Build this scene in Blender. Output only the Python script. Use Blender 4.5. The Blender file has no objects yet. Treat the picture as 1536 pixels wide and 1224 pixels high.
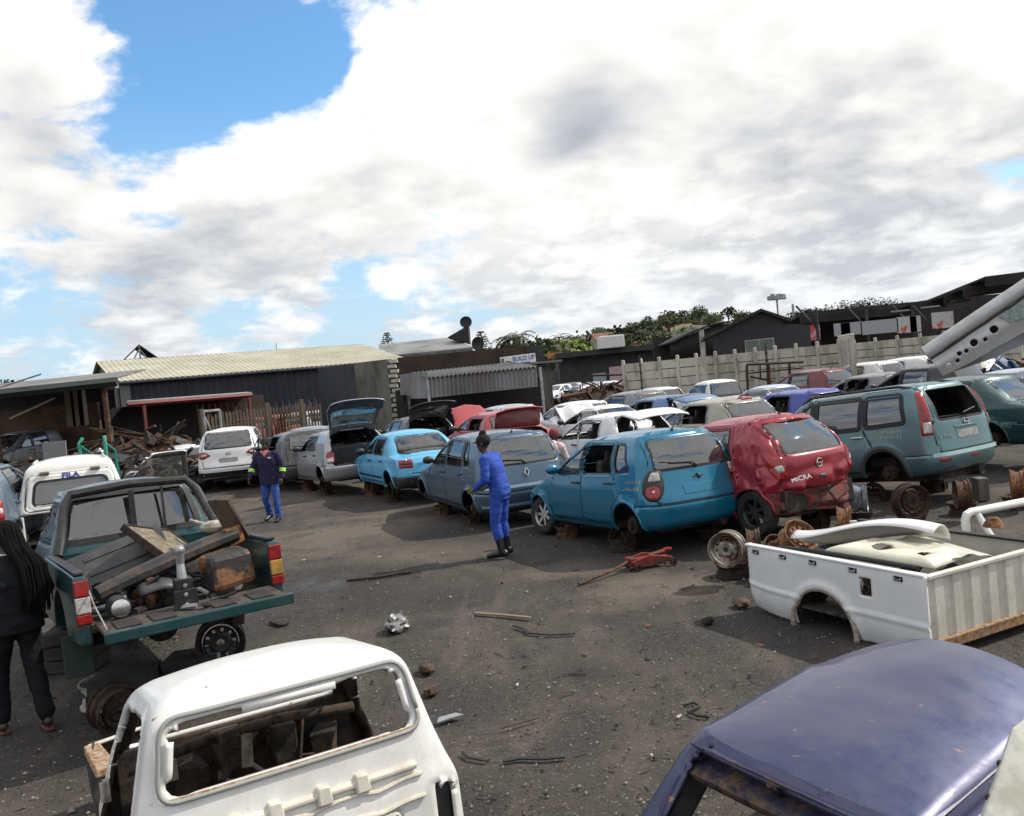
import bpy, math, random
import numpy as np
from mathutils import Vector, Matrix, noise
from mathutils.bvhtree import BVHTree
random.seed(7); RNG = np.random.default_rng(7)
S = bpy.context.scene; COL = S.collection
rad = math.radians
# ---------------------------------------------------------------- camera frame (1536 px wide photograph)
FPX, PITCH, ROLL, CAMH = 1350.0, math.atan(46/1350), .094, 2.5
cr_, sr_, cp_, sp_ = math.cos(ROLL), math.sin(ROLL), math.cos(PITCH), math.sin(PITCH)
def ray(px, py):
    a, b = (px-768)/FPX, (612-py)/FPX
    r = a*cr_ + b*sr_; u = -a*sr_ + b*cr_
    return Vector((r, cp_ + u*sp_, -sp_ + u*cp_))
def at(px, py, Y):
    d = ray(px, py); return Vector((0, 0, CAMH)) + d*(Y/d.y)
def gp(px, py, z=0):
    d = ray(px, py); return Vector((0, 0, CAMH)) + d*((z-CAMH)/d.z)
# ---------------------------------------------------------------- objects
def tag(o, label=None, cat=None, group=None, kind=None):
    if label: o['label'] = label
    if cat: o['category'] = cat
    if group: o['group'] = group
    if kind: o['kind'] = kind
    return o
def thing(name, label, cat, loc=(0, 0, 0), rz=0, group=None, rx=0, ry=0):
    o = bpy.data.objects.new(name, None); COL.objects.link(o)
    o.empty_display_size = .1
    o.location = loc; o.rotation_euler = (rx, ry, rz)
    return tag(o, label, cat, group)
def meshobj(name, V, F, mats, parent=None, smooth=True, mi=None, M=None):
    me = bpy.data.meshes.new(name)
    me.from_pydata([tuple(map(float, v)) for v in V], [], [tuple(map(int, f)) for f in F])
    for m in (mats if isinstance(mats, (list, tuple)) else [mats]): me.materials.append(m)
    if mi is not None: me.polygons.foreach_set('material_index', np.asarray(mi, dtype=np.int32))
    if smooth: me.polygons.foreach_set('use_smooth', np.ones(len(me.polygons), dtype=bool))
    me.update()
    o = bpy.data.objects.new(name, me); COL.objects.link(o)
    if parent: o.parent = parent
    if M is not None: o.matrix_local = M
    return o
def copy_tree(o, parent=None):
    c = o.copy(); COL.objects.link(c)
    if parent: c.parent = parent; c.matrix_parent_inverse = o.matrix_parent_inverse.copy()
    for ch in list(o.children): copy_tree(ch, c)
    return c
def sharp(o, ang=35):
    me = o.data
    me.update()
    E = {}
    for p in me.polygons:
        for ek in p.edge_keys: E.setdefault(ek, []).append(p.normal.copy())
    c = math.cos(rad(ang))
    at_ = me.attributes.get('sharp_edge') or me.attributes.new('sharp_edge', 'BOOLEAN', 'EDGE')
    at_.data.foreach_set('value', [ (len(E.get(tuple(sorted(e.vertices)), [])) == 2 and E[tuple(sorted(e.vertices))][0].dot(E[tuple(sorted(e.vertices))][1]) < c) for e in me.edges])
    return o
class MB:
    def __init__(s): s.v, s.f, s.m = [], [], []
    def add(s, V, F, mi=0, M=None):
        b = len(s.v)
        for v in V:
            v = Vector(v); s.v.append(M @ v if M is not None else v)
        for f in F: s.f.append([b+i for i in f]); s.m.append(mi)
        return s
    def box(s, c, d, rz=0, mi=0, M=None, rx=0, ry=0, tp=1.0, jit=0):
        x, y, z = d[0]/2, d[1]/2, d[2]/2
        V = [(-x, -y, -z), (x, -y, -z), (x, y, -z), (-x, y, -z), (-x*tp, -y*tp, z), (x*tp, -y*tp, z), (x*tp, y*tp, z), (-x*tp, y*tp, z)]
        R = Matrix.Translation(c) @ Matrix.Rotation(rz, 4, 'Z') @ Matrix.Rotation(ry, 4, 'Y') @ Matrix.Rotation(rx, 4, 'X')
        if jit: V = [(a+random.uniform(-jit, jit), b+random.uniform(-jit, jit), c_+random.uniform(-jit, jit)) for a, b, c_ in V]
        return s.add(V, [(0, 3, 2, 1), (4, 5, 6, 7), (0, 1, 5, 4), (1, 2, 6, 5), (2, 3, 7, 6), (3, 0, 4, 7)], mi, (M @ R) if M is not None else R)
    def tube(s, pts, r, n=8, mi=0, caps=True, M=None, flat=1.0):
        P = [Vector(p) for p in pts]; k = len(P)
        R = r if isinstance(r, (list, tuple)) else [r]*k
        V, F = [], []
        up = None
        for i in range(k):
            t = (P[min(i+1, k-1)]-P[max(i-1, 0)]).normalized()
            if up is None:
                up = Vector((0, 0, 1)) if abs(t.z) < .9 else Vector((1, 0, 0))
            a = up - t*up.dot(t)
            if a.length < 1e-4: a = t.orthogonal()
            a.normalize(); b = t.cross(a); up = a
            for j in range(n):
                th = 2*math.pi*j/n
                V.append(P[i] + (a*math.cos(th)*flat + b*math.sin(th))*R[i])
        for i in range(k-1):
            for j in range(n):
                F.append((i*n+j, i*n+(j+1) % n, (i+1)*n+(j+1) % n, (i+1)*n+j))
        if caps:
            F.append(tuple(range(n-1, -1, -1))); F.append(tuple((k-1)*n+j for j in range(n)))
        return s.add(V, F, mi, M)
    def lathe(s, prof, n=20, M=None, mi=0, close=False):
        V, F = [], []
        k = len(prof)
        for (r, z) in prof:
            for j in range(n):
                th = 2*math.pi*j/n; V.append((r*math.cos(th), r*math.sin(th), z))
        for i in range(k if close else k-1):
            for j in range(n):
                i2 = (i+1) % k
                F.append((i*n+j, i*n+(j+1) % n, i2*n+(j+1) % n, i2*n+j))
        return s.add(V, F, mi, M)
    def prism(s, poly, h0, h1, M=None, mi=0):
        n = len(poly)
        V = [(a, b, h0) for a, b in poly]+[(a, b, h1) for a, b in poly]
        F = [tuple(range(n-1, -1, -1)), tuple(range(n, 2*n))]+[(i, (i+1) % n, n+(i+1) % n, n+i) for i in range(n)]
        return s.add(V, F, mi, M)
    def sphere(s, c, r, n=10, mi=0, sc=(1, 1, 1), M=None):
        V, F = [], []
        for i in range(n+1):
            ph = math.pi*i/n
            for j in range(2*n):
                th = math.pi*j/n
                V.append((c[0]+r*sc[0]*math.sin(ph)*math.cos(th), c[1]+r*sc[1]*math.sin(ph)*math.sin(th), c[2]+r*sc[2]*math.cos(ph)))
        for i in range(n):
            for j in range(2*n):
                F.append((i*2*n+j, (i+1)*2*n+j, (i+1)*2*n+(j+1) % (2*n), i*2*n+(j+1) % (2*n)))
        return s.add(V, F, mi, M)
    def grid(s, fn, nu, nv, mi=0):
        V = [fn(i/nu, j/nv) for j in range(nv+1) for i in range(nu+1)]
        F = [(j*(nu+1)+i, j*(nu+1)+i+1, (j+1)*(nu+1)+i+1, (j+1)*(nu+1)+i) for j in range(nv) for i in range(nu)]
        return s.add(V, F, mi)
    def build(s, name, mats, parent=None, smooth=False, bevel=0, M=None, solid=0):
        o = meshobj(name, s.v, s.f, mats, parent, smooth, s.m, M)
        if solid:
            md = o.modifiers.new('solid', 'SOLIDIFY'); md.thickness = solid; md.offset = 0
        if bevel:
            md = o.modifiers.new('bev', 'BEVEL'); md.width = bevel; md.segments = 2; md.limit_method = 'ANGLE'; md.angle_limit = rad(40)
        if smooth: sharp(o)
        return o
def text(name, body, size, M, m, parent, ext=.002, shear=0, sx=1.0, bold=.012):
    cu = bpy.data.curves.new(name, 'FONT'); cu.body = body; cu.size = size; cu.extrude = ext; cu.align_x = 'CENTER'; cu.align_y = 'CENTER'; cu.shear = shear
    cu.offset = size*bold
    t = bpy.data.objects.new(name, cu); COL.objects.link(t)
    dg = bpy.context.evaluated_depsgraph_get(); me = bpy.data.meshes.new_from_object(t.evaluated_get(dg))
    bpy.data.objects.remove(t)
    me.materials.clear(); me.materials.append(m)
    o = bpy.data.objects.new(name, me); COL.objects.link(o); o.parent = parent
    o.matrix_local = M @ Matrix.Diagonal((sx, 1, 1, 1))
    return o
# ---------------------------------------------------------------- materials
MATS = {}
class NT:
    def __init__(s, m): s.t = m.node_tree; s.n = s.t.nodes; s.l = s.t.links
    def new(s, typ, **kw):
        n = s.n.new(typ)
        for k, v in kw.items():
            if k.startswith('_'): setattr(n, k[1:], v)
            else:
                key = int(k[1:]) if k[0] == 'i' and k[1:].isdigit() else k.replace('__', ' ')
                if hasattr(v, 'is_linked') or isinstance(v, bpy.types.NodeSocket): s.l.new(v, n.inputs[key])
                else: n.inputs[key].default_value = v
        return n
    def noise(s, vec, scale, detail=4, rough=.55, dist=0):
        return s.new('ShaderNodeTexNoise', Vector=vec, Scale=scale, Detail=detail, Roughness=rough, Distortion=dist).outputs['Fac']
    def ramp(s, fac, a, b, c0=0, c1=1):
        return s.new('ShaderNodeMapRange', Value=fac, From__Min=a, From__Max=b, To__Min=c0, To__Max=c1).outputs[0]
    def mix(s, fac, a, b):
        n = s.n.new('ShaderNodeMix'); n.data_type = 'RGBA'
        for i, v in ((0, fac), (6, a), (7, b)):
            if isinstance(v, bpy.types.NodeSocket): s.l.new(v, n.inputs[i])
            elif i == 0: n.inputs[i].default_value = v
            else: n.inputs[i].default_value = (*v[:3], 1)
        return n.outputs[2]
    def math(s, op, a, b=0, c=0):
        n = s.n.new('ShaderNodeMath'); n.operation = op
        for i, v in enumerate((a, b, c)):
            if isinstance(v, bpy.types.NodeSocket): s.l.new(v, n.inputs[i])
            else: n.inputs[i].default_value = v
        return n.outputs[0]
    def vmul(s, vec, sc):
        n = s.n.new('ShaderNodeMapping'); s.l.new(vec, n.inputs['Vector']); n.inputs['Scale'].default_value = sc
        return n.outputs[0]
def newmat(name):
    m = bpy.data.materials.new(name); m.use_nodes = True
    t = NT(m); b = t.n['Principled BSDF']
    return m, t, b
def setb(t, b, **kw):
    for k, v in kw.items():
        k = k.replace('__', ' ')
        if isinstance(v, bpy.types.NodeSocket): t.l.new(v, b.inputs[k])
        else: b.inputs[k].default_value = (*v, 1) if isinstance(v, tuple) and len(v) == 3 else v
def bump(t, b, h, strength=.3, dist=.02):
    n = t.new('ShaderNodeBump', Height=h, Strength=strength, Distance=dist)
    t.l.new(n.outputs[0], b.inputs['Normal'])
def mat(name, col, rough=.6, metal=0, col2=None, scale=4, lo=.45, hi=.6, spec=.5, bmp=0, bscale=30, coord='Object', detail=5, str_=(1, 1, 1)):
    if name in MATS: return MATS[name]
    m, t, b = newmat(name)
    setb(t, b, Roughness=rough, Metallic=metal)
    b.inputs['Specular IOR Level'].default_value = spec
    co = t.new('ShaderNodeTexCoord').outputs[coord]
    if str_ != (1, 1, 1): co = t.vmul(co, str_)
    if col2 is not None:
        f = t.ramp(t.noise(co, scale, detail, .6), lo, hi)
        setb(t, b, Base__Color=t.mix(f, col, col2))
    else: setb(t, b, Base__Color=col)
    if bmp: bump(t, b, t.noise(co, bscale, 5), bmp, .02)
    MATS[name] = m; return m
def paint(name, col, metal=.25, rough=.34, dust=.35, dustcol=(.22, .19, .16), coat=.5, scale=2.6, chips=None):
    if name in MATS: return MATS[name]
    if max(col) < .5: col = tuple(x*.82 for x in col); dust *= .62; dustcol = tuple(x*.7 for x in dustcol)
    m, t, b = newmat(name)
    co = t.new('ShaderNodeTexCoord').outputs['Object']
    n1 = t.noise(co, scale, 6, .65, .3); n2 = t.noise(co, scale*14, 4, .6); n3 = t.noise(t.vmul(co, (1, 1, .22)), scale*5, 4, .6)
    d = t.math('MULTIPLY', t.ramp(t.math('ADD', t.math('MULTIPLY', n1, .55), t.math('ADD', t.math('MULTIPLY', n2, .2), t.math('MULTIPLY', n3, .25))), .42, .68), dust)
    c = t.mix(t.ramp(n1, .35, .65, 0, .35), col, tuple(x*.72+.012 for x in col))
    c = t.mix(d, c, dustcol)
    sk = t.ramp(t.noise(co, 55, 3, .6), .64, .70); c = t.mix(t.math('MULTIPLY', sk, .35), c, dustcol)
    sc_ = t.ramp(t.noise(t.vmul(co, (1.5, 30, 30)), 1.5, 3, .5, .2), .68, .72); c = t.mix(t.math('MULTIPLY', sc_, .22), c, tuple(min(1, x*1.5+.06) for x in col))
    if chips:
        ch = t.ramp(t.noise(co, 9, 8, .7, .4), .655, .68); c = t.mix(ch, c, chips)
    setb(t, b, Base__Color=c, Roughness=t.math('ADD', t.math('MULTIPLY', d, .8), rough), Metallic=t.math('SUBTRACT', metal, t.math('MULTIPLY', d, metal)), Coat__Weight=t.math('SUBTRACT', coat, t.math('MULTIPLY', d, coat)), Coat__Roughness=.09)
    bump(t, b, t.noise(co, 3.5, 2), .10, .03)
    MATS[name] = m; return m
def sheet(name, col, col2, rst=(.16, .075, .035), amt=.6, rough=.6, metal=.1):
    if name in MATS: return MATS[name]
    m, t, b = newmat(name); co = t.new('ShaderNodeTexCoord').outputs['Object']
    c = t.mix(t.ramp(t.noise(co, .5, 6, .6), .38, .62), col, col2)
    st = t.math('MULTIPLY', t.ramp(t.noise(t.vmul(co, (3.2, 3.2, .18)), 1.0, 6, .65), .52, .72), t.ramp(t.noise(co, .35, 4, .6), .40, .62))
    c = t.mix(t.math('MULTIPLY', st, amt), c, rst); c = t.mix(t.math('MULTIPLY', t.ramp(t.noise(t.vmul(co, (5, 5, .12)), 1.0, 4), .55, .7), .4), c, tuple(x*.45 for x in col))
    setb(t, b, Base__Color=c, Roughness=rough, Metallic=metal); MATS[name] = m; return m
def rust(name, a=(.05, .03, .022), c=(.24, .11, .05), e=(.015, .012, .01), scale=6):
    if name in MATS: return MATS[name]
    m, t, b = newmat(name)
    co = t.new('ShaderNodeTexCoord').outputs['Object']
    n1 = t.noise(co, scale, 7, .68); n2 = t.noise(co, scale*3.2, 6, .6, .5)
    cc = t.mix(t.ramp(n1, .4, .62), a, c); cc = t.mix(t.ramp(n2, .48, .66), cc, e)
    setb(t, b, Base__Color=cc, Roughness=.82, Metallic=.15)
    bump(t, b, n2, .5, .01)
    MATS[name] = m; return m
def glass(name, tint=(.28, .34, .34), dust=.08, refl=1.0):
    if name in MATS: return MATS[name]
    m, t, b = newmat(name); t.n.remove(b)
    out = t.n['Material Output']
    co = t.new('ShaderNodeTexCoord').outputs['Object']
    tr = t.new('ShaderNodeBsdfTransparent', Color=(*tint, 1)); gl = t.new('ShaderNodeBsdfGlossy', Color=(.95*refl, .97*refl, refl, 1), Roughness=.03)
    df = t.new('ShaderNodeBsdfDiffuse', Color=(.27, .27, .26, 1))
    fr = t.new('ShaderNodeFresnel', IOR=2.3)
    bm = t.new('ShaderNodeBump', Height=t.noise(co, 2.2, 2), Strength=.035, Distance=.03)
    t.l.new(bm.outputs[0], gl.inputs['Normal']); t.l.new(bm.outputs[0], fr.inputs['Normal'])
    mx = t.new('ShaderNodeMixShader', i0=fr.outputs[0], i1=tr.outputs[0], i2=gl.outputs[0])
    dd = t.math('MULTIPLY', t.ramp(t.noise(co, 3, 6, .65), .35, .75), dust*2)
    m2 = t.new('ShaderNodeMixShader', i0=dd, i1=mx.outputs[0], i2=df.outputs[0])
    t.l.new(m2.outputs[0], out.inputs['Surface'])
    MATS[name] = m; return m
BLACK = mat('black_plastic', (.012, .012, .013), .5, col2=(.03, .03, .03), scale=8)
RUBBER = mat('rubber_seal', (.008, .008, .009), .6)
DARK = mat('dark_interior', (.014, .013, .013), .85, col2=(.03, .027, .025), scale=5)
UNDER = rust('underbody_grime', (.018, .015, .013), (.05, .035, .025), (.006, .006, .006), 5)
SEATM = mat('seat_cloth', (.035, .035, .038), .9, col2=(.06, .058, .055), scale=12, bmp=.2, bscale=200)
CHROME = mat('bright_metal', (.6, .6, .6), .25, 1)
ALLOY = mat('alloy', (.42, .43, .44), .38, .9, col2=(.25, .24, .23), scale=7)
STEEL = mat('galvanised_steel', (.35, .36, .37), .5, .6, col2=(.22, .22, .22), scale=4)
RUST = rust('rust', (.038, .023, .017), (.17, .075, .035), (.011, .009, .008)); RUSTO = rust('orange_rust', (.11, .048, .022), (.30, .135, .055), (.03, .018, .014), 7)
RUSTD = rust('dark_rust', (.020, .014, .011), (.075, .036, .02), (.007, .006, .006), 7)
GLASS = glass('car_glass'); GLASSD = glass('dark_tinted_glass', (.10, .11, .12), .10); GLASSG = glass('green_glass', (.5, .62, .58), .14)
REDL = mat('red_lens', (.30, .008, .008), .2, spec=.7, col2=(.17, .007, .007), scale=16)
WHTL = mat('clear_lens', (.50, .48, .46), .15, spec=.7, col2=(.30, .28, .27), scale=20)
AMBL = mat('amber_lens', (.40, .23, .05), .3, spec=.6, col2=(.26, .16, .04), scale=12)
PLATE = mat('number_plate', (.30, .30, .29), .5, col2=(.18, .18, .18), scale=18)
YMARK = mat('yellow_marker', (.55, .36, .10), .8)
PRIMER = mat('inner_panel', (.05, .05, .052), .75, col2=(.09, .085, .08), scale=4)
# ---------------------------------------------------------------- car bodies: lofted shells cut into panels
def chaikin(p, n=2, closed=True):
    p = [np.array(q, float) for q in p]
    for _ in range(n):
        o = []; k = len(p)
        for i in range(k if closed else k-1):
            a, b = p[i], p[(i+1) % k]; o += [a*.75+b*.25, a*.25+b*.75]
        if not closed: o = [p[0]]+o+[p[-1]]
        p = o
    return np.array(p)
def rnd(poly, r=.05, seg=4):
    P = [np.array(q, float) for q in poly]; out = []; k = len(P)
    for i in range(k):
        a, b, c = P[i-1], P[i], P[(i+1) % k]
        la, lc = np.linalg.norm(a-b), np.linalg.norm(c-b); rr = min(r, la*.45, lc*.45)
        p0, p1 = b+(a-b)/la*rr, b+(c-b)/lc*rr
        for j in range(seg+1):
            t = j/seg; out.append((1-t)**2*p0+2*t*(1-t)*b+t*t*p1)
    return np.array(out)
def circ(cx, cz, r, n=28): return np.array([(cx+r*math.cos(2*math.pi*i/n), cz+r*math.sin(2*math.pi*i/n)) for i in range(n)])
def inpoly(P, poly):
    x, y = P[:, 0], P[:, 1]; c = np.zeros(len(P), bool)
    for i in range(len(poly)):
        (x1, y1), (x2, y2) = poly[i], poly[i-1]
        if y1 == y2: continue
        c ^= ((y1 > y) != (y2 > y)) & (x < (x2-x1)*(y-y1)/(y2-y1)+x1)
    return c
PJ = {'L': ((0, 2), 1, 1), 'R': ((0, 2), 1, -1), 'B': ((1, 2), 0, -1), 'F': ((1, 2), 0, 1), 'T': ((0, 1), 2, 1)}
class Shell:
    def __init__(s, K, n=3.0, na=14, ns=64, step=.032, crown=.035, tf=.07, tr=.04, k=14, wheels=(), R=.32, smooth=3, dent=None, bulge=0):
        K = np.array(K, float); rows = []
        if bulge:
            a, b = K[-3], K[-2]; m = (a+b)/2; m[3] += bulge; m[0] -= bulge*1.1; m[5] += bulge*.7; K = np.vstack([K[:-2], m, K[-2:]])
        for i in range(len(K)-1):
            a, b = K[i], K[i+1]
            ln = max(math.hypot(a[0]-b[0], a[1]-b[1]), math.hypot(a[3]-b[3], a[2]-b[2]), .55*math.hypot(a[5]-b[5], a[6]-b[6]))
            m = max(2, int(round(ln/step)))
            for j in range(m): rows.append(a+(b-a)*j/m)
        rows.append(K[-1]); rows = np.array(rows)
        for _ in range(smooth):
            q = rows.copy(); q[1:-1] = .25*rows[:-2]+.5*rows[1:-1]+.25*rows[2:]; rows = q
        e = 2/n; A = np.linspace(0, math.pi/2, na+1)
        XR, XF = K[:, 0].min(), K[:, 5].max()
        half = []
        for r in rows:
            Rx, Rz, Szr, Sy, Szf, Fx, Fz, cr, cf = r[:9]
            sa, ca = np.sin(A)**e, np.cos(A)**e; ca[-1] = 0
            bl = np.sin(A)**1.8
            x = np.concatenate([Rx+cr*(1-ca), np.linspace(Rx+cr, Fx-cf, ns+1)[1:-1], (Fx-cf*(1-ca))[::-1]])
            y = np.concatenate([Sy*sa, np.full(ns-1, Sy), (Sy*sa)[::-1]])
            u = np.linspace(0, 1, ns+1)[1:-1]
            z = np.concatenate([Rz+(Szr-Rz)*bl, Szr+(Szf-Szr)*u, (Fz+(Szf-Fz)*bl)[::-1]])
            y = y*(1-tf*np.clip((x-.2)/(XF-.2), 0, 1)**2-tr*np.clip((-.3-x)/(-.3-XR), 0, 1)**2)
            half.append(np.stack([x, y, z], 1))
        half = np.array(half); nv, T = half.shape[:2]
        for wx, wz in wheels:
            d = np.hypot(half[:, :, 0]-wx, half[:, :, 2]-wz); sel = slice(na-2, T-na+2)
            half[:, sel, 1] += (.022*np.exp(-((d-R-.01)/.06)**2))[:, sel]
        full = np.concatenate([half, half[:, T-2:0:-1]*np.array([1, -1, 1])], 1); M = full.shape[1]
        V = full.reshape(-1, 3).tolist(); F = []
        for i in range(nv-1):
            for j in range(M):
                F.append((i*M+j, (i+1)*M+j, (i+1)*M+(j+1) % M, i*M+(j+1) % M))
        b = (nv-1)*M; top = half[-1]
        grid = np.zeros((T, k+1), int)
        for t in range(T):
            for j in range(k+1):
                if t in (0, T-1) or j == 0: grid[t, j] = b+t
                elif j == k: grid[t, j] = b+(M-t)
                else:
                    u = 2*(top[t, 0]-top[0, 0])/(top[-1, 0]-top[0, 0])-1; q = 1-2*j/k
                    zc = top[t, 2]; hh = 1-abs(u)**3
                    ze = top[0, 2]+(top[-1, 2]-top[0, 2])*(u+1)/2+crown*hh
                    z = zc+(ze-zc)*(1-abs(q)**2.6)
                    grid[t, j] = len(V); V.append([top[t, 0], top[t, 1]*q, z])
        for t in range(T-1):
            for j in range(k):
                f = [grid[t, j], grid[t, j+1], grid[t+1, j+1], grid[t+1, j]]
                g = [f[i] for i in range(4) if f[i] != f[i-1]]
                if len(set(g)) >= 3: F.append(tuple(dict.fromkeys(g)))
        s.V = np.array(V); s.F = F
        if dent: s.V = dent(s.V)
        s.FA = np.array([f if len(f) == 4 else (*f, f[-1]) for f in F])
        s._norm()
        if (s.fn*(s.fc-s.V.mean(0))).sum() < 0:
            s.F = [f[::-1] for f in s.F]; s.FA = s.FA[:, ::-1]; s._norm()
        s.vn = np.zeros_like(s.V)
        for c in range(4): np.add.at(s.vn, s.FA[:, c], s.fn)
        s.vn /= np.linalg.norm(s.vn, axis=1)[:, None]+1e-9
        s.bvh = BVHTree.FromPolygons([tuple(v) for v in s.V], s.F)
        s.lab = np.full(len(F), -1); s.keys = []; s.lock = np.zeros(len(s.V), bool)
    def _norm(s):
        P = s.V[s.FA]; n = np.cross(P[:, 2]-P[:, 0], P[:, 3]-P[:, 1]); s.fn = n/(np.linalg.norm(n, axis=1)[:, None]+1e-12); s.fc = P.mean(1)
    def region(s, key, pj, poly, nth=.35, snap=.026, only=None):
        poly = np.array(poly, float)
        if pj == 'LR':
            s.region(key+'|L', 'L', poly, nth, snap, only); s.region(key+'|R', 'R', poly, nth, snap, only); return
        (a, b), ax, sg = PJ[pj]
        if key not in s.keys: s.keys.append(key)
        kid = s.keys.index(key)
        idx = np.where((s.vn[:, ax]*sg > nth-.1) & ~s.lock)[0]
        P = s.V[idx][:, [a, b]]
        lo, hi = poly.min(0)-.05, poly.max(0)+.05
        ok = np.all((P > lo) & (P < hi), 1); idx = idx[ok]; P = P[ok]
        if snap and len(idx):
            A_, B_ = poly, np.roll(poly, -1, 0); d = B_-A_; l2 = (d**2).sum(1)+1e-12
            t = np.clip(((P[:, None]-A_)*d).sum(2)/l2, 0, 1); Q = A_+t[..., None]*d
            D = np.linalg.norm(Q-P[:, None], axis=2); m = D.argmin(1); dist = D[np.arange(len(P)), m]
            mv = dist < snap; qq = Q[np.arange(len(P)), m]
            s.V[idx[mv], a] = qq[mv, 0]; s.V[idx[mv], b] = qq[mv, 1]; s.lock[idx[mv]] = True
        s._norm()
        f = (s.fn[:, ax]*sg > nth) & ((s.fc[:, ax]*sg > s.V[:, ax].mean()*sg) | (ax == 2)) & inpoly(s.fc[:, [a, b]], poly)
        if only is not None: f &= np.isin(s.lab, [s.keys.index(o) if o != '' else -1 for o in only])
        s.lab[f] = kid
    def piece(s, key, name, mats, parent, inset=0, M=None, solid=0, pull=None, hole=False):
        kid = s.keys.index(key) if key else -1
        ids = np.where(s.lab == kid)[0]
        if not len(ids): return None
        us = np.unique(s.FA[ids]); mp = {u: i for i, u in enumerate(us)}
        V = s.V[us]
        if inset: V = V-s.vn[us]*inset
        if pull is not None: V = pull(V)
        o = meshobj(name, V, [tuple(mp[v] for v in s.F[i]) for i in ids], mats, parent, True)
        if M is not None: o.matrix_local = M
        if solid:
            md = o.modifiers.new('thick', 'SOLIDIFY'); md.thickness = solid; md.offset = -1; md.use_rim = True
            if len(o.data.materials) > 1: md.material_offset = 1; md.material_offset_rim = 0
        return o
    # projections along a horizontal direction phi: 0 = seen from behind, 90 = from the left, -90 = from the right, 180 = from the front
    def proj(s, u, z, phi, off=0):
        c, q = math.cos(rad(phi)), math.sin(rad(phi))
        d = Vector((c, -q, 0)); o = Vector((u*q, u*c, z))-d*6
        p, n, i, _ = s.bvh.ray_cast(o, d)
        if p is None: return None
        if n.dot(d) > 0: n = -n
        return p+n*off, n
    def top(s, x, y, off=0):
        p, n, i, _ = s.bvh.ray_cast(Vector((x, y, 5)), Vector((0, 0, -1)))
        return (p+n*off, n) if p else None
    def ribbon(s, mb, pts, w, phi, off=.003, closed=False, mi=0, dens=.05, top=False):
        Q = [np.array(p, float) for p in pts]
        if closed: Q.append(Q[0])
        D = []
        for a, b in zip(Q[:-1], Q[1:]):
            m = max(1, int(np.linalg.norm(b-a)/dens)); D += [a+(b-a)*i/m for i in range(m)]
        D.append(Q[-1])
        H = [(s.top(d[0], d[1]) if top else s.proj(d[0], d[1], phi)) for d in D]
        prev = None; V = []; F = []
        for i, h in enumerate(H):
            if h is None: prev = None; continue
            j0, j1 = max(i-1, 0), min(i+1, len(H)-1)
            if H[j0] is None: j0 = i
            if H[j1] is None: j1 = i
            t = H[j1][0]-H[j0][0]
            if t.length < 1e-6: prev = None; continue
            sd = h[1].cross(t).normalized()
            V += [h[0]+sd*w/2+h[1]*off, h[0]-sd*w/2+h[1]*off]
            if prev is not None and (H[i][0]-H[i-1][0]).length < .25: F.append((prev, prev+1, len(V)-1, len(V)-2))
            prev = len(V)-2
        mb.add(V, F, mi)
    def patch(s, mb, poly, phi, bulge=.012, off=.003, mi=0, skirt=.01):
        P = [np.array(p, float) for p in poly]; n0 = len(P); D = []
        for i in range(n0):
            a, b = P[i], P[(i+1) % n0]; m = max(1, int(np.linalg.norm(b-a)/.03)); D += [a+(b-a)*j/m for j in range(m)]
        c = np.mean(D, 0); n = len(D); V = []; F = []
        lv = [(1, -skirt), (1, off), (.93, off+bulge*.5), (.7, off+bulge*.85), (.35, off+bulge)]
        for sc, of in lv:
            for d in D:
                q = c+(d-c)*sc; h = s.proj(q[0], q[1], phi, of)
                if h is None: return None
                V.append(h[0])
        h = s.proj(c[0], c[1], phi, off+bulge); V.append(h[0])
        for r in range(len(lv)-1):
            for j in range(n): F.append((r*n+j, r*n+(j+1) % n, (r+1)*n+(j+1) % n, (r+1)*n+j))
        b = (len(lv)-1)*n
        for j in range(n): F.append((b+j, b+(j+1) % n, len(V)-1))
        fl = 1 if (V[F[0][1]]-V[F[0][0]]).cross(V[n]-V[0]).dot(s.proj(c[0], c[1], phi)[1]) >= 0 else 0
        mb.add(V, F if fl else [f[::-1] for f in F], mi)
        return s.proj(c[0], c[1], phi, off+bulge)
def au(x, y, phi): return x*math.sin(rad(phi))+y*math.cos(rad(phi))
def hinge(p, axis, ang): return Matrix.Translation(p) @ Matrix.Rotation(rad(ang), 4, axis) @ Matrix.Translation(-Vector(p))
DEF = dict(L=3.9, W=1.68, H=1.49, wb=2.48, ro=.62, cowl=.98, wt=.02, b0=.93, b1=.97, rb=.10, rr=.40, kind='hatch', R=.325, zw=.30, bx=-.16, cx=-1.02, cx2=-.92, qx=None, ztop=.115,
           tw0=.60, tw1=.47, td=.62, tz=.90, n=2.8, crown=.05, nose=.66, bulge=.032, zb=.62, step=.034, ns=84, tum=.21, sill=.22)
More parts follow.
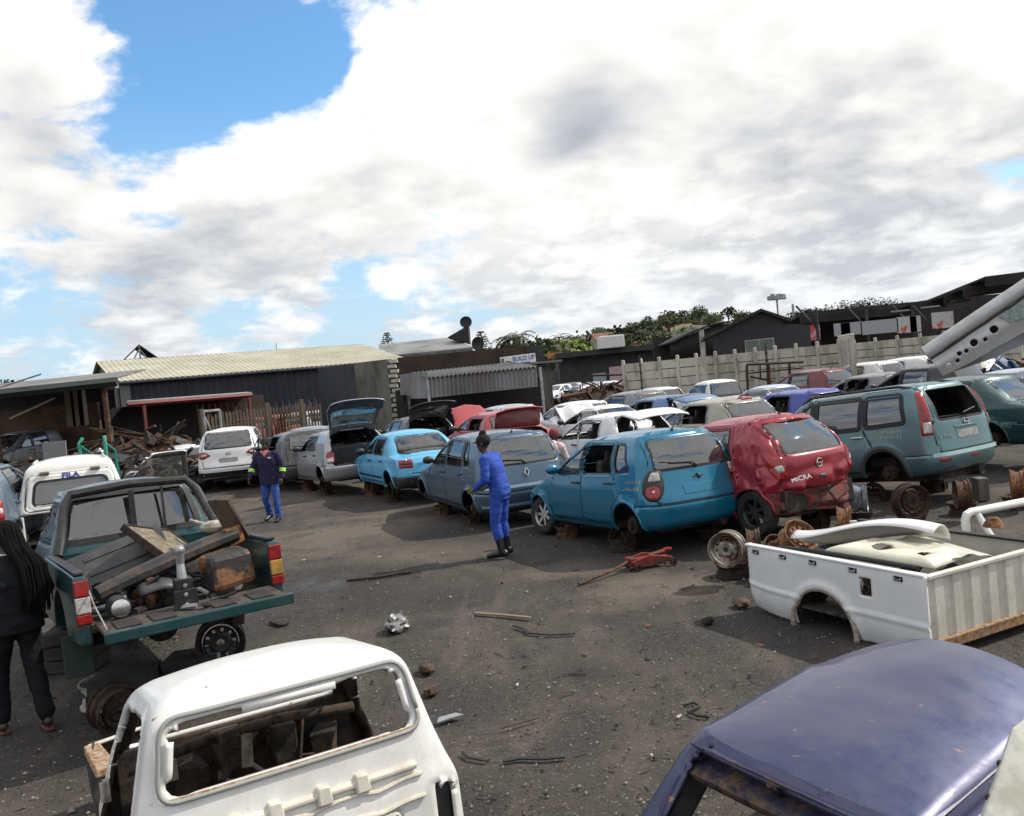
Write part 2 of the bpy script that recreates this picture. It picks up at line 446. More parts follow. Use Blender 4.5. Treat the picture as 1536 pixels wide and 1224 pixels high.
def knots(p):
    g = lambda k: p[k]
    xr = -p['wb']/2-p['ro']; xf = xr+p['L']; w = p['W']/2; H = p['H']; b0, b1 = p['b0'], p['b1']; z0 = p['sill']; tm = p['tum']
    if p['kind'] == 'sedan':
        t1, t2 = (xr+.03, p['tz']-.12), (xr+.10, p['tz']); t3 = (xr+p['td'], b1+.03); t4 = (xr+p['td']+p['rr']-.10, H-.10); t5 = (xr+p['td']+p['rr'], H-.03)
    else:
        t1, t2 = (xr+.02, .64), (xr+p['rb']*.6, .80); t3 = (xr+p['rb'], b1); t4 = (xr+p['rr']-.10, H-.10); t5 = (xr+p['rr'], H-.022)
    return [(xr+.14, z0+.03, z0+.0, w-.09, z0, xf-.22, .20, .34, .55), (xr+.04, z0+.10, z0+.07, w-.03, z0+.07, xf-.05, .30, .34, .55), (xr, .52, .5, w, .5, xf, .52, .34, .55),
            (t1[0], t1[1], min(t1[1], .70), w, .64, xf-.05, p['nose'], .33, .55), (t2[0], t2[1], min(t2[1]-.03, .86), w-.012, .77, xf-.45, .5*(p['nose']+b0+.05)+.03, .31, .52),
            (t3[0], t3[1], b1, w-.05, b0, p['cowl'], b0+.05, .28, .42), (t4[0], t4[1], H-.13, w-tm, H-.14, p['wt']+.16, H-.14, .24, .34), (t5[0], t5[1], H-.065, w-tm-.065, H-.07, p['wt'], H-.05, .24, .34)]
def hub(p, m, parent, name='brake_drum', r=.12):
    o = MB(); o.lathe([(0, -.07), (r, -.07), (r, .03), (r*.9, .05), (r*.45, .05), (r*.4, .09), (0, .09)], 18, Matrix.Translation(p) @ Matrix.Rotation(rad(-90 if p[1] > 0 else 90), 4, 'X'))
    return o.build(name, m, parent, True)
def wheel_profile(R, w): return [(R*.60, -w/2), (R*.93, -w/2), (R, -w*.36), (R, w*.36), (R*.93, w/2), (R*.62, w/2)]
TYRE = mat('tyre', (.012, .012, .012), .85, col2=(.03, .027, .024), scale=9)
def wheel(parent, p, R, w, rim, tilt=0, yaw=0, spokes=7):
    Mx = Matrix.Translation(p) @ Matrix.Rotation(rad(yaw), 4, 'Z') @ Matrix.Rotation(rad(-90 if p[1] > 0 else 90)+tilt, 4, 'X')
    t = MB().lathe(wheel_profile(R, w), 32, Mx).build('wheel', TYRE, parent, True)
    rm = MB(); rm.lathe([(R*.62, -w*.45), (R*.55, -w*.2), (R*.55, w*.2), (R*.62, w*.44), (R*.64, w*.46)], 28, Mx)
    rm.lathe([(0, w*.30), (.05, w*.32), (.06, w*.25), (.07, w*.1), (0, w*.1)], 14, Mx)
    for i in range(spokes):
        a = 2*math.pi*i/spokes; rm.box((R*.33*math.cos(a), R*.33*math.sin(a), w*.25), (R*.52, .045, .03), rz=a, M=Mx)
    rm.build('rim', rim, t, True); return t
def car(name, label, cat, pm, loc, yaw, group=None, pitch=0, roll=0, open_w=(), tail=0, hood=0, doors={}, lamps='box', hubs=True, inner=True, gl=None, key=None, nodoor=(), trim=None, extra=None, dent=None, rearbump=True, seam=True, wheels=None, rearglass=True, plate=True, wiper=True, missing=(), roofrail=False, mirrors=('L', 'R'), **sp):
    p = {**DEF, **sp}; K = knots(p); gl = gl or GLASS
    ra, fa = -p['wb']/2, p['wb']/2; R, zw = p['R'], p['zw']; xr = ra-p['ro']; xf = xr+p['L']; w = p['W']/2; H = p['H']
    sh = Shell(K, p['n'], ns=p['ns'], step=p['step'], crown=p['crown'], wheels=((ra, zw), (fa, zw)), R=R, dent=dent, bulge=p['bulge'])
    root = thing(name, label, cat, loc, yaw+math.pi/2, group); root.rotation_euler = (roll, -pitch, yaw+math.pi/2)
    A0, A1 = p['cowl']-.33, p['wt']-.16; zt = H-p['ztop']; bl = lambda x: p['b1']+(p['b0']-p['b1'])*(x-xr)/(A0-xr)+.035
    bx, cx, cx2 = p['bx'], p['cx'], p['cx2']; sed = p['kind'] == 'sedan'; zs = p['sill']+.09
    fd = rnd([(bx, zs), (fa-.40, zs), (fa-.34, .55), (A0+.10, bl(A0)-.05), (A0+.03, bl(A0)), (A1+.03, zt+.045), (bx, zt+.045)], .06)
    ag = math.asin(max(-.6, (zs-zw)/(R+.06))); rd = rnd([(bx, zs)]+[(ra+(R+.06)*math.cos(ag+(1.15-ag)*i/7), zw+(R+.06)*math.sin(ag+(1.15-ag)*i/7)) for i in range(8)]+[(max(cx+.02, ra+.08), bl(cx)-.06), (cx+.02, bl(cx)-.02), (cx2-.02, zt+.045), (bx, zt+.045)], .06)
    wins = {'front': rnd([(A0-.03, bl(A0)), (bx+.045, bl(bx)), (bx+.045, zt), (A1-.02, zt)], .05), 'rear': rnd([(bx-.045, bl(bx)), (cx+.07, bl(cx)), (cx2+.02, zt), (bx-.045, zt)], .05)}
    if p['qx']: q = p['qx']; wins['quarter'] = rnd([(cx-.03, bl(cx)+.01), (q[0], bl(q[0])+.03), (q[1], zt-.01), (cx2-.06, zt-.01)], .06)
    fdk = [] if p.get('onedoor') else ['rear_door']
    for wx in (ra, fa): sh.region('arch', 'LR', circ(wx, zw, R, 40), .2, .042)
    # bumpers
    zb = p['zb']
    sh.region('front_bumper', 'F', [(-2, 0), (2, 0), (2, .60), (-2, .60)], .1, 0)
    for q in 'LR': sh.region('front_bumper', q, [(fa+R+.05, 0), (9, 0), (9, .60), (fa+R+.03, .60)], .1, .02)
    if rearbump:
        sh.region('rear_bumper', 'B', [(-2, 0), (2, 0), (2, zb-.03), (-2, zb-.03)], .1, .02)
        for q in 'LR': sh.region('rear_bumper', q, [(ra-R-.06, 0), (-9, 0), (-9, zb-.03), (ra-R-.04, zb-.03)], .1, .02)
    hd = rnd([(p['cowl']+.03, -(w-.22)), (xf-.20, -(w-.40)), (xf-.10, 0), (xf-.20, w-.40), (p['cowl']+.03, w-.22)], .1)
    sh.region('hood', 'T', hd, .3, .03)
    sh.region('front_door', 'LR', fd)
    if fdk: sh.region('rear_door', 'LR', rd)
    zl, zh = p['b1']+.045, H-.095
    rwin = rnd([(-p['tw0'], zl), (p['tw0'], zl), (p['tw1']+.04, zh), (-p['tw1']-.04, zh)], .07)
    if sed:
        if tail is not None:
            sh.region('boot_lid', 'T', rnd([(xr+.02, -(w-.24)), (xr+p['td']-.05, -(w-.22)), (xr+p['td']-.05, w-.22), (xr+.02, w-.24)], .06), .3, .03)
            sh.region('boot_lid', 'B', rnd([(-(w-.24), zb+.04), (w-.24, zb+.04), (w-.24, p['tz']+.02), (-(w-.24), p['tz']+.02)], .04), .3, .02)
    else:
        tg = rnd([(-w+.20, zb-.02), (w-.20, zb-.02), (w-.155, p['b1']-.05), (p['tw0']+.075, zl-.01), (p['tw1']+.085, zh+.03), (p['tw1']+.03, H-.03), (-p['tw1']-.03, H-.03), (-p['tw1']-.085, zh+.03), (-p['tw0']-.075, zl-.01), (-w+.155, p['b1']-.05)], .05)
        sh.region('tailgate', 'B', tg, .15, .026)
    sh.region('rear_window', 'B', rwin, .1, .026)
    fw = rnd([(-w+.19, p['b0']+.10), (w-.19, p['b0']+.10), (w-tm_(p), H-.11), (-(w-tm_(p)), H-.11)], .08)
    sh.region('windscreen', 'F', fw, .1, .028)
    for nme, poly in wins.items(): sh.region('win_'+nme, 'LR', poly, .3)
    for wx in (ra, fa): sh.region('arch', 'LR', circ(wx, zw, R, 40), .2, 0)
    # pieces
    ms = [pm, sp.get('im') or PRIMER]
    sh.piece('', 'body', ms, root, solid=.022)
    if 'front_bumper' not in missing: sh.piece('front_bumper', 'front_bumper', ms, root, solid=.012)
    if rearbump: sh.piece('rear_bumper', 'rear_bumper', [sp.get('bm') or pm, PRIMER], root, solid=.012)
    if 'hood' not in missing: sh.piece('hood', 'hood', ms, root, solid=.015, M=hinge(Vector((p['cowl']+.06, 0, p['b0'])), 'Y', -hood) if hood else None)
    obs = {}
    for kq, q in (('L', 1), ('R', -1)):
        for dn in ['front_door']+fdk:
            key_ = f'{dn}|{kq}'
            Md = None
            if key_ in doors: hx = (fa-.42) if dn == 'front_door' else bx-.02; Md = hinge(Vector((hx, q*w*.96, .5)), 'Z', -q*doors[key_])
            if key_ in nodoor or dn+'|' in nodoor: obs[key_] = None; continue
            d = obs[key_] = sh.piece(key_, 'door', ms, root, solid=.03, M=Md)
            hx = bx+.13 if dn == 'front_door' else cx+.13
            if kq == 'L' or q < 0:
                hz = bl(hx)-.13
                h = sh.proj(au(hx, 0, 90*q)*1, hz, 90*q)
                if h and d and sp.get('handle', 1):
                    hb = MB(); n_ = h[1]; hb.tube([h[0]+Vector((-.10, 0, 0))+n_*.004, h[0]+Vector((-.08, 0, 0))+n_*.03, h[0]+Vector((.08, 0, 0))+n_*.03, h[0]+Vector((.10, 0, 0))+n_*.004], .016, 8)
                    hb.build('handle', sp.get('hm') or BLACK, d, True)
        for nme in wins:
            if nme+'|'+kq in open_w or nme in open_w: continue
            par = {'front': obs.get('front_door|'+kq), 'rear': obs.get('rear_door|'+kq, root)}.get(nme, root)
            if par is None: continue
            sh.piece(f'win_{nme}|{kq}', 'side_window', gl, par, inset=.010)
    if 'windscreen' not in missing: sh.piece('windscreen', 'windscreen', gl, root, inset=.006)
    Mt = None; tgo = root
    if sed:
        if tail is not None: tgo = sh.piece('boot_lid', 'boot_lid', ms, root, solid=.015, M=hinge(Vector((xr+p['td']-.02, 0, p['b1'])), 'Y', tail) if tail else None) or root
        if rearglass: sh.piece('rear_window', 'rear_window', gl, root, inset=.004)
    elif tail is not None:
        if tail: Mt = hinge(Vector((xr+p['rr'], 0, H-.04)), 'Y', tail)
        tgo = sh.piece('tailgate', 'tailgate', ms, root, solid=.025, M=Mt) or root
        if rearglass: sh.piece('rear_window', 'rear_window', gl, tgo, inset=.004)
    # seams and rubber
    if seam:
        for q in (1, -1):
            b = MB()
            for kq in ((fd, rd) if fdk else (fd,)):
                if q < 0 and not p.get('both', 1): continue
                sh.ribbon(b, [(au(x, 0, 90*q), z) for x, z in kq], .011, 90*q, .0015, True)
            for nme, poly in wins.items():
                sh.ribbon(b, [(au(x, 0, 90*q), z) for x, z in poly], p.get('sealw', .03), 90*q, .004, True)
            sh.ribbon(b, [(au(x, 0, 90*q), z) for x, z in [(ra-R-.05, zb-.03), (xr+.30, zb-.03)]], .010, 90*q, .0015)
            b.build('door_seals', RUBBER, root)
        b = MB()
        if sed:
            sh.ribbon(b, rwin, .035, 0, .004, True)
            if tail == 0: sh.ribbon(b, [(-(w-.24), zb+.05), (w-.24, zb+.05)], .012, 0, .002)
        elif tail == 0:
            sh.ribbon(b, tg, .013, 0, .002, True); sh.ribbon(b, rwin, .035, 0, .004, True)
        if rearbump: sh.ribbon(b, [(-w+.1, zb-.03), (w-.1, zb-.03)], .010, 0, .002)
        if b.f: b.build('rear_seals', RUBBER, root)
        if not sed and tail and rearglass:
            b = MB(); sh.ribbon(b, rwin, .04, 0, .004, True); b.build('glass_seal', RUBBER, tgo)
    if p['step'] < .04:
        for wx in (ra, fa):
            for q in (1, -1):
                P_ = [h_[0] for h_ in (sh.proj(au(wx+(R+.002)*math.cos(a), 0, 90*q), zw+(R+.002)*math.sin(a), 90*q, -.002) for a in np.linspace(-.35, math.pi+.35, 34)) if h_]
                if len(P_) > 6: MB().tube(P_, .017, 7).build('arch_lip', pm, root, True)
    # chassis, hubs, cabin
    c = MB(); z0 = p['sill']
    c.box(((xr+xf)/2, 0, .40), (p['L']-.55, 1.02, .40), mi=0); c.box((0, 0, z0+.05), (p['wb']-2*R-.06, 2*w-.16, .07))
    c.box((ra-R-.06, 0, .42), (.12, 2*w-.34, .28)); c.box((fa+R+.08, 0, .45), (.14, 2*w-.45, .30))
    c.tube([(ra, -w+.12, zw), (ra, w-.12, zw)], .05, 8); c.tube([(fa, -w+.12, zw), (fa, w-.12, zw)], .04, 8)
    c.tube([(ra-.3, -.35, .25), (xr+.15, -.4, .26)], .09, 10); c.tube([(0, .1, .2), (ra-.2, .15, .24)], .035, 8)
    c.build('underbody', UNDER, root)
    if hubs:
        for wx in (ra, fa):
            for q in (1, -1):
                if wheels and (wx == ra, q) in wheels: continue
                hub((wx, q*(w-.14), zw), RUSTD, root)
    if wheels:
        for (isr, q), kw in wheels.items(): wheel(root, Vector((ra if isr else fa, q*(w-.12), zw)), **kw)
    if inner:
        for sx in ((.10, 1), (.10, -1)):
            st = MB(); y = sx[1]*.36
            st.box((sx[0], y, .52), (.48, .48, .16)); st.box((sx[0]-.30, y, .84), (.13, .46, .60), ry=-.25); st.box((sx[0]-.42, y, 1.20), (.09, .26, .17), ry=-.2)
            st.build('seat', SEATM, root, bevel=.04)
        st = MB(); st.box((ra+.25, 0, .52), (.48, 1.15, .16)); st.box((ra-.05, 0, .80), (.14, 1.15, .52), ry=-.3); st.build('rear_bench', SEATM, root, bevel=.04)
        st = MB(); st.box((p['cowl']-.10, 0, .83), (.38, 1.22, .26)); st.tube([(p['cowl']-.42+.05*math.cos(a), .36+.17*math.sin(a), .86+.17*math.cos(a)) for a in np.linspace(0, 6.283, 17)], .014, 6); st.build('dashboard', BLACK, root, bevel=.04)
    for q in mirrors:
        sg = 1 if q == 'L' else -1
        h = sh.proj(au(A0-.06, 0, 90*sg), bl(A0)+.05, 90*sg)
        if h:
            mb = MB(); mb.sphere(h[0]+Vector((-.02, sg*.13, .02)), 1, 8, sc=(.06, .11, .075)); mb.tube([h[0]+Vector((0, -sg*.03, -.03)), h[0]+Vector((-.01, sg*.08, 0))], .03, 6); mb.build('wing_mirror', sp.get('mm') or BLACK, root, True)
    info = dict(root=root, sh=sh, p=p, tg=tgo, Mt=Mt, xr=xr, xf=xf, w=w, ra=ra, fa=fa, rwin=rwin, bl=bl)
    if lamps: tail_lamps(info, lamps)
    ptg = tgo
    if plate:
        pb = MB(); zc = sp.get('pz', .76 if not sed else zb+.13)
        sh.patch(pb, [(-.26, zc-.06), (.26, zc-.06), (.26, zc+.06), (-.26, zc+.06)], 0, .002, .006); pb.build('number_plate', sp.get('plm') or PLATE, ptg)
    if wiper and not sed and rearglass:
        b = MB(); z0 = zl+.03; f = lambda u, z, o: sh.proj(u, z, 0, o)[0]
        b.tube([f(0, z0-.02, .02), f(.05, z0+.02, .03), f(.38, z0+.05, .025)], .010, 6); b.tube([f(.12, z0+.025, .016), f(.50, z0+.075, .016)], .007, 5); b.sphere(f(0, z0-.02, .012), .028, 6)
        b.build('wiper', BLACK, tgo)
    if sp.get('aerial', 0):
        b = MB(); t_ = sh.top(xr+p['rr']+(p['td'] if sed else 0)+.15, 0)[0]; b.tube([t_, t_+Vector((-.10, 0, .12))], .006, 5); b.sphere(t_, .025, 6); b.build('aerial', BLACK, root)
    return info
def tm_(p): return p['tum']+.10
def tail_lamps(c, style):
    sh, xr, w = c['sh'], c['xr'], c['w']
    def both(name, anchor, phi, polys, mats, inner=None):
        for q in (1, -1):
            ax, ay, az = anchor; u0 = au(ax, ay, phi)
            b = MB()
            for i, (pts, bulge) in enumerate(polys):
                P = [(u0+du, az+dz) for du, dz in pts]
                if q < 0: P = [(-u, z) for u, z in P]
                sh.patch(b, P, phi*q, bulge, (.003+.016*(i > 0)+.004*i) if style != 'round' else .003+.004*i, mi=i, skirt=.012)
            if b.f: b.build(name, mats, c['root'], True)
    zb = c['p']['zb']; b1 = c['p']['b1']
    if style == 'box':
        both('tail_lamp', (xr+.14, w-.13, (zb+b1)/2+.03), 35, [(rnd([(-.11, -.14), (.10, -.14), (.11, .14), (-.09, .15)], .04), .02), (rnd([(-.08, -.05), (.07, -.05), (.08, .03), (-.08, .03)], .03), .012)], [REDL, WHTL])
    elif style == 'round':
        both('tail_lamp', (xr+.13, w-.16, .83), 38, [(rnd([(-.05, -.20), (.08, -.20), (.16, -.08), (.13, .08), (.04, .20), (-.10, .19), (-.14, .02), (-.12, -.12)], .05), .02), (circ(.015, -.075, .105, 20), .02), (circ(.015, -.075, .075, 18), .012), (circ(.015, -.075, .045, 14), .012), (rnd([(-.09, .05), (.07, .05), (.03, .165), (-.075, .165)], .03), .02)], [BLACK, REDL, WHTL, CHROME, WHTL])
    elif style == 'tall':
        both('tail_lamp', (xr+.20, w-.13, 1.0), 38, [(rnd([(-.07, -.10), (.09, -.10), (.08, .25), (.045, .56), (-.06, .56), (-.075, .2)], .03), .02), (rnd([(-.045, -.07), (.06, -.07), (.05, .09), (-.05, .09)], .02), .012), (rnd([(-.035, .12), (.04, .12), (.02, .50), (-.03, .50)], .02), .008)], [REDL, WHTL, REDL])
    elif style == 'wide':
        both('tail_lamp', (xr+.10, w-.17, c['p']['tz']-.14), 25, [(rnd([(-.16, -.085), (.15, -.085), (.16, .085), (-.15, .085)], .03), .018), (rnd([(-.14, -.02), (.12, -.02), (.12, .02), (-.14, .02)], .015), .010)], [REDL, BLACK])
    elif style == 'wedge':
        both('tail_lamp', (xr+.13, w-.17, b1-.12), 40, [(rnd([(-.22, -.02), (-.02, -.12), (.12, -.10), (.20, .09), (-.05, .09)], .03), .022), (rnd([(-.12, -.02), (-.01, -.06), (.06, -.04), (.02, .03), (-.08, .03)], .02), .012)], [REDL, WHTL])
    elif style == 'side':
        both('tail_lamp', (xr+.12, w-.12, .86), 42, [(rnd([(-.10, -.13), (.06, -.15), (.16, .02), (.12, .16), (-.05, .15)], .05), .022), (rnd([(-.05, -.04), (.04, -.05), (.07, .03), (-.03, .04)], .02), .012)], [REDL, WHTL])
    elif style == 'bean':
        both('tail_lamp', (xr+.12, w-.11, .80), 40, [(rnd([(-.10, -.13), (.09, -.14), (.12, .05), (.08, .15), (-.08, .13)], .04), .022), (rnd([(-.08, -.11), (.07, -.12), (.09, -.01), (-.07, .0)], .02), .012), (rnd([(-.05, -.09), (.04, -.09), (.05, -.04), (-.04, -.04)], .015), .01)], [REDL, WHTL, CHROME])
# ---------------------------------------------------------------- people
def remeshed(mb, voxel, it=4):
    me = bpy.data.meshes.new('tmp'); me.from_pydata([tuple(v) for v in mb.v], [], mb.f); me.update()
    o = bpy.data.objects.new('tmp', me); COL.objects.link(o)
    r = o.modifiers.new('r', 'REMESH'); r.mode = 'VOXEL'; r.voxel_size = voxel; r.use_smooth_shade = True
    sm = o.modifiers.new('s', 'SMOOTH'); sm.factor = .5; sm.iterations = it
    dg = bpy.context.evaluated_depsgraph_get(); dg.update()
    out = bpy.data.meshes.new_from_object(o.evaluated_get(dg)); bpy.data.objects.remove(o)
    return out
def fromtmp(name, mb, voxel, m, parent, it=4, wrinkle=0, cut=None):
    me = remeshed(mb, voxel, it); me.materials.clear(); me.materials.append(m)
    if wrinkle:
        co = np.zeros(len(me.vertices)*3); me.vertices.foreach_get('co', co); co = co.reshape(-1, 3); no = np.array([v.normal[:] for v in me.vertices])
        w = np.array([noise.noise(Vector((c[0]*7, c[1]*7, c[2]*16)))+.6*noise.noise(Vector((c[0]*17+5, c[1]*17, c[2]*26))) for c in co])
        co += no*(w*wrinkle)[:, None]; me.vertices.foreach_set('co', co.ravel()); me.update()
    o = bpy.data.objects.new(name, me); COL.objects.link(o); o.parent = parent; return o
def chain(mb, pts, n=12):
    for (a, ra), (b, rb) in zip(pts[:-1], pts[1:]):
        mb.tube([a, b], [ra, rb], n)
    for a, r in pts: mb.sphere(a, r, 8)
def loft(mb, rings, n=18, side=Vector((0, 1, 0))):
    V, F = [], []
    for (c, rx, ry, tilt) in rings:
        f = Vector((math.cos(tilt), 0, -math.sin(tilt)))
        for j in range(n):
            a = 2*math.pi*j/n; ca, sa = math.cos(a), math.sin(a)
            V.append(Vector(c)+f*rx*math.copysign(abs(ca)**.85, ca)+side*ry*math.copysign(abs(sa)**.85, sa))
    k = len(rings)
    for i in range(k-1):
        for j in range(n): F.append((i*n+j, i*n+(j+1) % n, (i+1)*n+(j+1) % n, (i+1)*n+j))
    F.append(tuple(range(n-1, -1, -1))); F.append(tuple((k-1)*n+j for j in range(n)))
    mb.add(V, F)
def hand(mb, w, d, nrm, curl, side, glove=1.0):
    w, d, nrm = Vector(w), Vector(d).normalized(), Vector(nrm).normalized()
    nrm = (nrm-d*nrm.dot(d)).normalized(); s = d.cross(nrm)*side
    pc = w+d*.05
    for q in (-1, -.33, .33, 1): chain(mb, [(w+s*.014*q, .014*glove), (w+d*.085+s*.030*q, .0125*glove)], 8)
    for i, (q, L) in enumerate(((1.05, .066), (.36, .076), (-.33, .071), (-1.0, .056))):
        p = w+d*.088+s*.030*q; a = 0; pts = [(p, .0098*glove)]
        for j, fr in enumerate((.45, .31, .24)):
            a += curl*(.55+.3*j+.05*i); p = p+(d*math.cos(a)+nrm*math.sin(a))*L*fr; pts.append((p, (.0092-.0009*j)*glove))
        chain(mb, pts, 8)
    p = w+d*.028+s*.030; q1 = p+(d*.55+s*.75+nrm*.3).normalized()*.034; q2 = q1+(d*.9+s*.25+nrm*.35).normalized()*.03
    chain(mb, [(p, .013*glove), (q1, .0115*glove), (q2, .0095*glove)], 8)
SKIN = mat('dark_skin', (.045, .024, .016), .5, col2=(.06, .032, .02), scale=9)
def person(label, loc, yaw, P, jm, tm, sm, group=None):
    root = thing('person', label, 'person', loc, yaw+math.pi/2, group)
    J = {k: Vector(v) for k, v in P.items() if isinstance(v, (tuple, Vector)) and len(v) == 3}
    tl = P.get('tilt', 0); hy = P.get('headyaw', 0); sc = P.get('fat', 1.0)
    b = MB()
    pel, ch, nk, hd = J['pelvis'], J['chest'], J['neck'], J['head']
    loft(b, [(pel, .10, .15, 0), ((pel+ch)/2, .09, .13, tl/2), (ch, .10, .15, tl), (nk-Vector((0, 0, .02)), .06, .09, tl)])
    chain(b, [(nk-Vector((0, 0, .04)), .055), (hd-Vector((0, 0, .07)), .052)])
    Rh = Matrix.Translation(hd) @ Matrix.Rotation(hy, 4, 'Z') @ Matrix.Rotation(P.get('nod', 0), 4, 'Y')
    b.sphere((-.005, 0, .035), 1, 12, sc=(.098, .076, .098), M=Rh); b.sphere((.022, 0, -.035), 1, 10, sc=(.070, .058, .085), M=Rh); b.sphere((.06, 0, -.085), 1, 8, sc=(.028, .034, .026), M=Rh)
    b.tube([(.090, 0, .025), (.106, 0, -.012), (.108, 0, -.022)], [.010, .014, .016], 8, M=Rh); b.sphere((.094, .014, -.024), .011, 6, M=Rh); b.sphere((.094, -.014, -.024), .011, 6, M=Rh)
    b.tube([(.082, -.045, .034), (.098, 0, .036), (.082, .045, .034)], .011, 8, M=Rh)
    b.tube([(.078, -.024, -.052), (.094, 0, -.049), (.078, .024, -.052)], .0105, 8, M=Rh); b.tube([(.076, -.02, -.066), (.091, 0, -.066), (.076, .02, -.066)], .0105, 8, M=Rh)
    for q in (-1, 1): b.sphere((-.005, q*.076, .0), 1, 8, sc=(.024, .012, .034), M=Rh)
    for q, k in ((1, 'l'), (-1, 'r')):
        s_, e, w = J['sh'+k], J['el'+k], J['wr'+k]
        chain(b, [(s_, .052), (s_*.4+e*.6, .043), (e, .038), (e*.65+w*.35, .037), (w, .026)])
        d = J.get('hd'+k, (w-e).normalized()); nr = J.get('hn'+k, Vector((0, -q, 0)))
        if not P.get('glove'): hand(b, w, d, nr, P.get('curl', .5), 1 if q < 0 else -1)
        h, kn, an = J['hip'+k], J['kn'+k], J['an'+k]
        chain(b, [(h, .082), (kn, .055), (kn*.65+an*.35, .054), (an, .036)])
        toe = J.get('toe'+k, an+Vector((.16, 0, -.055)))
        chain(b, [(an-Vector((.03, 0, .035)), .036), (an+(toe-an)*.6-Vector((0, 0, .01)), .036), (toe, .027)], 8)
    body = fromtmp('body', b, .0085, SKIN, root, 3)
    for q in (-1, 1):
        e_ = MB().sphere((.082, q*.032, .014), .0115, 8, M=Rh); o = e_.build('eye', mat('eye_white', (.42, .38, .34), .25), root, True)
        MB().sphere((.0915, q*.032, .014), .0055, 6, M=Rh).build('iris', BLACK, o, True)
    if P.get('glove'):
        for q, k in ((1, 'l'), (-1, 'r')):
            g = MB(); w, e = J['wr'+k], J['el'+k]; d = J.get('hd'+k, (w-e).normalized()); hand(g, w, d, J.get('hn'+k, Vector((0, -q, 0))), P.get('curl', .5), 1 if q < 0 else -1, 1.25); chain(g, [(w-d*.05, .036), (w+d*.02, .032)])
            fromtmp('glove', g, .009, P['glove'], root, 2)
    # jacket
    j = MB(); jb = P.get('hem', -.10); up = Vector((-math.sin(tl)*0, 0, 1))
    ax = (ch-pel)
    loft(j, [(pel+Vector((-.0, 0, jb)), .135*sc, .195*sc, tl*.3), (pel+Vector((0, 0, .02)), .135*sc, .19*sc, tl*.5), (pel+ax*.5, .132*sc, .180*sc, tl*.8), (pel+ax*.85, .140*sc, .195*sc, tl), (ch+(nk-ch)*.35, .128*sc, .195*sc, tl), (ch+(nk-ch)*.72, .09, .14, tl), (nk+(nk-ch)*.06, .062, .072, tl)])
    for q, k in ((1, 'l'), (-1, 'r')):
        s_, e, w = J['sh'+k], J['el'+k], J['wr'+k]
        chain(j, [(s_-Vector((0, q*.03, .01)), .078), (s_+Vector((0, 0, -.02)), .074), (s_*.5+e*.5, .064), (e, .060), (e*.5+w*.5, .053), (w-(w-e).normalized()*.03, .045)])
    jk = fromtmp('jacket', j, .012, jm, root, 4, .008)
    t_ = MB()
    loft(t_, [(pel+Vector((0, 0, .06)), .125, .175, 0), (pel+Vector((0, 0, -.06)), .130, .182, 0), (pel+Vector((0, 0, -.14)), .12, .165, 0)])
    for k in 'lr':
        h, kn, an = J['hip'+k], J['kn'+k], J['an'+k]; cf = P.get('cuff', .02)
        end = an+(kn-an).normalized()*cf
        chain(t_, [(h, .104), (h*.5+kn*.5, .090), (kn, .076), (kn*.5+an*.5, .072), (end, .068)])
    fromtmp('trousers', t_, .012, tm, root, 4, .009)
    for k in 'lr':
        an, kn = J['an'+k], J['kn'+k]; toe = J.get('toe'+k, an+Vector((.16, 0, -.055))); sh_ = MB()
        f = (toe-an); f.z = 0; f.normalize()
        if P.get('boot'): chain(sh_, [(an+(kn-an).normalized()*P['boot'], .066), (an, .056)])
        if P.get('sandal'):
            so_ = MB(); s2 = f.cross(Vector((0, 0, 1))); pts = [(-.09, .03), (0, .04), (.12, .045), (.20, .02)]
            poly = [an+f*a+s2*b for a, b in pts]+[an+f*a-s2*b for a, b in pts[::-1]]
            zb_ = toe.z-.03
            so_.prism([(v.x, v.y) for v in poly], zb_-.02, zb_+.004); so_.build('sandal', sm, root, bevel=.006)
            stp = MB(); stp.tube([an+f*.09+s2*.045+Vector((0, 0, -.075)), an+f*.08+Vector((0, 0, -.025)), an+f*.09-s2*.045+Vector((0, 0, -.075))], .012, 6, flat=.5); stp.build('strap', sm, root, True)
        else:
            chain(sh_, [(an-f*.04-Vector((0, 0, .02)), .050), (an+f*.06-Vector((0, 0, .025)), .050), (toe+Vector((0, 0, .0)), .044), (toe+f*.035-Vector((0, 0, .005)), .036)])
            fromtmp('boot' if P.get('boot') else 'shoe', sh_, .009, sm, root, 2)
    return root, Rh, jk, J
BLUE = mat('royal_blue_cotton', (.008, .042, .30), .85, col2=(.028, .085, .42), scale=5, lo=.35, hi=.7, bmp=.3, bscale=60)
BLUE2 = mat('faded_blue_cotton', (.010, .045, .24), .85, col2=(.05, .11, .34), scale=5, lo=.35, hi=.7, bmp=.3, bscale=60)
NAVY = mat('navy_cotton', (.012, .009, .045), .9, col2=(.018, .012, .06), scale=6, bmp=.3, bscale=60)
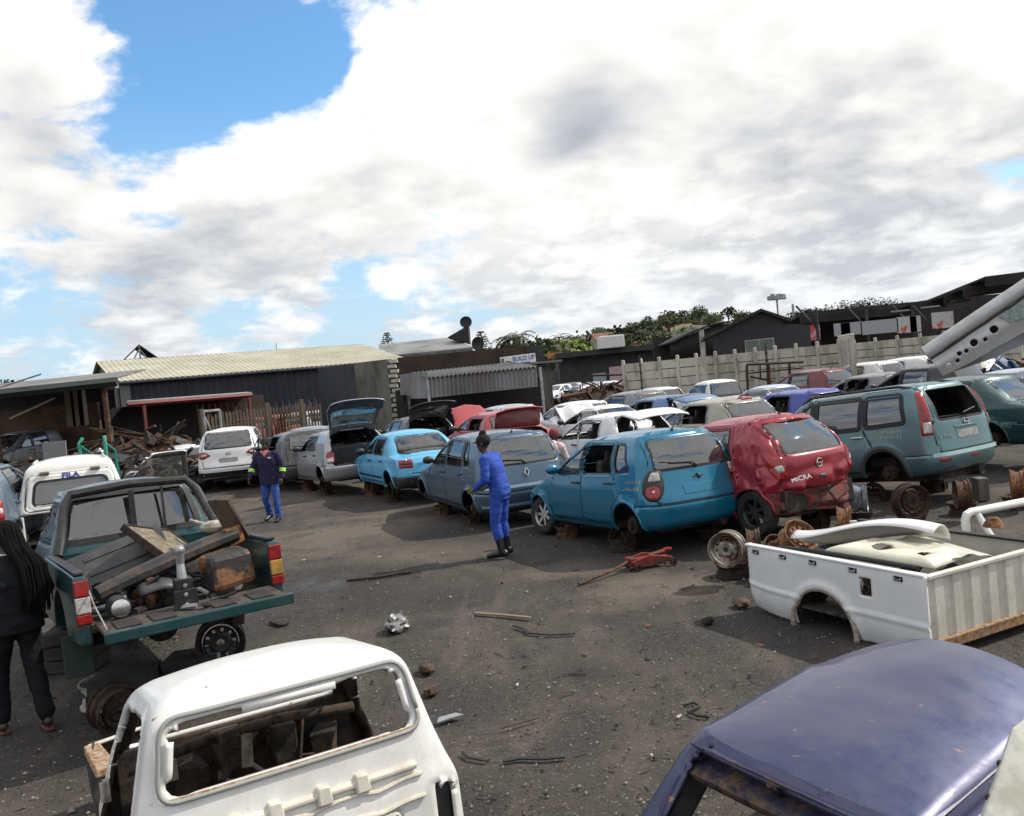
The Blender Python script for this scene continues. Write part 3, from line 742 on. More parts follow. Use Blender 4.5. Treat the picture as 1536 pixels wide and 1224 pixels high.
# worker bending to the grey-blue hatchback
wl = gp(757, 834)
r, Rh, jk, J = person('person in royal-blue overalls and black gumboots leaning over a wheel arch', (wl.x, wl.y, 0), 1.15, dict(
    pelvis=(-.02, 0, .95), chest=(.06, 0, 1.29), neck=(.12, 0, 1.47), head=(.165, 0, 1.60), tilt=.22, nod=.25, shl=(.08, .19, 1.41), shr=(.08, -.19, 1.41), ell=(.06, .27, 1.12), wrl=(.27, .22, .98), elr=(.04, -.26, 1.12), wrr=(.24, -.16, .98), hdl=(.9, -.1, -.2), hdr=(.9, .1, -.3), curl=.7,
    hipl=(-.02, .09, .90), hipr=(-.02, -.09, .90), knl=(.05, .11, .50), knr=(.03, -.10, .50), anl=(-.03, .12, .085), anr=(.0, -.11, .085), toel=(.14, .14, .035), toer=(.17, -.12, .035), boot=.30, cuff=.26, hem=-.09, glove=mat('olive_glove', (.11, .11, .03), .8)),
    BLUE, BLUE, mat('black_gumboot', (.008, .008, .009), .35))
c = MB(); c.sphere((-.012, 0, .045), 1, 12, sc=(.112, .090, .100), M=Rh); c.tube([(.02, 0, .14), (-.03, 0, .155), (-.09, 0, .15)], [.02, .045, .03], 10, M=Rh); c.box((.10, 0, .055), (.09, .11, .014), M=Rh)
fromtmp('cap', c, .010, mat('black_wool', (.01, .01, .01), .95), r, 3)
# man in navy jacket
ml = gp(411, 782)
r, Rh, jk, J = person('person in navy work jacket with lime armbands and blue trousers, walking', (ml.x, ml.y, 0), math.pi-.12, dict(
    pelvis=(0, 0, .95), chest=(.02, 0, 1.28), neck=(.03, 0, 1.46), head=(.055, 0, 1.60), tilt=.05, nod=.1, shl=(.02, .20, 1.40), shr=(.02, -.20, 1.40), ell=(-.02, .30, 1.12), wrl=(.06, .29, .88), elr=(.04, -.33, 1.13), wrr=(.20, -.34, .94), curl=.45, hdr=(.5, -.05, -.8),
    hipl=(0, .09, .90), hipr=(0, -.09, .90), knl=(.06, .12, .49), knr=(.02, -.12, .50), anl=(.04, .13, .085), anr=(-.16, -.13, .12), toel=(.20, .15, .035), toer=(.0, -.15, .06), cuff=.01, hem=-.17, fat=1.08),
    NAVY, BLUE2, mat('black_shoe', (.01, .01, .01), .4))
LIME = mat('lime_reflective_tape', (.35, .75, .10), .5)
for k in 'lr':
    e, w = J['el'+k], J['wr'+k]; a = e*.85+w*.15; b_ = e*.55+w*.45
    MB().tube([a, b_], [.067, .064], 16, caps=False).build('armband', LIME, r, True)
cl = MB(); cl.tube([(.10, .07, 1.47), (.145, .0, 1.37), (.10, -.07, 1.47)], .022, 8); cl.sphere((.09, 0, 1.43), 1, 8, sc=(.05, .05, .06)); fromtmp('shirt_collar', cl, .008, mat('pink_shirt', (.55, .16, .16), .8), r, 2)
MB().box((.157, .10, 1.33), (.006, .07, .025)).build('name_badge', mat('white_cloth', (.7, .7, .7), .7), r)
c = MB(); c.sphere((-.01, 0, .05), 1, 12, sc=(.108, .088, .092), M=Rh); c.box((.11, 0, .055), (.08, .12, .014), M=Rh); fromtmp('cap', c, .010, mat('black_wool', (.01, .01, .01), .95), r, 3)
# woman with dreadlocks at the edge
wl = gp(44, 1092)
DJ = mat('charcoal_jacket_cloth', (.010, .011, .013), .9, spec=.2, col2=(.016, .017, .019), scale=5, bmp=.3, bscale=60); DT = mat('charcoal_trouser_cloth', (.008, .009, .011), .9, spec=.2, col2=(.013, .014, .016), scale=4, bmp=.3, bscale=50)
r, Rh, jk, J = person('person with waist-long dreadlocks in charcoal jacket and sandals beside green pickup', (wl.x-.02, wl.y, 0), .75, dict(
    pelvis=(0, 0, .95), chest=(-.01, 0, 1.26), neck=(0, 0, 1.44), head=(.02, 0, 1.58), tilt=0, headyaw=.55, shl=(0, .19, 1.38), shr=(0, -.19, 1.38), ell=(.03, .29, 1.10), wrl=(.22, .22, .96), elr=(.04, -.28, 1.11), wrr=(.22, -.20, .98), curl=.6,
    hipl=(0, .09, .90), hipr=(0, -.09, .90), knl=(.12, .12, .50), knr=(-.01, -.10, .49), anl=(.10, .15, .085), anr=(-.16, -.12, .10), toel=(.27, .16, .04), toer=(.0, -.13, .045), cuff=.03, hem=-.14, sandal=1, fat=1.12),
    DJ, DT, mat('brown_sandal_leather', (.09, .03, .02), .6))
h = MB(); h.sphere((-.02, 0, .05), 1, 12, sc=(.112, .092, .098), M=Rh)
rg = random.Random(3)
for i in range(120):
    a = rg.uniform(-1.9, 1.9); p0 = Vector((-.02-.09*math.cos(a), .085*math.sin(a), rg.uniform(-.02, .11)))
    q0 = Rh @ p0; x, y = -.16-rg.uniform(0, .05), -.13+math.sin(a)*.075+rg.uniform(-.03, .03); L = rg.uniform(.95, 1.10)
    pts = [Rh @ Vector((0, 0, .11)), q0, Vector((q0.x*.4+x*.6-.01, q0.y*.75+y*.25, 1.50)), Vector((x, y, 1.34)), Vector((x-.01, y-.01, 1.18)), Vector((x+rg.uniform(-.01, .02), y+rg.uniform(-.02, .01), L))]
    h.tube(pts, [.008, .0105, .010, .0095, .008, .005], 6)
h.build('dreadlocks', mat('black_hair', (.006, .005, .005), .9, spec=.15, bmp=.6, bscale=120), r, True)
cl = MB(); cl.tube([(.045*math.cos(a)+.0, .062*math.sin(a), 1.455+.012*math.cos(a)) for a in np.linspace(0, 6.283, 21)], .012, 7); cl.build('collar', mat('white_cloth', (.7, .7, .7), .7), r, True)
# fourth worker, mostly hidden
wl = at(824, 690, 15.6)
r, Rh, jk, J = person('person in maroon cap and pale pink shirt stooping between two blue hatchbacks', (wl.x, wl.y, 0), -.5, dict(
    pelvis=(-.12, 0, .90), chest=(.08, 0, 1.16), neck=(.20, 0, 1.30), head=(.28, 0, 1.40), tilt=.6, nod=.3, shl=(.11, .19, 1.24), shr=(.11, -.19, 1.24), ell=(.18, .26, .98), wrl=(.40, .2, .90), elr=(.18, -.25, .98), wrr=(.40, -.16, .90), curl=.6,
    hipl=(-.12, .09, .86), hipr=(-.12, -.09, .86), knl=(.03, .11, .49), knr=(.02, -.10, .49), anl=(-.05, .12, .085), anr=(-.05, -.11, .085), cuff=.02, hem=-.09),
    mat('pale_pink_cloth', (.55, .42, .43), .85), DT, mat('black_shoe', (.01, .01, .01), .4))
c = MB(); c.sphere((-.012, 0, .05), 1, 12, sc=(.110, .090, .092), M=Rh); c.box((.11, 0, .05), (.09, .12, .014), M=Rh); fromtmp('cap', c, .010, mat('maroon_cloth', (.20, .035, .04), .9), r, 3)
# ---------------------------------------------------------------- ground
def dirt():
    m, t, b = newmat('yard_dirt')
    co = t.new('ShaderNodeTexCoord').outputs['Object']
    big = t.noise(co, .22, 5, .6, .5); mid = t.noise(co, 1.3, 7, .65, .4); fine = t.noise(co, 9, 6, .7); grit = t.noise(co, 70, 3, .6); trk = t.noise(t.vmul(co, (2.2, .35, 1)), 1.1, 5, .6, .6)
    c = t.mix(t.ramp(big, .38, .62), (0.0360, 0.0302, 0.0259), (0.0792, 0.0655, 0.0526))
    c = t.mix(t.ramp(mid, .40, .66), c, (0.0245, 0.0216, 0.0194)); c = t.mix(t.math('MULTIPLY', t.ramp(trk, .5, .66), .55), c, (0.0936, 0.0778, 0.0619))
    c = t.mix(t.math('MULTIPLY', t.ramp(fine, .50, .72), .6), c, (0.0187, 0.0173, 0.0166))
    def spot(px, py, rx, lo=.25, hi=1.0):
        p = gp(px, py); d = t.n.new('ShaderNodeVectorMath'); d.operation = 'DISTANCE'; t.l.new(co, d.inputs[0]); d.inputs[1].default_value = (p.x, p.y, 0)
        return t.ramp(t.math('ADD', d.outputs['Value'], t.math('MULTIPLY', t.math('SUBTRACT', mid, .5), rx*2.4)), rx*lo, rx*hi, 1, 0)
    sx_ = t.new('ShaderNodeSeparateXYZ', Vector=co); lx_ = t.math('ADD', t.math('MULTIPLY_ADD', sx_.outputs[1], .35, -2.42), t.math('ADD', sx_.outputs[0], t.math('MULTIPLY', t.math('SUBTRACT', big, .5), 1.2)))
    trd = 0.0
    for o_ in (-1.3, -.55, .25, .95, 1.75, -2.3): trd = t.math('MAXIMUM', t.ramp(t.math('ABSOLUTE', t.math('SUBTRACT', lx_, o_)), .07, .17, 1, 0), trd)
    tread = t.math('MULTIPLY', trd, t.ramp(t.noise(t.vmul(co, (1, 9, 1)), 2.2, 3, .6), .40, .60)); tread = t.math('MULTIPLY', tread, t.ramp(t.noise(co, .6, 3), .40, .56))
    c = t.mix(t.math('MULTIPLY', tread, .75), c, (.020, .018, .016))
    oil = spot(500, 872, 1.5, .45); 
    for a in ((560, 905, 1.0), (430, 925, .9), (640, 900, .8), (1000, 960, .7), (880, 1010, .5), (960, 820, 1.6), (700, 800, 1.8), (1250, 930, .9), (700, 1050, .6), (1400, 760, 1.6)): oil = t.math('MAXIMUM', oil, t.math('MULTIPLY', spot(*a), .8))
    sand = spot(520, 800, 2.2)
    for a in ((640, 825, 1.4), (860, 850, .8), (480, 740, 3.0), (980, 880, .9), (1330, 800, 1.0)): sand = t.math('MAXIMUM', sand, spot(*a))
    c = t.mix(t.math('MULTIPLY', sand, .8), c, (0.1188, 0.0950, 0.0720)); c = t.mix(t.math('MULTIPLY', oil, .78), c, (0.0130, 0.0122, 0.0122))
    sp = t.ramp(t.noise(co, 42, 2, .5), .66, .70); sp2 = t.ramp(t.noise(co, 24, 2, .5), .70, .73)
    c = t.mix(t.math('MULTIPLY', sp, .75), c, (0.2160, 0.2088, 0.2016)); c = t.mix(sp2, c, (0.0101, 0.0094, 0.0094))
    c = t.mix(t.math('MULTIPLY', t.ramp(grit, .45, .7), .35), c, (0.1224, 0.1116, 0.1008))
    wet = t.math('MULTIPLY', spot(490, 872, .75), t.ramp(mid, .42, .56))
    setb(t, b, Base__Color=c, Roughness=t.ramp(wet, 0, 1, .92, .16))
    h = t.math('ADD', t.math('MULTIPLY', fine, .5), t.math('ADD', t.math('MULTIPLY', grit, .28), t.math('MULTIPLY', mid, .9)))
    n = t.new('ShaderNodeBump', Height=t.math('MULTIPLY', h, t.ramp(wet, 0, 1, 1, .05)), Strength=.75, Distance=.05); t.l.new(n.outputs[0], b.inputs['Normal'])
    b.inputs['Specular IOR Level'].default_value = .35
    return m
def coords(dense, lim):
    a = list(np.arange(-dense, dense+.01, .3)); x = dense; s_ = .3
    while x < lim: s_ *= 1.4; x += s_; a = [-x]+a+[x]
    return a
xs = coords(12, 2500); ys = [y+12 for y in coords(12, 2500)]
V = [(x, y, .022*noise.noise(Vector((x*.7, y*.7, 0)))-.012 if abs(x) < 12 and abs(y-12) < 12 else -.012) for y in ys for x in xs]; nx = len(xs)
tag(meshobj('ground', V, [(j*nx+i, j*nx+i+1, (j+1)*nx+i+1, (j+1)*nx+i) for j in range(len(ys)-1) for i in range(nx-1)], dirt(), None, True), kind='structure')
# ---------------------------------------------------------------- walls and sheds
def corr(mb, o, u, v, n, amp=.03, mi=0):
    o, u, v = Vector(o), Vector(u), Vector(v); nn = u.cross(v).normalized(); V, F = [], []
    for i in range(n*6+1):
        q = nn*amp*math.cos(i*math.pi/3); p = o+u*(i/(n*6))+q; V += [p, p+v]
    for i in range(n*6): F.append((2*i, 2*i+2, 2*i+3, 2*i+1))
    mb.add(V, F, mi)
def quad(mb, a, b, c, d, mi=0): mb.add([a, b, c, d], [(0, 1, 2, 3)], mi)
NAVYS = sheet('navy_sheeting', (.018, .022, .036), (.034, .038, .050), (.09, .06, .045), .35); KHAKI = sheet('khaki_roofing', (.34, .32, .23), (.44, .42, .32), (.22, .13, .07), .45)
GALV = sheet('weathered_sheeting', (.24, .245, .25), (.14, .14, .14), (.17, .09, .05), .7, .55, .2); ROOFG = sheet('grey_roof_sheets', (.20, .195, .185), (.10, .09, .085), (.14, .08, .05), .7, .75)
DKW = mat('dark_grey_wall', (.045, .046, .050), .8, col2=(.032, .032, .035), scale=.7); CONC = mat('grey_concrete', (.15, .145, .13), .9, col2=(.08, .075, .065), scale=1.4, str_=(1, 1, .3), bmp=.4)
PALEC = mat('pale_concrete', (.44, .41, .36), .9, col2=(.28, .26, .22), scale=2.2, str_=(1, 1, .35), bmp=.3); BRN = mat('brown_wall', (.050, .035, .026), .9, col2=(.026, .02, .017), scale=.8); SHADEW = mat('shaded_wall', (.020, .018, .017), .9, col2=(.034, .028, .024), scale=.8)  # SHADEW: shade of the shed interiors is put into the wall colour
REDST = mat('red_steel', (.16, .022, .018), .6, col2=(.10, .025, .02), scale=3); WOOD = mat('grey_timber', (.085, .065, .048), .9, col2=(.045, .036, .03), scale=3, str_=(1, 1, .2)); CREAMW = mat('cream_sheet', (.40, .38, .28), .7)
WING = glass('building_glass', (.08, .10, .10), .15)
# navy warehouse with khaki roof
wa = rad(30); e = Vector((math.cos(wa), math.sin(wa), 0)); nn = Vector((-math.sin(wa), math.cos(wa), 0)); c0 = Vector((*at(178, 572, 48).xy, 0)); LW = 16.4; DW = 7.0; HE = 4.25; HR = 5.75
wr = thing('warehouse', 'long navy corrugated warehouse with khaki sheet roof', 'warehouse', (0, 0, 0))
b = MB(); corr(b, c0, e*LW, Vector((0, 0, HE)), 42, .05); corr(b, c0+nn*2*DW, -nn*2*DW, Vector((0, 0, HE)), 34, .05); corr(b, c0+e*LW, nn*2*DW, Vector((0, 0, HE)), 34, .05); quad(b, c0+nn*2*DW+Vector((0, 0, HE)), c0+Vector((0, 0, HE)), c0+nn*DW+Vector((0, 0, HR-.05)), c0+nn*DW+Vector((0, 0, HR-.05)) + nn*.01); b.build('wall', NAVYS, wr)
b = MB(); corr(b, c0-e*.3-nn*.35+Vector((0, 0, HE-.02)), e*(LW+.5), nn*(DW+.35)+Vector((0, 0, HR-HE)), 58, .022); corr(b, c0-e*.3+nn*DW+Vector((0, 0, HR)), e*(LW+.5), nn*(DW+.3)-Vector((0, 0, HR-HE)), 58, .022); b.build('roof', KHAKI, wr, solid=.02)
b = MB(); b.tube([c0-e*.3-nn*.36+Vector((0, 0, HE-.12)), c0+e*(LW+.2)-nn*.36+Vector((0, 0, HE-.12))], .09, 8); b.build('gutter', NAVYS, wr)
b = MB(); b.box(c0+e*.25-nn*.07+Vector((0, 0, HE/2)), (.5, .06, HE), rz=wa); b.build('corner_cladding', mat('pale_green_metal', (.12, .145, .14), .6), wr)
b = MB(); b.box(c0+e*13.4-nn*.09+Vector((0, 0, 2.95)), (.7, .05, .32), rz=wa); b.build('notice', mat('yellow_notice', (.35, .20, .03), .7), wr)
# roof truss gable far behind it
p = at(210, 530, 75); tr = thing('gable_roof', 'small open gable roof poking above the warehouse ridge', 'roof', (p.x, p.y, 0), .45)
b = MB(); H0, H1 = at(185, 540, 75).z, at(207, 517, 75).z
quad(b, (-1.3, 0, H0), (0, 0, H1), (0, 6, H1), (-1.3, 6, H0)); quad(b, (0, 0, H1), (1.3, 0, H0), (1.3, 6, H0), (0, 6, H1)); b.build('roof', ROOFG, tr, solid=.06)
b = MB(); b.tube([(-1.25, .1, H0-.05), (1.25, .1, H0-.05)], .07, 6); b.tube([(0, .1, H0), (0, .1, H1-.1)], .07, 6); b.tube([(.5, .1, H0), (.05, .1, H1-.4)], .05, 6); b.tube([(-.5, .1, H0), (-.05, .1, H1-.4)], .05, 6); b.build('truss', STEEL, tr)
b = MB(); b.box((0, 3, H0/2), (2.4, 5.6, H0)); b.build('wall', BRN, tr)
# open shed at the left
os_ = thing('open_shed', 'dark open-fronted shed with a green fascia at the left edge', 'shed', (0, 0, 0))
a, c = at(-40, 590, 31), at(176, 567, 31)
b = MB(); b.add([(a.x, 31, a.z), (c.x, 31, c.z), (c.x-2.6, 40, c.z+.62), (a.x-6, 40, a.z+.62)], [(0, 1, 2, 3)]); b.build('roof', ROOFG, os_, solid=.06)
b = MB(); m_ = (a+c)/2; b.tube([(a.x, 30.95, a.z-.12), (c.x, 30.95, c.z-.12)], .16, 4); b.build('fascia', mat('dark_green_metal', (.022, .032, .026), .6), os_)
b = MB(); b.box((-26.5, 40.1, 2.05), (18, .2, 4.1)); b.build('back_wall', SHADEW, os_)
b = MB(); b.box((at(62, 640, 38).x, 38, 1.6), (5.0, .2, 3.0)); b.build('brown_partition', mat('brown_board', (.085, .050, .030), .9, col2=(.05, .03, .02), scale=1.5), os_)
for px, r_ in ((158, .10), (-10, .10)):
    q = at(px, 600, 31.3); b = MB(); b.tube([(q.x, 31.3, 0), (q.x, 31.3, 3.75)], r_, 8); b.build('post', RUST, os_)
b = MB()
for px, w_ in ((106, .35), (117, .45), (123, .2)): q = at(px, 600, 36); b.box((q.x, 36, 2.95), (w_, .3, 1.5))
b.build('duct', mat('tan_duct', (.15, .125, .085), .8), os_)
b = MB(); q = at(55, 600, 35); b.box((q.x-.2, 35, 3.05), (1.6, .8, .06), ry=-.33, rx=.2); b.build('loose_sheet', CREAMW, os_)
b = MB(); q = at(166, 577, 31.6); b.box((q.x, 31.6, 3.55), (.45, .3, .3)); b.build('floodlight', STEEL, os_, bevel=.03)
b = MB(); q = at(62, 561, 31); q2 = at(0, 581, 31); b.tube([q2, q], .03, 6); tag(b.build('roof_pole', STEEL), 'thin metal pole leaning off the open shed roof', 'pole')
# red lean-to
rl_ = thing('lean_to', 'red steel lean-to against the navy warehouse', 'lean-to', (0, 0, 0))
A = [at(190, 603, 37.5), at(378, 589, 41.5)]; up_ = Vector((-.9, 2.2, .06))
b = MB(); b.add([A[0], A[1], A[1]+up_, A[0]+up_], [(0, 1, 2, 3)]); b.build('roof', mat('faded_sheet', (.30, .30, .30), .6, col2=(.2, .19, .18), scale=2), rl_, solid=.05)
b = MB(); b.tube([A[0]-Vector((0, 0, .12)), A[1]-Vector((0, 0, .12))], .10, 4); b.build('beam', REDST, rl_)
for f_ in (.12, .97): q = A[0].lerp(A[1], f_); b = MB(); b.tube([(q.x, q.y, 0), (q.x, q.y, q.z-.1)], .085, 4); b.build('post', REDST, rl_)
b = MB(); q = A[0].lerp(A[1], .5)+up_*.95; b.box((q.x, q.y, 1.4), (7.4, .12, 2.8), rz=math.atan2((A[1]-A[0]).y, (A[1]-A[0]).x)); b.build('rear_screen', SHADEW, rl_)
b = MB(); rg = random.Random(2)
for i in range(9): q = A[0].lerp(A[1], .5+.05*i)+Vector((0, .4, -.35)); b.tube([q, q+Vector((rg.uniform(-.1, .1), 0, rg.uniform(-.5, -1.2)))], .035, 5)
b.build('hanging_chain', RUST, rl_)
# timber paling fence
fn_ = thing('paling_fence', 'grey timber paling fence in front of the navy warehouse', 'fence', (0, 0, 0))
A0, A1 = at(303, 645, 37.2), at(487, 640, 42.5); A0.z = A1.z = 0; b = MB(); rg = random.Random(3); N = 38; ang = math.atan2((A1-A0).y, (A1-A0).x)
for i in range(N):
    q = A0.lerp(A1, i/(N-1)); h = 2.15+rg.uniform(-.08, .12); w_ = rg.uniform(.085, .13)
    b.add([(q.x-w_/2*math.cos(ang), q.y-w_/2*math.sin(ang)-.012, 0), (q.x+w_/2*math.cos(ang), q.y+w_/2*math.sin(ang)-.012, 0), (q.x+w_/2*math.cos(ang), q.y+w_/2*math.sin(ang), h-.08), (q.x, q.y, h), (q.x-w_/2*math.cos(ang), q.y-w_/2*math.sin(ang), h-.08)], [(0, 1, 2, 3, 4)])
b.build('palings', WOOD, fn_, solid=.03)
b = MB()
for z in (.5, 1.6): b.tube([A0+Vector((0, .06, z)), A1+Vector((0, .06, z))], .05, 4)
b.build('rails', WOOD, fn_)
for f_ in (0, .5, .8, 1): q = A0.lerp(A1, f_); b = MB(); b.box((q.x, q.y+.1, 1.15), (.2, .2, 2.5), rz=ang); b.build('post', WOOD, fn_)
# concrete walls with a toothed end
cw = thing('concrete_wall', 'tall stained concrete wall with a toothed broken end', 'wall', (0, 0, 0))
p0, p1, p2 = at(484, 600, 41), at(540, 600, 40), at(590, 600, 39)
b = MB(); m_ = (p0+p1)/2; b.box((m_.x, m_.y+.1, at(510, 548, 40.5).z/2), ((p1-p0).length, .3, at(510, 548, 40.5).z), rz=math.atan2((p1-p0).y, (p1-p0).x)); b.build('painted_section', NAVYS, cw)
HC = at(565, 541, 39.5).z; m_ = (p1+p2)/2; b = MB(); b.box((m_.x, m_.y, HC/2), ((p2-p1).length, .32, HC), rz=math.atan2((p2-p1).y, (p2-p1).x)); b.build('bare_section', CONC, cw)
b = MB(); k = int(HC/.2)
for i in range(k): b.box((p2.x+.12+(.06 if i % 2 else -.03), p2.y-.02, .1+i*HC/k), (.34, .36, .145), jit=.015)
b.build('toothed_end', PALEC, cw)
# corrugated awning shed
aw = thing('awning_shed', 'corrugated iron awning shed with a grey sheet apron', 'shed', (0, 0, 0))
Y0 = 34.0; TLp, TRp, BLp, BRp = at(641, 568, Y0), at(806, 551, Y0+1.5), at(643, 597, Y0), at(806, 580, Y0+1.5); LTp = at(601, 562, Y0+3.5); LBp = at(602, 599, Y0+3.5)
b = MB(); corr(b, BLp, BRp-BLp, TLp-BLp, 26, .035); corr(b, LBp, BLp-LBp, LTp-LBp, 9, .035); b.build('apron', GALV, aw, solid=.01)
b = MB(); bk = Vector((-.9, 3.6, .30)); corr(b, TLp+Vector((-.1, -.15, .02)), (TRp-TLp)*1.02, bk, 26, .04); b.build('roof', ROOFG, aw, solid=.015)
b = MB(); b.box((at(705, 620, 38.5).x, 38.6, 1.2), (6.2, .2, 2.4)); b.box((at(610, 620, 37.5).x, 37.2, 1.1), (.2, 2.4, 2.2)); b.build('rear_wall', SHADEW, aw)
for P in (TRp+Vector((.1, -.1, 0)), TLp): b = MB(); b.tube([(P.x, P.y, 0), P], .06, 8); b.build('post', STEEL, aw)
# block pier and brown building behind
pr_ = thing('block_building', 'flat-roofed dark brown building behind the awning', 'building', (0, 0, 0))
z1 = at(800, 546, 40).z; xa, xb = at(592, 560, 44).x, at(836, 545, 40).x
b = MB(); b.box(((xa+xb)/2, 42.4, z1/2-.05), (xb-xa-.6, 4.2, z1-.1)); b.build('wall', CONC, pr_)
b = MB(); b.box(((xa+xb)/2, 42.2, z1+.03), (xb-xa+.4, 5.2, .10)); b.build('roof', ROOFG, pr_)
b = MB(); z2 = at(720, 526, 47).z; b.box(((at(600, 545, 47).x+at(790, 525, 47).x)/2, 48.5, z2/2), (at(790, 525, 47).x-at(600, 545, 47).x, 5, z2)); b.build('upper_storey', BRN, pr_)
b = MB(); x0_, x1_ = at(700, 526, 50).x, at(815, 522, 50).x; b.box(((x0_+x1_)/2, 53, at(760, 522, 50).z/2), (x1_-x0_, 4, at(760, 522, 50).z)); b.build('parapet', DKW, pr_)
sg = thing('shop_sign', 'white board with blue capitals standing on the flat roof', 'sign', at(777, 540, 39.6)); sg.rotation_euler = (0, -.035, 0)
b = MB(); b.box((0, .04, 0), (1.56, .06, .42)); b.build('board', mat('sign_white', (.72, .72, .70), .5), sg, bevel=.01)
MT = Matrix.Rotation(math.pi/2, 4, 'X'); BLT = mat('sign_blue', (.03, .13, .40), .5)
text('lettering', 'BUILD UP', .28, Matrix.Translation((.25, .0, .05)) @ MT, BLT, sg, .004, sx=.82); text('lettering', 'SPARES', .10, Matrix.Translation((.22, .0, -.14)) @ MT, BLT, sg, .004) if 0 else None
b = MB(); b.box((.22, .004, -.145), (.60, .01, .045)); b.build('underline', BLT, sg); b = MB(); b.box((-.68, .004, .0), (.15, .012, .30)); b.build('picture_block', mat('sign_brown', (.26, .14, .09), .6), sg)
b = MB(); b.lathe([(.05, 0), (.085, 0), (.085, .01), (.05, .01)], 18, Matrix.Translation((-.47, .005, -.06)) @ MT, close=True); b.box((-.34, .004, -.06), (.08, .01, .10)); b.build('emblem', DKW, sg)
# pale roofed factory with black gable and dish
fa_ = thing('factory', 'pale-roofed factory with a black triangular parapet', 'factory', (0, 0, 0))
Yf = 66; q0, q1, q2, q3 = at(585, 533, Yf), at(709, 521, Yf), at(688, 506, Yf+9), at(566, 517, Yf+9)
b = MB(); corr(b, q0, q1-q0, q3-q0, 30, .05); b.build('roof', mat('pale_roof', (.40, .39, .37), .6, col2=(.26, .25, .24), scale=.35), fa_, solid=.02)
b = MB(); corr(b, Vector((q0.x, q0.y, q0.z-.9)), Vector((q1.x-q0.x, 0, q1.z-q0.z)), Vector((0, .0, .9)), 30, .05); b.build('eaves_sheet', GALV, fa_)
b = MB(); b.box(((q0.x+q1.x)/2, Yf+5, q0.z/2-.5), (q1.x-q0.x, 9, q0.z-1)); b.build('wall', BRN, fa_)
t0, t1, t2 = at(671, 506, Yf+3), at(702, 488, Yf+3), at(704, 515, Yf+3)
b = MB(); b.add([t0, t2, t1], [(0, 1, 2)]); b.add([t0+Vector((0, 3, 0)), t2+Vector((0, 3, 0)), t1+Vector((0, 3, 0))], [(0, 1, 2)]); b.add([t1, t2, t2+Vector((0, 3, 0)), t1+Vector((0, 3, 0)), t0, t0+Vector((0, 3, 0))], [(0, 1, 2, 3), (4, 0, 3, 5)]); b.build('parapet', mat('black_cladding', (.018, .016, .015), .8), fa_)
q = at(699, 484, Yf+4); b = MB(); b.lathe([(.0, .0), (.25, .06), (.42, .2), (.46, .3)], 20, Matrix.Translation(q) @ Matrix.Rotation(rad(80), 4, 'X') @ Matrix.Translation((0, 0, -.1))); b.tube([q, q-Vector((0, 0, 1.0))], .05, 6); b.build('satellite_dish', DKW, fa_, True, solid=.02)
q = at(714, 515, Yf-2); b = MB(); b.lathe([(.0, .0), (.3, .1), (.5, .3)], 20, Matrix.Translation(q) @ Matrix.Rotation(rad(100), 4, 'X') @ Matrix.Rotation(.5, 4, 'Y')); b.build('wall_dish', DKW, fa_, True, solid=.02)
# long dark building
lb = thing('long_building', 'long low dark building with small pale windows, far side of the lot', 'building', (0, 0, 0))
Yl = 88; u0, u1 = at(838, 545, Yl), at(1110, 520, Yl); dv = (u1-u0).normalized(); al = math.atan2(u1.y-u0.y, u1.x-u0.x)
zt_ = at(838, 531, Yl).z-.25; b = MB(); m_ = (u0+u1)/2; b.box((m_.x, m_.y+3, zt_/2-.15), ((u1-u0).length, 6, zt_-.3), rz=al); b.build('wall', DKW, lb)
b = MB(); b.box((m_.x, m_.y+2.5, zt_+.05), ((u1-u0).length+.6, 8, .5), rz=al); b.build('roof', mat('dark_roof', (.03, .03, .033), .8), lb)
for px, py in ((958, 537), (973, 538), (995, 534), (1063, 529), (890, 545), (912, 541)):
    f_ = (px-838)/240; q = u0.lerp(u1, f_); o = MB().box((q.x, q.y-.03, 1.5), (1.3, .08, 1.2), rz=al).build('window', mat('pale_window', (.30, .36, .38), .3), lb)
q = u0.lerp(u1, (914-838)/240); MB().box((q.x, q.y-.1, 1.3), (1.6, .1, 2.6), rz=al).build('poster', mat('pink_poster', (.55, .38, .42), .6), lb)
q = at(918, 517, Yl-2); MB().box((q.x, q.y+1, zt_+.9), (2.4, 2.4, 1.2), rz=al).build('roof_tank', mat('white_tank', (.6, .6, .58), .6), lb, bevel=.1)
b = MB(); x0_, x1_ = at(818, 540, 92).x, at(900, 530, 92).x; b.box(((x0_+x1_)/2, 94, 1.4), (x1_-x0_, 3, 2.8)); tag(b.build('grey_building', CONC), 'small pale grey building left of the long dark one', 'building')
b = MB(); q = at(832, 533, 90.5); b.box((q.x, 90.4, q.z), (1.5, .1, .5)); tag(b.build('orange_sign', mat('orange_board', (.55, .16, .05), .6)), 'small orange sign on the pale grey building', 'sign')
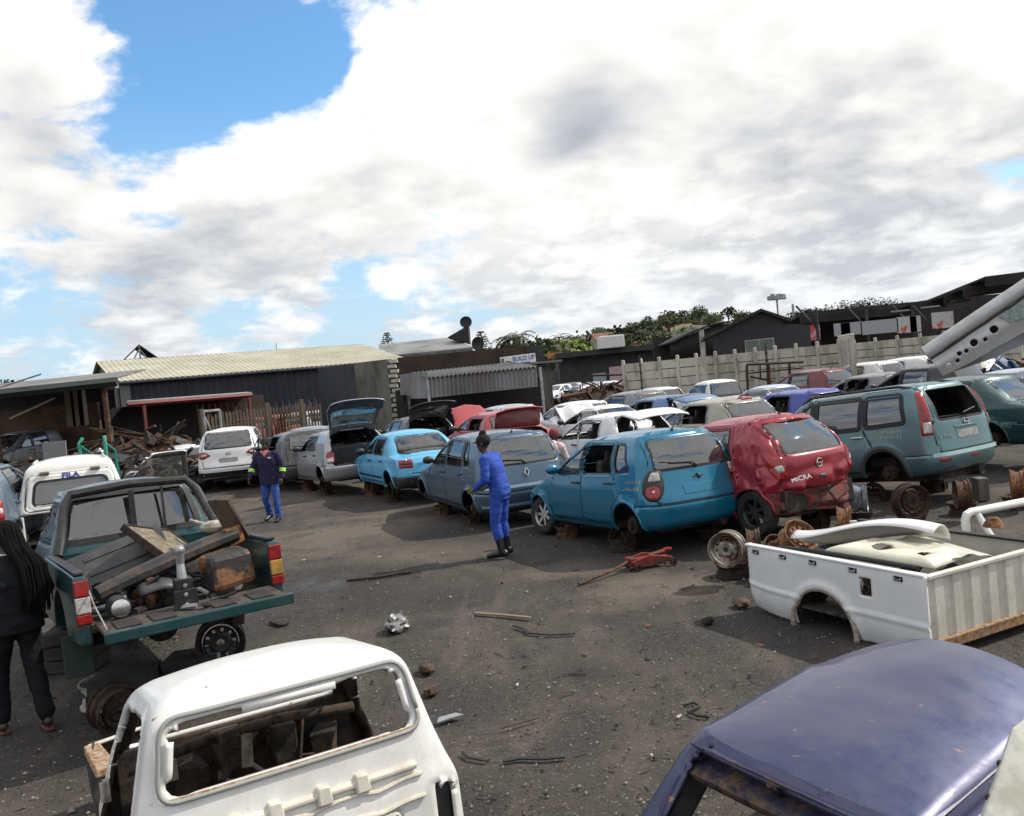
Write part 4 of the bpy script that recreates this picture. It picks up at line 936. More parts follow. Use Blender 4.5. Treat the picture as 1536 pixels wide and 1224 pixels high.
# curved canopy
cc_ = thing('curved_canopy', 'black curved canopy roof beside the grey gabled building', 'canopy', (0, 0, 0))
Yc = 62; b = MB(); a0, a1 = at(1006, 515, Yc), at(1095, 482, Yc)
V = []
for k in range(2):
    for i in range(13):
        f_ = i/12; V.append((a0.x+(a1.x-a0.x)*f_, Yc+6*k, a0.z+(a1.z-a0.z)*math.sin(f_*math.pi/2)))
b.add(V, [(i, i+1, 14+i, 13+i) for i in range(12)]); b.add([(v[0], v[1]+.3, v[2]-.12) for v in V[:13]]+[(V[12][0], Yc+.3, a0.z-1.0), (V[0][0], Yc+.3, a0.z-1.0)], [tuple(range(15))]); b.build('roof', mat('black_sheet', (.015, .014, .014), .8), cc_, True, solid=.1)
b = MB(); q = at(1053, 500, Yc); b.box((q.x, Yc+.3, 2.4), (.35, .35, 4.8)); b.build('post', PALEC, cc_); b = MB(); b.box((q.x+2, Yc+5.9, 2.2), (9, .2, 4.4)); b.build('rear_wall', SHADEW, cc_)
# grey gabled building
gb = thing('gabled_building', 'charcoal gabled building with a two-pane window behind the concrete fence', 'building', (0, 0, 0))
Yg = 46; g0, g1, ap = at(1068, 503, Yg), at(1174, 480, Yg), at(1139, 467, Yg); e2 = at(1214, 478, Yg+.25)
b = MB(); b.add([(g0.x, Yg, 0), (g1.x, Yg, 0), (g1.x, Yg, g1.z), (ap.x, Yg, ap.z), (g0.x, Yg, g0.z)], [(0, 1, 2, 3, 4)]); b.add([(g1.x, Yg, 0), (e2.x, Yg+.25, 0), (e2.x, Yg+.25, g1.z-.35), (g1.x, Yg, g1.z-.2)], [(0, 1, 2, 3)]); b.build('wall', mat('charcoal_wall', (.030, .030, .034), .8, col2=(.024, .024, .028), scale=.6), gb)
b = MB(); bk = Vector((1.2, 6, 0)); o_ = Vector((0, -.35, .05)); b.add([g0+o_-Vector((.5, 0, .16)), ap+o_, ap+bk, g0+bk-Vector((.5, 0, .16)), g1+o_+Vector((.3, 0, -.1)), g1+bk+Vector((.5, 0, -.1))], [(0, 1, 2, 3), (1, 4, 5, 2)]); b.build('roof', mat('dark_tiles', (.022, .020, .019), .9, col2=(.05, .04, .035), scale=6), gb, solid=.14)
b = MB(); q = at(1139, 516, Yg); f_ = b.box((q.x, Yg-.03, q.z-.1), (1.5, .08, .7)); wo = b.build('window', PALEC, gb)
for s_ in (-1, 1): MB().box((q.x+s_*.36, Yg-.08, q.z-.1), (.66, .03, .62)).build('pane', mat('green_pane', (.07, .10, .08), .15, col2=(.11, .13, .11), scale=3), wo)
b = MB(); q = at(1217, 497, Yg+7); b.box((q.x, q.y, q.z-.1), (1.0, .1, .9)); tag(b.build('red_poster', mat('red_white_poster', (.5, .06, .06), .6, col2=(.6, .55, .55), scale=2)), 'red and white poster under the eaves right of the gabled building', 'poster')
# precast concrete fences
def precast(label, A0, A1, H, n, slabs=7):
    f = thing('concrete_fence', label, 'fence', (0, 0, 0)); al = math.atan2((A1-A0).y, (A1-A0).x); L = (A1-A0).length; rg = random.Random(n)
    b = MB()
    for i in range(n):
        q = A0.lerp(A1, (i+.5)/n)
        for k in range(slabs): b.box((q.x, q.y, (k+.5)*H/slabs), (L/n-.10, .05, H/slabs-.035), rz=al, rx=rg.uniform(-.02, .02), tp=.96)
    b.build('slabs', PALEC, f)
    for i in range(n+1):
        q = A0.lerp(A1, i/n); b = MB(); b.box((q.x, q.y-.02, H/2+.05), (.11, .13, H+.08), rz=al); b.box((q.x, q.y-.02, H+.13), (.13, .15, .05), rz=al, tp=.5); b.build('post', PALEC, f)
    return f
fz = lambda v: Vector((v.x, v.y, 0))
precast('pale precast concrete fence running behind the wrecks to the gabled building', fz(at(936, 560, 38)), fz(at(1258, 520, 34)), 2.62, 11)
precast('short return of the precast fence, its posts crowded together', fz(at(1260, 520, 34)), fz(at(1279, 520, 30.2)), 2.75, 5)
precast('grey precast concrete fence in front of the big black sheds', fz(at(1281, 520, 43)), fz(at(1530, 500, 38)), 2.6, 7)
b = MB()
for px, py, L in ((1150, 540, 1.0), (960, 545, 1.2)): q = at(px, py, 35.2); b.tube([(q.x, q.y, 0), (q.x, q.y, 2.9)], .03, 6); [b.box((q.x, q.y, z), (.10, .05, .06)) for z in (1.6, 1.9, 2.2, 2.5)]
b.build('electric_fence_post', BLACK)['label'] = 'black electric-fence stand-offs along the concrete fence'; bpy.data.objects['electric_fence_post']['category'] = 'fence post'
# black sheds at the right
bs_ = thing('black_shed', 'large black open sheds with stepped sheet roofs at the right', 'shed', (0, 0, 0))
BLK = mat('black_roofing', (.016, .014, .013), .85, col2=(.030, .026, .023), scale=.5)
Yb = 54
steps = [(1200, 473, 1368, 458), (1366, 455, 1418, 447), (1416, 443, 1447, 436), (1445, 432, 1480, 424), (1478, 416, 1640, 396)]
b = MB()
for k, (xa_, ya_, xb_, yb_) in enumerate(steps):
    A_, B_ = at(xa_, ya_, Yb-k*1.5), at(xb_, yb_, Yb-k*1.5); d = Vector((.0, 7, -.7)); b.add([A_, B_, B_+d, A_+d], [(0, 1, 2, 3)]); b.add([A_, B_, B_-Vector((0, -.05, .5)), A_-Vector((0, -.05, .5))], [(0, 1, 2, 3)])
b.build('roof', BLK, bs_, solid=.10)
b = MB(); x0_, x1_ = at(1205, 490, Yb+6).x, at(1660, 430, Yb+4).x; b.box(((x0_+x1_)/2, Yb+6.5, 2.4), (x1_-x0_, .2, 5.2)); b.build('rear_wall', SHADEW, bs_)
for px in (1225, 1300, 1370, 1400, 1440, 1480, 1536):
    q = at(px, 480, Yb-3); b = MB(); b.tube([(q.x, q.y, 0), (q.x, q.y, q.z+.6)], .09, 6); b.tube([(q.x, q.y, q.z-.5), (q.x-1.1, q.y, q.z+.9)], .06, 5); b.build('post', DKW, bs_)
b = MB()
for px, py in ((1350, 468), (1395, 462), (1440, 452)): A_ = at(px-14, py+1, Yb-3.4); B_ = at(px+14, py-2, Yb-3.4); b.tube([A_, B_], .09, 4)
b.build('beam', DKW, bs_)
PST = mat('white_poster', (.42, .41, .40), .6, col2=(.4, .09, .08), scale=1.6, lo=.55, hi=.6)
for i, (px, py, w_, h_) in enumerate(((1263, 494, .9, .7), (1276, 493, 1.1, .7), (1320, 490, 2.0, .75), (1360, 487, 1.1, .9), (1373, 486, .6, .9), (1414, 480, 1.2, .9))):
    q = at(px, py, Yb-4); b = MB(); b.box((0, 0, 0), (w_, .05, h_)); o = b.build('hoarding', PST if i > 2 else mat('pale_hoarding', (.30, .31, .33), .6)); o.location = q
    tag(o, ['small pale hoarding, leftmost under the black shed roof', 'second small pale hoarding under the black shed roof', 'wide pale hoarding above the second concrete fence', 'red and white hoarding above the second concrete fence', 'narrow red and white strip hoarding beside the larger one', 'white hoarding with red mark, nearest the raised silver panel'][i], 'hoarding', 'hoardings under the black shed roofs')
# masts
def mast(label, px, ytop, ybase, Y, r, head):
    T_, B_ = at(px, ytop, Y), at(px, ybase, Y); m = thing('light_mast' if head else 'radio_mast', label, 'mast', (T_.x, Y, 0)); b = MB(); b.tube([(0, 0, 0), (0, 0, T_.z)], [r*1.5, r], 8); b.build('pole', STEEL, m)
    b = MB()
    if head:
        for a in np.linspace(0, 6.28, 9)[:-1]: b.box((.5*math.cos(a), .5*math.sin(a), T_.z+.15*(a % 1)), (.18, .26, .26), rz=a)
        b.lathe([(.5, -.1), (.62, -.1), (.62, .1), (.5, .1)], 16, Matrix.Translation((0, 0, T_.z)), close=True); b.build('lamp_ring', STEEL, m)
    else:
        for k in range(6): b.box((0, 0, T_.z-1-k*1.6), (1.0-.0*k, .15, .15))
        b.build('cross_arms', STEEL, m)
mast('tall floodlight mast in front of the charcoal gable', 1165, 447, 520, 60, .06, True)
mast('thin lattice radio mast far behind the black sheds', 1189, 456, 475, 260, .35, False)
mast('thin antenna on the warehouse ridge', 414, 515, 525, 120, .05, False)
# rusty frame by the fence
fr = MB(); Yq = 31.5
def bar(a, b_, r=.05): fr.tube([at(*a, Yq), at(*b_, Yq)], r, 5)
bar((1120, 548), (1122, 590)); bar((1120, 547), (1205, 543)); bar((1152, 545), (1154, 590), .07); bar((1184, 545), (1185, 575), .05); bar((1122, 560), (1205, 552), .03); bar((1125, 565), (1160, 572), .04); bar((1140, 548), (1141, 570), .03)
tag(fr.build('steel_rack', RUSTD), 'rusty black steel frame standing against the pale concrete fence', 'frame')
# ---------------------------------------------------------------- rows of wrecks
def rot(lx, ly, yaw): return Vector((-math.sin(yaw)*lx-math.cos(yaw)*ly, math.cos(yaw)*lx-math.sin(yaw)*ly, 0))
def rl(px, py, Y, yaw, **k):
    p = {**DEF, **k}; lx = -p['wb']/2-p['ro']+p['rr']+(p['td'] if p['kind'] == 'sedan' else 0); P = at(px, py, Y)
    o = P-rot(lx, p['W']/2-p['tum']-.05, yaw); return (o.x, o.y, P.z-p['H']+.05)
FRONT = 'stripped cars of the front row'; BACK = 'wrecks packed behind the front row'
LO = dict(step=.05, ns=44)
def rearmark(info, kind, u=0, z=None):
    sh, tg = info['sh'], info['tg']; z = z or info['p']['b1']-.06
    b = MB(); P = lambda du, dz, o=.012: sh.proj(u+du, z+dz, 0, o)[0]
    if kind == 'ring':
        b.tube([P(.055*math.cos(a), .055*math.sin(a)) for a in np.linspace(0, 6.283, 21)], .009, 6); b.tube([P(-.065, 0, .016), P(.065, 0, .016)], .011, 6)
    elif kind == 'diamond':
        b.tube([P(*q) for q in ((0, .07), (.042, 0), (0, -.07), (-.042, 0), (0, .07))], .013, 6)
    elif kind == 'cross':
        b.tube([P(-.075, .0), P(.075, .0)], .016, 6, flat=.5); b.tube([P(-.02, -.03), P(.02, .03)], .014, 6)
    elif kind == 'oval':
        b.tube([P(.075*math.cos(a), .03*math.sin(a)) for a in np.linspace(0, 6.283, 17)], .010, 6)
    b.build('badge', CHROME if kind != 'cross' else BLACK, tg, True)
def rearword(info, body, u, z, size, m):
    sh, tg = info['sh'], info['tg']; h = sh.proj(u, z, 0, .004)
    n = h[1]; x = Vector((0, -1, 0)); x = (x-n*x.dot(n)).normalized(); y = n.cross(x)
    M = Matrix(((x.x, y.x, n.x, h[0].x), (x.y, y.y, n.y, h[0].y), (x.z, y.z, n.z, h[0].z), (0, 0, 0, 1)))
    text('model_lettering', body, size, M, m, tg, .002, sx=1.1)
def scrawl(info, x0, z0, rows, seed, phi=90, wd=.42):
    rg = random.Random(seed); b = MB(); sh = info['sh']
    for r in range(rows):
        x = x0
        while x < x0+wd:
            cw = rg.uniform(.025, .045); z = z0-r*.085
            ps = [(x+rg.uniform(0, cw), z+rg.uniform(0, .055)) for _ in range(4)]; sh.ribbon(b, ps, .009, phi, .002); x += cw+.018
    b.build('paint_marker_writing', YMARK, info['root'])
TEAL = paint('teal_blue_paint', (.0, .19, .335), .3, dust=.10, rough=.28)
AV = car('hatchback', 'teal-blue five-door hatchback with round tail lamps, perched on rusty rims', 'car', TEAL, (1.58, 13.28, .05), .447, FRONT, pitch=-.035, lamps='round', plate=True, plm=TEAL, wheels={(0, 1): dict(R=.30, w=.19, rim=ALLOY, tilt=.15, yaw=12)},
  L=3.88, W=1.68, H=1.50, wb=2.48, ro=.62, cowl=1.02, wt=.10, n=2.5, bulge=.045, rb=.11, rr=.40, tw0=.60, tw1=.50, bx=-.10, cx=-.98, cx2=-.84, qx=(-1.34, -1.10), open_w=('rear|L',), mm=TEAL, zb=.60, pz=.74, aerial=1)
rearmark(AV, 'cross', 0, .885); scrawl(AV, -1.62, .86, 2, 4, wd=.36)
GBL = paint('grey_blue_paint', (.09, .155, .24), .55, dust=.22)
SA = car('hatchback', 'grey-blue five-door hatchback with its rear wheel off, beside the worker in blue overalls', 'car', GBL, (-.60, 16.8, .05), .404, FRONT, pitch=.01, lamps=None, plate=False,
  L=4.02, W=1.75, H=1.53, wb=2.59, ro=.66, cowl=1.0, wt=.08, rb=.10, rr=.42, tw0=.64, tw1=.54, bx=-.12, cx=-1.0, cx2=-.86, qx=(-1.30, -1.05), aerial=1, zb=.60)
rearmark(SA, 'diamond', 0, .86); scrawl(SA, -1.5, .93, 2, 9, wd=.2)
b = MB(); SA['sh'].ribbon(b, [(-.78, .66), (.78, .66)], .05, 0, .012); SA['sh'].ribbon(b, [(-.80, .36), (.80, .36)], .05, 0, .012); b.build('bumper_strip', paint('light_grey_blue_paint', (.30, .42, .54), .4), SA['root'])
b = MB(); SA['sh'].patch(b, rnd([(au(-1.84, .74, 40)-.10, .66), (au(-1.84, .74, 40)+.10, .64), (au(-1.84, .74, 40)+.10, 1.0), (au(-1.84, .74, 40)-.06, 1.02)], .05), 40, .003, .002)
b.build('empty_lamp_recess', DARK, SA['root'])
SKYB_ = paint('sky_blue_paint', (.10, .42, .70), .05, dust=.16, rough=.4)
BS = car('sedan', 'sky-blue saloon with black lower bumper and wide red tail lamps', 'car', SKYB_, (-2.62, 21.05, .13), .437, FRONT, kind='sedan', lamps='wide', plate=False, gl=GLASS, hubs=True, L=4.25, W=1.69, H=1.39, wb=2.6, ro=.92, td=.66, rr=.52, tz=.90, b0=.86, b1=.90, tw0=.60, tw1=.48, cowl=.95, wt=.20, bx=-.12, cx=-.98, cx2=-.80, zb=.50, bm=BLACK, nose=.62, ztop=.12)
b = MB()
BS['sh'].ribbon(b, [(x, .42) for x in np.linspace(-.85, 1.0, 9)], .05, 90, .006)
b.build('side_moulding', BLACK, BS['root'])
SIL = paint('silver_paint', (.42, .43, .45), .55, dust=.15); SILD = paint('dull_silver_paint', (.24, .25, .27), .5, dust=.3)
SH = car('hatchback', 'silver hatchback with its tailgate raised and empty boot showing', 'car', SIL, (-4.66, 23.5, .13), .483, FRONT, pitch=-.03, tail=104, lamps='bean', gl=glass('dirty_glass', (.10, .12, .12), .48, .3), plate=False, L=4.2, W=1.76, H=1.46, wb=2.62, ro=.74, rr=.55, rb=.10, tw0=.60, tw1=.50, bx=-.15, cx=-1.0, cx2=-.80, open_w=('front|L',), wiper=False)
car('hatchback', 'dark silver hatchback with its front door swung open, next to the raised-tailgate car', 'car', paint('dark_silver_paint', (.09, .095, .10), .5, dust=.3), (-6.3, 25.7, .1), .50, FRONT, doors={'front_door|L': 24}, lamps=None, open_w=('front|L', 'rear|L'), hood=12, plate=False, L=4.1, W=1.70, H=1.48, wb=2.5, **LO)
car('sedan', 'pale grey saloon with a navy boot lid tipped up, behind the walking man', 'car', paint('pale_grey_blue_paint', (.33, .38, .42), .4), (-6.75, 29.2, .1), .50, FRONT, kind='sedan', tail=38, lamps=None, plate=False, L=4.4, W=1.74, H=1.44, wb=2.62, ro=.95, open_w=('front',), **LO)
WHT = paint('white_car_paint', (.74, .75, .76), 0, dust=.12, rough=.3)
KU = car('suv', 'white five-door SUV on blocks with smoked rear window, near the scrap heap', 'suv', WHT, (-8.72, 28.1, .10), .20, None, lamps='wedge', gl=GLASSD, L=4.52, W=1.84, H=1.69, wb=2.69, ro=.93, b0=1.03, b1=1.10, cowl=1.0, wt=.1, rb=.12, rr=.50, tw0=.66, tw1=.56, zb=.62, pz=.80, bx=-.1, cx=-1.1, cx2=-.95, qx=(-1.55, -1.35), aerial=0, bm=paint('white_car_paint', (.7, .7, .7)), sill=.26, R=.36, zw=.34, wiper=False, **LO)
rearmark(KU, 'oval', 0, .98)
b = MB(); KU['sh'].ribbon(b, [(-.85, .40), (.85, .40)], .17, 0, .006); b.build('lower_bumper_cladding', BLACK, KU['root'])
# crashed red hatchback
REDP = paint('cherry_red_paint', (.34, .010, .030), .25, dust=.10)
def crumple(V):
    V = V.copy()
    k = np.clip((-V[:, 0]-1.15)/.7, 0, 1)*np.clip((.95-V[:, 2])/.5, 0, 1)
    nz = np.array([noise.noise(Vector((v[0]*4, v[1]*4, v[2]*5))) for v in V]); n2 = np.array([noise.noise(Vector((v[0]*9+7, v[1]*9, v[2]*9))) for v in V])
    V[:, 0] += k*(.10+.17*nz+.06*n2); V[:, 2] += k*(.04*n2); V[:, 1] += k*.06*nz
    q = np.clip((-V[:, 0]-.6)/.8, 0, 1)*np.clip((V[:, 1]-.3)/.4, 0, 1)*np.clip((V[:, 2]-.35)/.3, 0, 1)
    V[:, 1] += q*(.03*nz+.035*np.abs(n2)-.02)
    return V
MI = car('hatchback', 'crashed cherry-red hatchback with its rear bumper torn off', 'car', REDP, (3.06, 13.15, .06), .554, FRONT, pitch=-.06, lamps='side', plate=False, dent=crumple, bm=rust('torn_red_metal', (.22, .02, .02), (.08, .05, .04), (.02, .015, .014), 5), wiper=False,
  wheels={(1, 1): dict(R=.30, w=.19, rim=BLACK), (1, -1): dict(R=.28, w=.17, rim=RUSTD)}, L=3.78, W=1.67, H=1.53, wb=2.45, ro=.60, cowl=1.0, wt=.10, rb=.07, rr=.52, n=2.4, bulge=.05, tw0=.56, tw1=.46, bx=-.12, cx=-.98, cx2=-.80, zb=.58, open_w=('front|L',), aerial=1, hm=REDP, tum=.26, crown=.06)
rearmark(MI, 'ring', .05, .86); rearword(MI, 'MICRA', .40, .70, .085, CHROME)
b = MB(); b.box((-1.60, .08, .30), (.14, 1.25, .10), rx=.12, jit=.02); b.box((-1.66, -.35, .42), (.10, .40, .16), rx=-.2, ry=.3, jit=.03); b.box((-1.52, .3, .46), (.10, .55, .14), rx=.1, ry=-.3, jit=.03)
b.build('crash_bar', MATS['torn_red_metal'], MI['root'], bevel=.02)
b = MB(); MI['sh'].ribbon(b, [(-.45, 1.44), (.45, 1.44)], .05, 0, .02); MI['sh'].patch(b, rnd([(-.14, 1.425), (.14, 1.425), (.14, 1.455), (-.14, 1.455)], .01), 0, .02, .02); b.build('brake_light', REDL, MI['tg'])
b = MB(); MI['sh'].patch(b, rnd([(-.02, .66), (.10, .66), (.10, .71), (-.02, .71)], .01), 0, .01, .004); b.build('latch', BLACK, MI['tg'])
# light teal SUV
XTP = paint('frosted_teal_paint', (.10, .215, .24), .45, dust=.2)
XT = car('suv', 'frosted-teal SUV with tall red tail lamps beside its open rear window frame', 'suv', XTP, (5.69, 15.35, .02), .557, FRONT, pitch=-.07, lamps='tall', gl=GLASSD, L=4.46, W=1.77, H=1.68, wb=2.625, ro=.93, b0=1.02, b1=1.06, cowl=1.05, wt=.25, rb=.07, rr=.38, tw0=.58, tw1=.50, tum=.16, zb=.64, pz=.86, bx=-.05, cx=-1.0, cx2=-.98, qx=(-1.72, -1.66), rearglass=False, sealw=.075, R=.37, zw=.36, sill=.30, hm=CHROME, n=3.2, aerial=0, ztop=.13)
for q in (1, -1):
    b = MB(); P = [XT['sh'].proj(x*q, 1.55, 90*q)[0]+Vector((0, 0, 0)) for x in np.linspace(-1.5, .3, 9)]
    T_ = [XT['sh'].top(x, q*.58)[0] for x in np.linspace(-1.75, .35, 11)]
    b.tube([T_[0]]+[v+Vector((0, 0, .035)) for v in T_[1:-1]]+[T_[-1]], .022, 8); b.build('roof_rail', BLACK, XT['root'], True)
scrawl(XT, -1.65, .98, 2, 12, wd=.5); rearmark(XT, 'ring', -.02, 1.02); rearword(XT, 'X-TRAIL', .52, .86, .07, STEEL)
b = MB(); sh = XT['sh']
b.tube([h_[0] for h_ in [sh.proj(XT['ra']+.405*math.cos(a), .36+.405*math.sin(a), 90, .004) for a in np.linspace(-.1, 3.24, 26)] if h_], .045, 8, flat=.8)
b.build('wheel_arch_trim', mat('grey_plastic', (.045, .055, .06), .6), XT['root'], True)
b = MB(); sh.patch(b, rnd([(-.30, .955), (.30, .955), (.30, .99), (-.30, .99)], .01), 0, .02, .006); b.build('tailgate_grip', XTP, XT['tg'])
for y in (.62, -.05):
    b = MB(); sh.patch(b, rnd([(y-.10, .50), (y+.10, .50), (y+.10, .55), (y-.10, .55)], .01), 0, .008, .004); b.build('reflector', REDL, XT['root'])
b = MB(); sh.ribbon(b, [(-.80, .60), (.80, .60)], .06, 0, .03); b.build('bumper_step', paint('light_frosted_paint', (.34, .50, .52), .3), XT['root'])
# wiper arm hanging over the open frame
b = MB(); b.tube([sh.proj(.0, 1.07, 0, .03)[0], sh.proj(.04, 1.16, 0, .05)[0], sh.proj(-.30, 1.21, 0, .04)[0]], .010, 6); b.build('wiper', BLACK, XT['tg'])
# dark green saloon at the right edge
DG = paint('dark_green_paint', (.012, .065, .065), .4, dust=.22)
SEDK = dict(kind='sedan', L=4.5, W=1.76, H=1.42, wb=2.65, ro=1.02, td=.62, rr=.62, b0=.90, b1=.95, tz=.94)
car('sedan', 'dark green saloon right of the frosted-teal SUV', 'car', DG, rl(1473, 569, 16.2, .52, **SEDK), .52, FRONT, lamps='box', gl=GLASSG, **SEDK)
# ---------------- second row and beyond
def back(name, label, cat, pm, px, py, Y, yaw, group=BACK, **k):
    g = {a: b for a, b in k.items() if a in DEF}; loc = rl(px, py, Y, yaw, **g)
    return car(name, label, cat, pm, (loc[0], loc[1], max(loc[2], -.05)), yaw, group, **{'plate': False, **LO, **k})
back('hatchback', 'dark grey hatchback with raised tailgate under the corrugated awning', 'car', paint('slate_paint', (.045, .052, .06), .4), 612, 629, 26, .45, tail=88, lamps=None, wiper=False, rr=.5, L=4.3, wb=2.6, H=1.45, aerial=1)
RED2 = paint('faded_red_paint', (.40, .03, .04), .05, dust=.15)
back('sedan', 'faded red saloon with bonnet and boot lid both raised', 'car', RED2, 730, 623, 21.8, .43, kind='sedan', im=paint('dark_red_inner', (.20, .015, .02), 0), hood=58, tail=82, lamps=None, L=4.15, W=1.66, H=1.40, wb=2.45, ro=.85, td=.60, rr=.42, open_w=('rear',), wt=.15)
back('hatchback', 'pale silver car roof showing behind the raised red boot lid', 'car', paint('pale_silver_paint', (.52, .55, .60), .4), 752, 612, 27, .45, lamps=None, L=4.1)
WH2 = paint('chalky_white_paint', (.66, .67, .68), 0, dust=.18, rough=.4)
back('hatchback', 'white five-door hatchback without door glass, tailgate lifted, behind the teal-blue hatchback', 'car', WH2, 921, 626, 18.6, .46, tail=60, lamps=None, wiper=False, open_w=('front', 'rear', 'quarter'), rearglass=False, L=4.0, H=1.48, rr=.5, missing=('windscreen',))
def buckle(V):
    V = V.copy(); k = np.clip((V[:, 0]-.6)/.5, 0, 1)*np.clip((V[:, 2]-.55)/.25, 0, 1)
    V[:, 2] += k*(.30*np.exp(-((V[:, 0]-1.15)/.28)**2)); V[:, 1] += k*.05*np.array([noise.noise(Vector(v)*5) for v in V]); return V
bk_ = back('sedan', 'white wreck with a buckled bonnet standing in an arch', 'car', WH2, 893, 613, 24, .52, kind='sedan', lamps=None, dent=buckle, L=4.2, H=1.42, td=.6, rr=.5, open_w=('front',), missing=('hood',))
b = MB(); b.grid(lambda u, v: Vector((.75+1.15*u+.05*math.sin(9*v), 1.25*(v-.5)*(1-.15*u)+.05*math.sin(7*u), .92+.62*math.sin(math.pi*min(1, u*1.25))**.8-.25*u+.05*math.sin(11*v+5*u))), 22, 14); b.build('crumpled_bonnet', [WH2, PRIMER], bk_['root'], True, solid=.02)
b = MB(); b.grid(lambda u, v: Vector((.6+1.5*u, .86+.10*math.sin(5*u), .55+.42*v+.10*math.sin(3*u)*v)), 14, 8); b.build('bent_wing', WH2, bk_['root'], True, solid=.015)
back('hatchback', 'navy car in the far row, left of the blue car with lifted tailgate', 'car', paint('navy_paint', (.03, .06, .13), .4), 925, 596, 31, .5, lamps=None, kind='sedan', H=1.42)
back('hatchback', 'mid-blue hatchback with its tailgate lifted level, behind the white hatchback', 'car', paint('mid_blue_paint', (.10, .20, .40), .4), 1000, 598, 24.5, .5, tail=60, lamps=None, wiper=False, open_w=('front', 'rear'), H=1.46, L=3.9)
back('hatchback', 'white car roof furthest back, left of the white pickup', 'car', WHT, 985, 584, 35, .5, lamps=None)
BEI = paint('beige_paint', (.42, .39, .32), .3, dust=.2)
b_ = back('hatchback', 'beige hatchback with red brake light strip, behind the crashed red car', 'car', BEI, 1088, 603, 18.8, .52, lamps=None, open_w=('rear|L',), L=4.05, H=1.48, rr=.46, gl=GLASSG, tw0=.62, tw1=.54, aerial=1)
b = MB(); b_['sh'].patch(b, rnd([(-.16, 1.43), (.16, 1.43), (.16, 1.47), (-.16, 1.47)], .01), 0, .025, .01); b.build('brake_light', REDL, b_['tg'])
back('hatchback', 'royal-blue hatchback missing its rear window', 'car', paint('royal_blue_paint', (.03, .05, .36), .2, dust=.2), 1213, 589, 21.3, .5, lamps=None, rearglass=False, wiper=False, open_w=('rear',), L=3.8, H=1.5, tw0=.6, tw1=.52)
back('hatchback', 'burgundy hatchback in front of the concrete panel fence', 'car', paint('burgundy_paint', (.17, .02, .03), .3, dust=.15), 1234, 556, 29, .52, lamps=None, L=4.2, H=1.5, tw0=.62, aerial=1, gl=GLASSD)
back('hatchback', 'grey wreck with scraped yellow pillar and empty rear window', 'car', SILD, 1330, 563, 24.5, .5, lamps=None, rearglass=False, wiper=False, open_w=('rear', 'front', 'quarter'), L=4.1, H=1.5, tw0=.62, aerial=1)
back('van', 'white panel van parked by the second concrete fence', 'van', WH2, 1385, 538, 33, .6, lamps=None, L=4.4, H=1.9, W=1.75, b0=1.1, b1=1.15, rr=.2, tum=.14, ztop=.14, tw0=.55)
back('hatchback', 'black hatchback under the raised silver body panel', 'car', paint('black_paint', (.02, .022, .026), .3, dust=.2), 1424, 549, 22.6, .55, lamps=None, L=4.1, H=1.5, tw0=.62, open_w=('front',))
back('hatchback', 'pale blue-white hatchback at the far right edge', 'car', paint('ice_blue_paint', (.45, .52, .60), .3), 1560, 556, 20.5, .55, lamps=None)
back('hatchback', 'plum hatchback between the burgundy and grey wrecks', 'car', paint('plum_paint', (.10, .02, .05), .3), 1290, 548, 34, .55, lamps=None, H=1.45)
back('hatchback', 'white hatchback wedged behind the buckled white wreck', 'car', WHT, 866, 606, 28.5, .5, lamps=None)
back('hatchback', 'dull grey hatchback wedged left of the mid-blue lifted tailgate', 'car', SILD, 955, 590, 28, .55, lamps=None, wiper=False)
back('sedan', 'pale blue saloon roof between the beige and royal-blue cars', 'car', paint('ice_blue_paint', (.45, .52, .60), .3), 1150, 582, 25, .5, lamps=None, kind='sedan', H=1.42)
back('hatchback', 'white hatchback roof tucked left of the white panel van', 'car', WH2, 1318, 545, 30, .55, lamps=None, H=1.5)
# far-left vehicles
LG = 'wrecks along the left side'
car('suv', 'silver-grey SUV facing the yard on the left, windscreen dusty', 'suv', SILD, (*at(24, 700, 36).xy, .46), 2.80, LG, lamps=None, plate=False, L=4.6, W=1.85, H=1.75, wb=2.75, b0=1.05, b1=1.10, hood=0, roofrail=True, R=.37, zw=.36, gl=GLASSD, **LO)
car('hatchback', 'blue-grey hatchback cut off by the left edge', 'car', paint('steel_blue_paint', (.10, .17, .24), .4), (*(at(-14, 735, 13)-rot(-1.6, -.62, .30)).xy, .45), .30, LG, lamps='box', plate=False, H=1.5, **LO)
# ---------------------------------------------------------------- pickups, cut cabs and beds
def cabshell(x0, top=1.56, w=.80, belt=1.04, nose=4.45, wbx=3.22, wtx=2.6, ns=50, rear_z=.30, step=.03, smooth=2):
    h = top
    return Shell([(x0, rear_z, rear_z, w-.04, rear_z, nose-.15, rear_z, .09, .4), (x0-.01, .52, .5, w, .5, nose, .5, .09, .42), (x0-.01, .80, .80, w, .64, nose-.04, .74, .09, .42), (x0, belt-.07, belt-.12, w-.008, .82, nose-.6, .93, .09, .40),
                  (x0+.02, belt, belt-.02, w-.04, belt-.05, wbx, belt+.02, .10, .36), (x0+.13, h-.10, h-.12, w-.19, h-.12, wtx+.14, h-.12, .13, .26), (x0+.22, h-.025, h-.055, w-.245, h-.06, wtx, h-.04, .18, .28)], n=4.0, ns=ns, crown=.04, step=step, wheels=((3.55, .32),), R=.36, smooth=smooth)
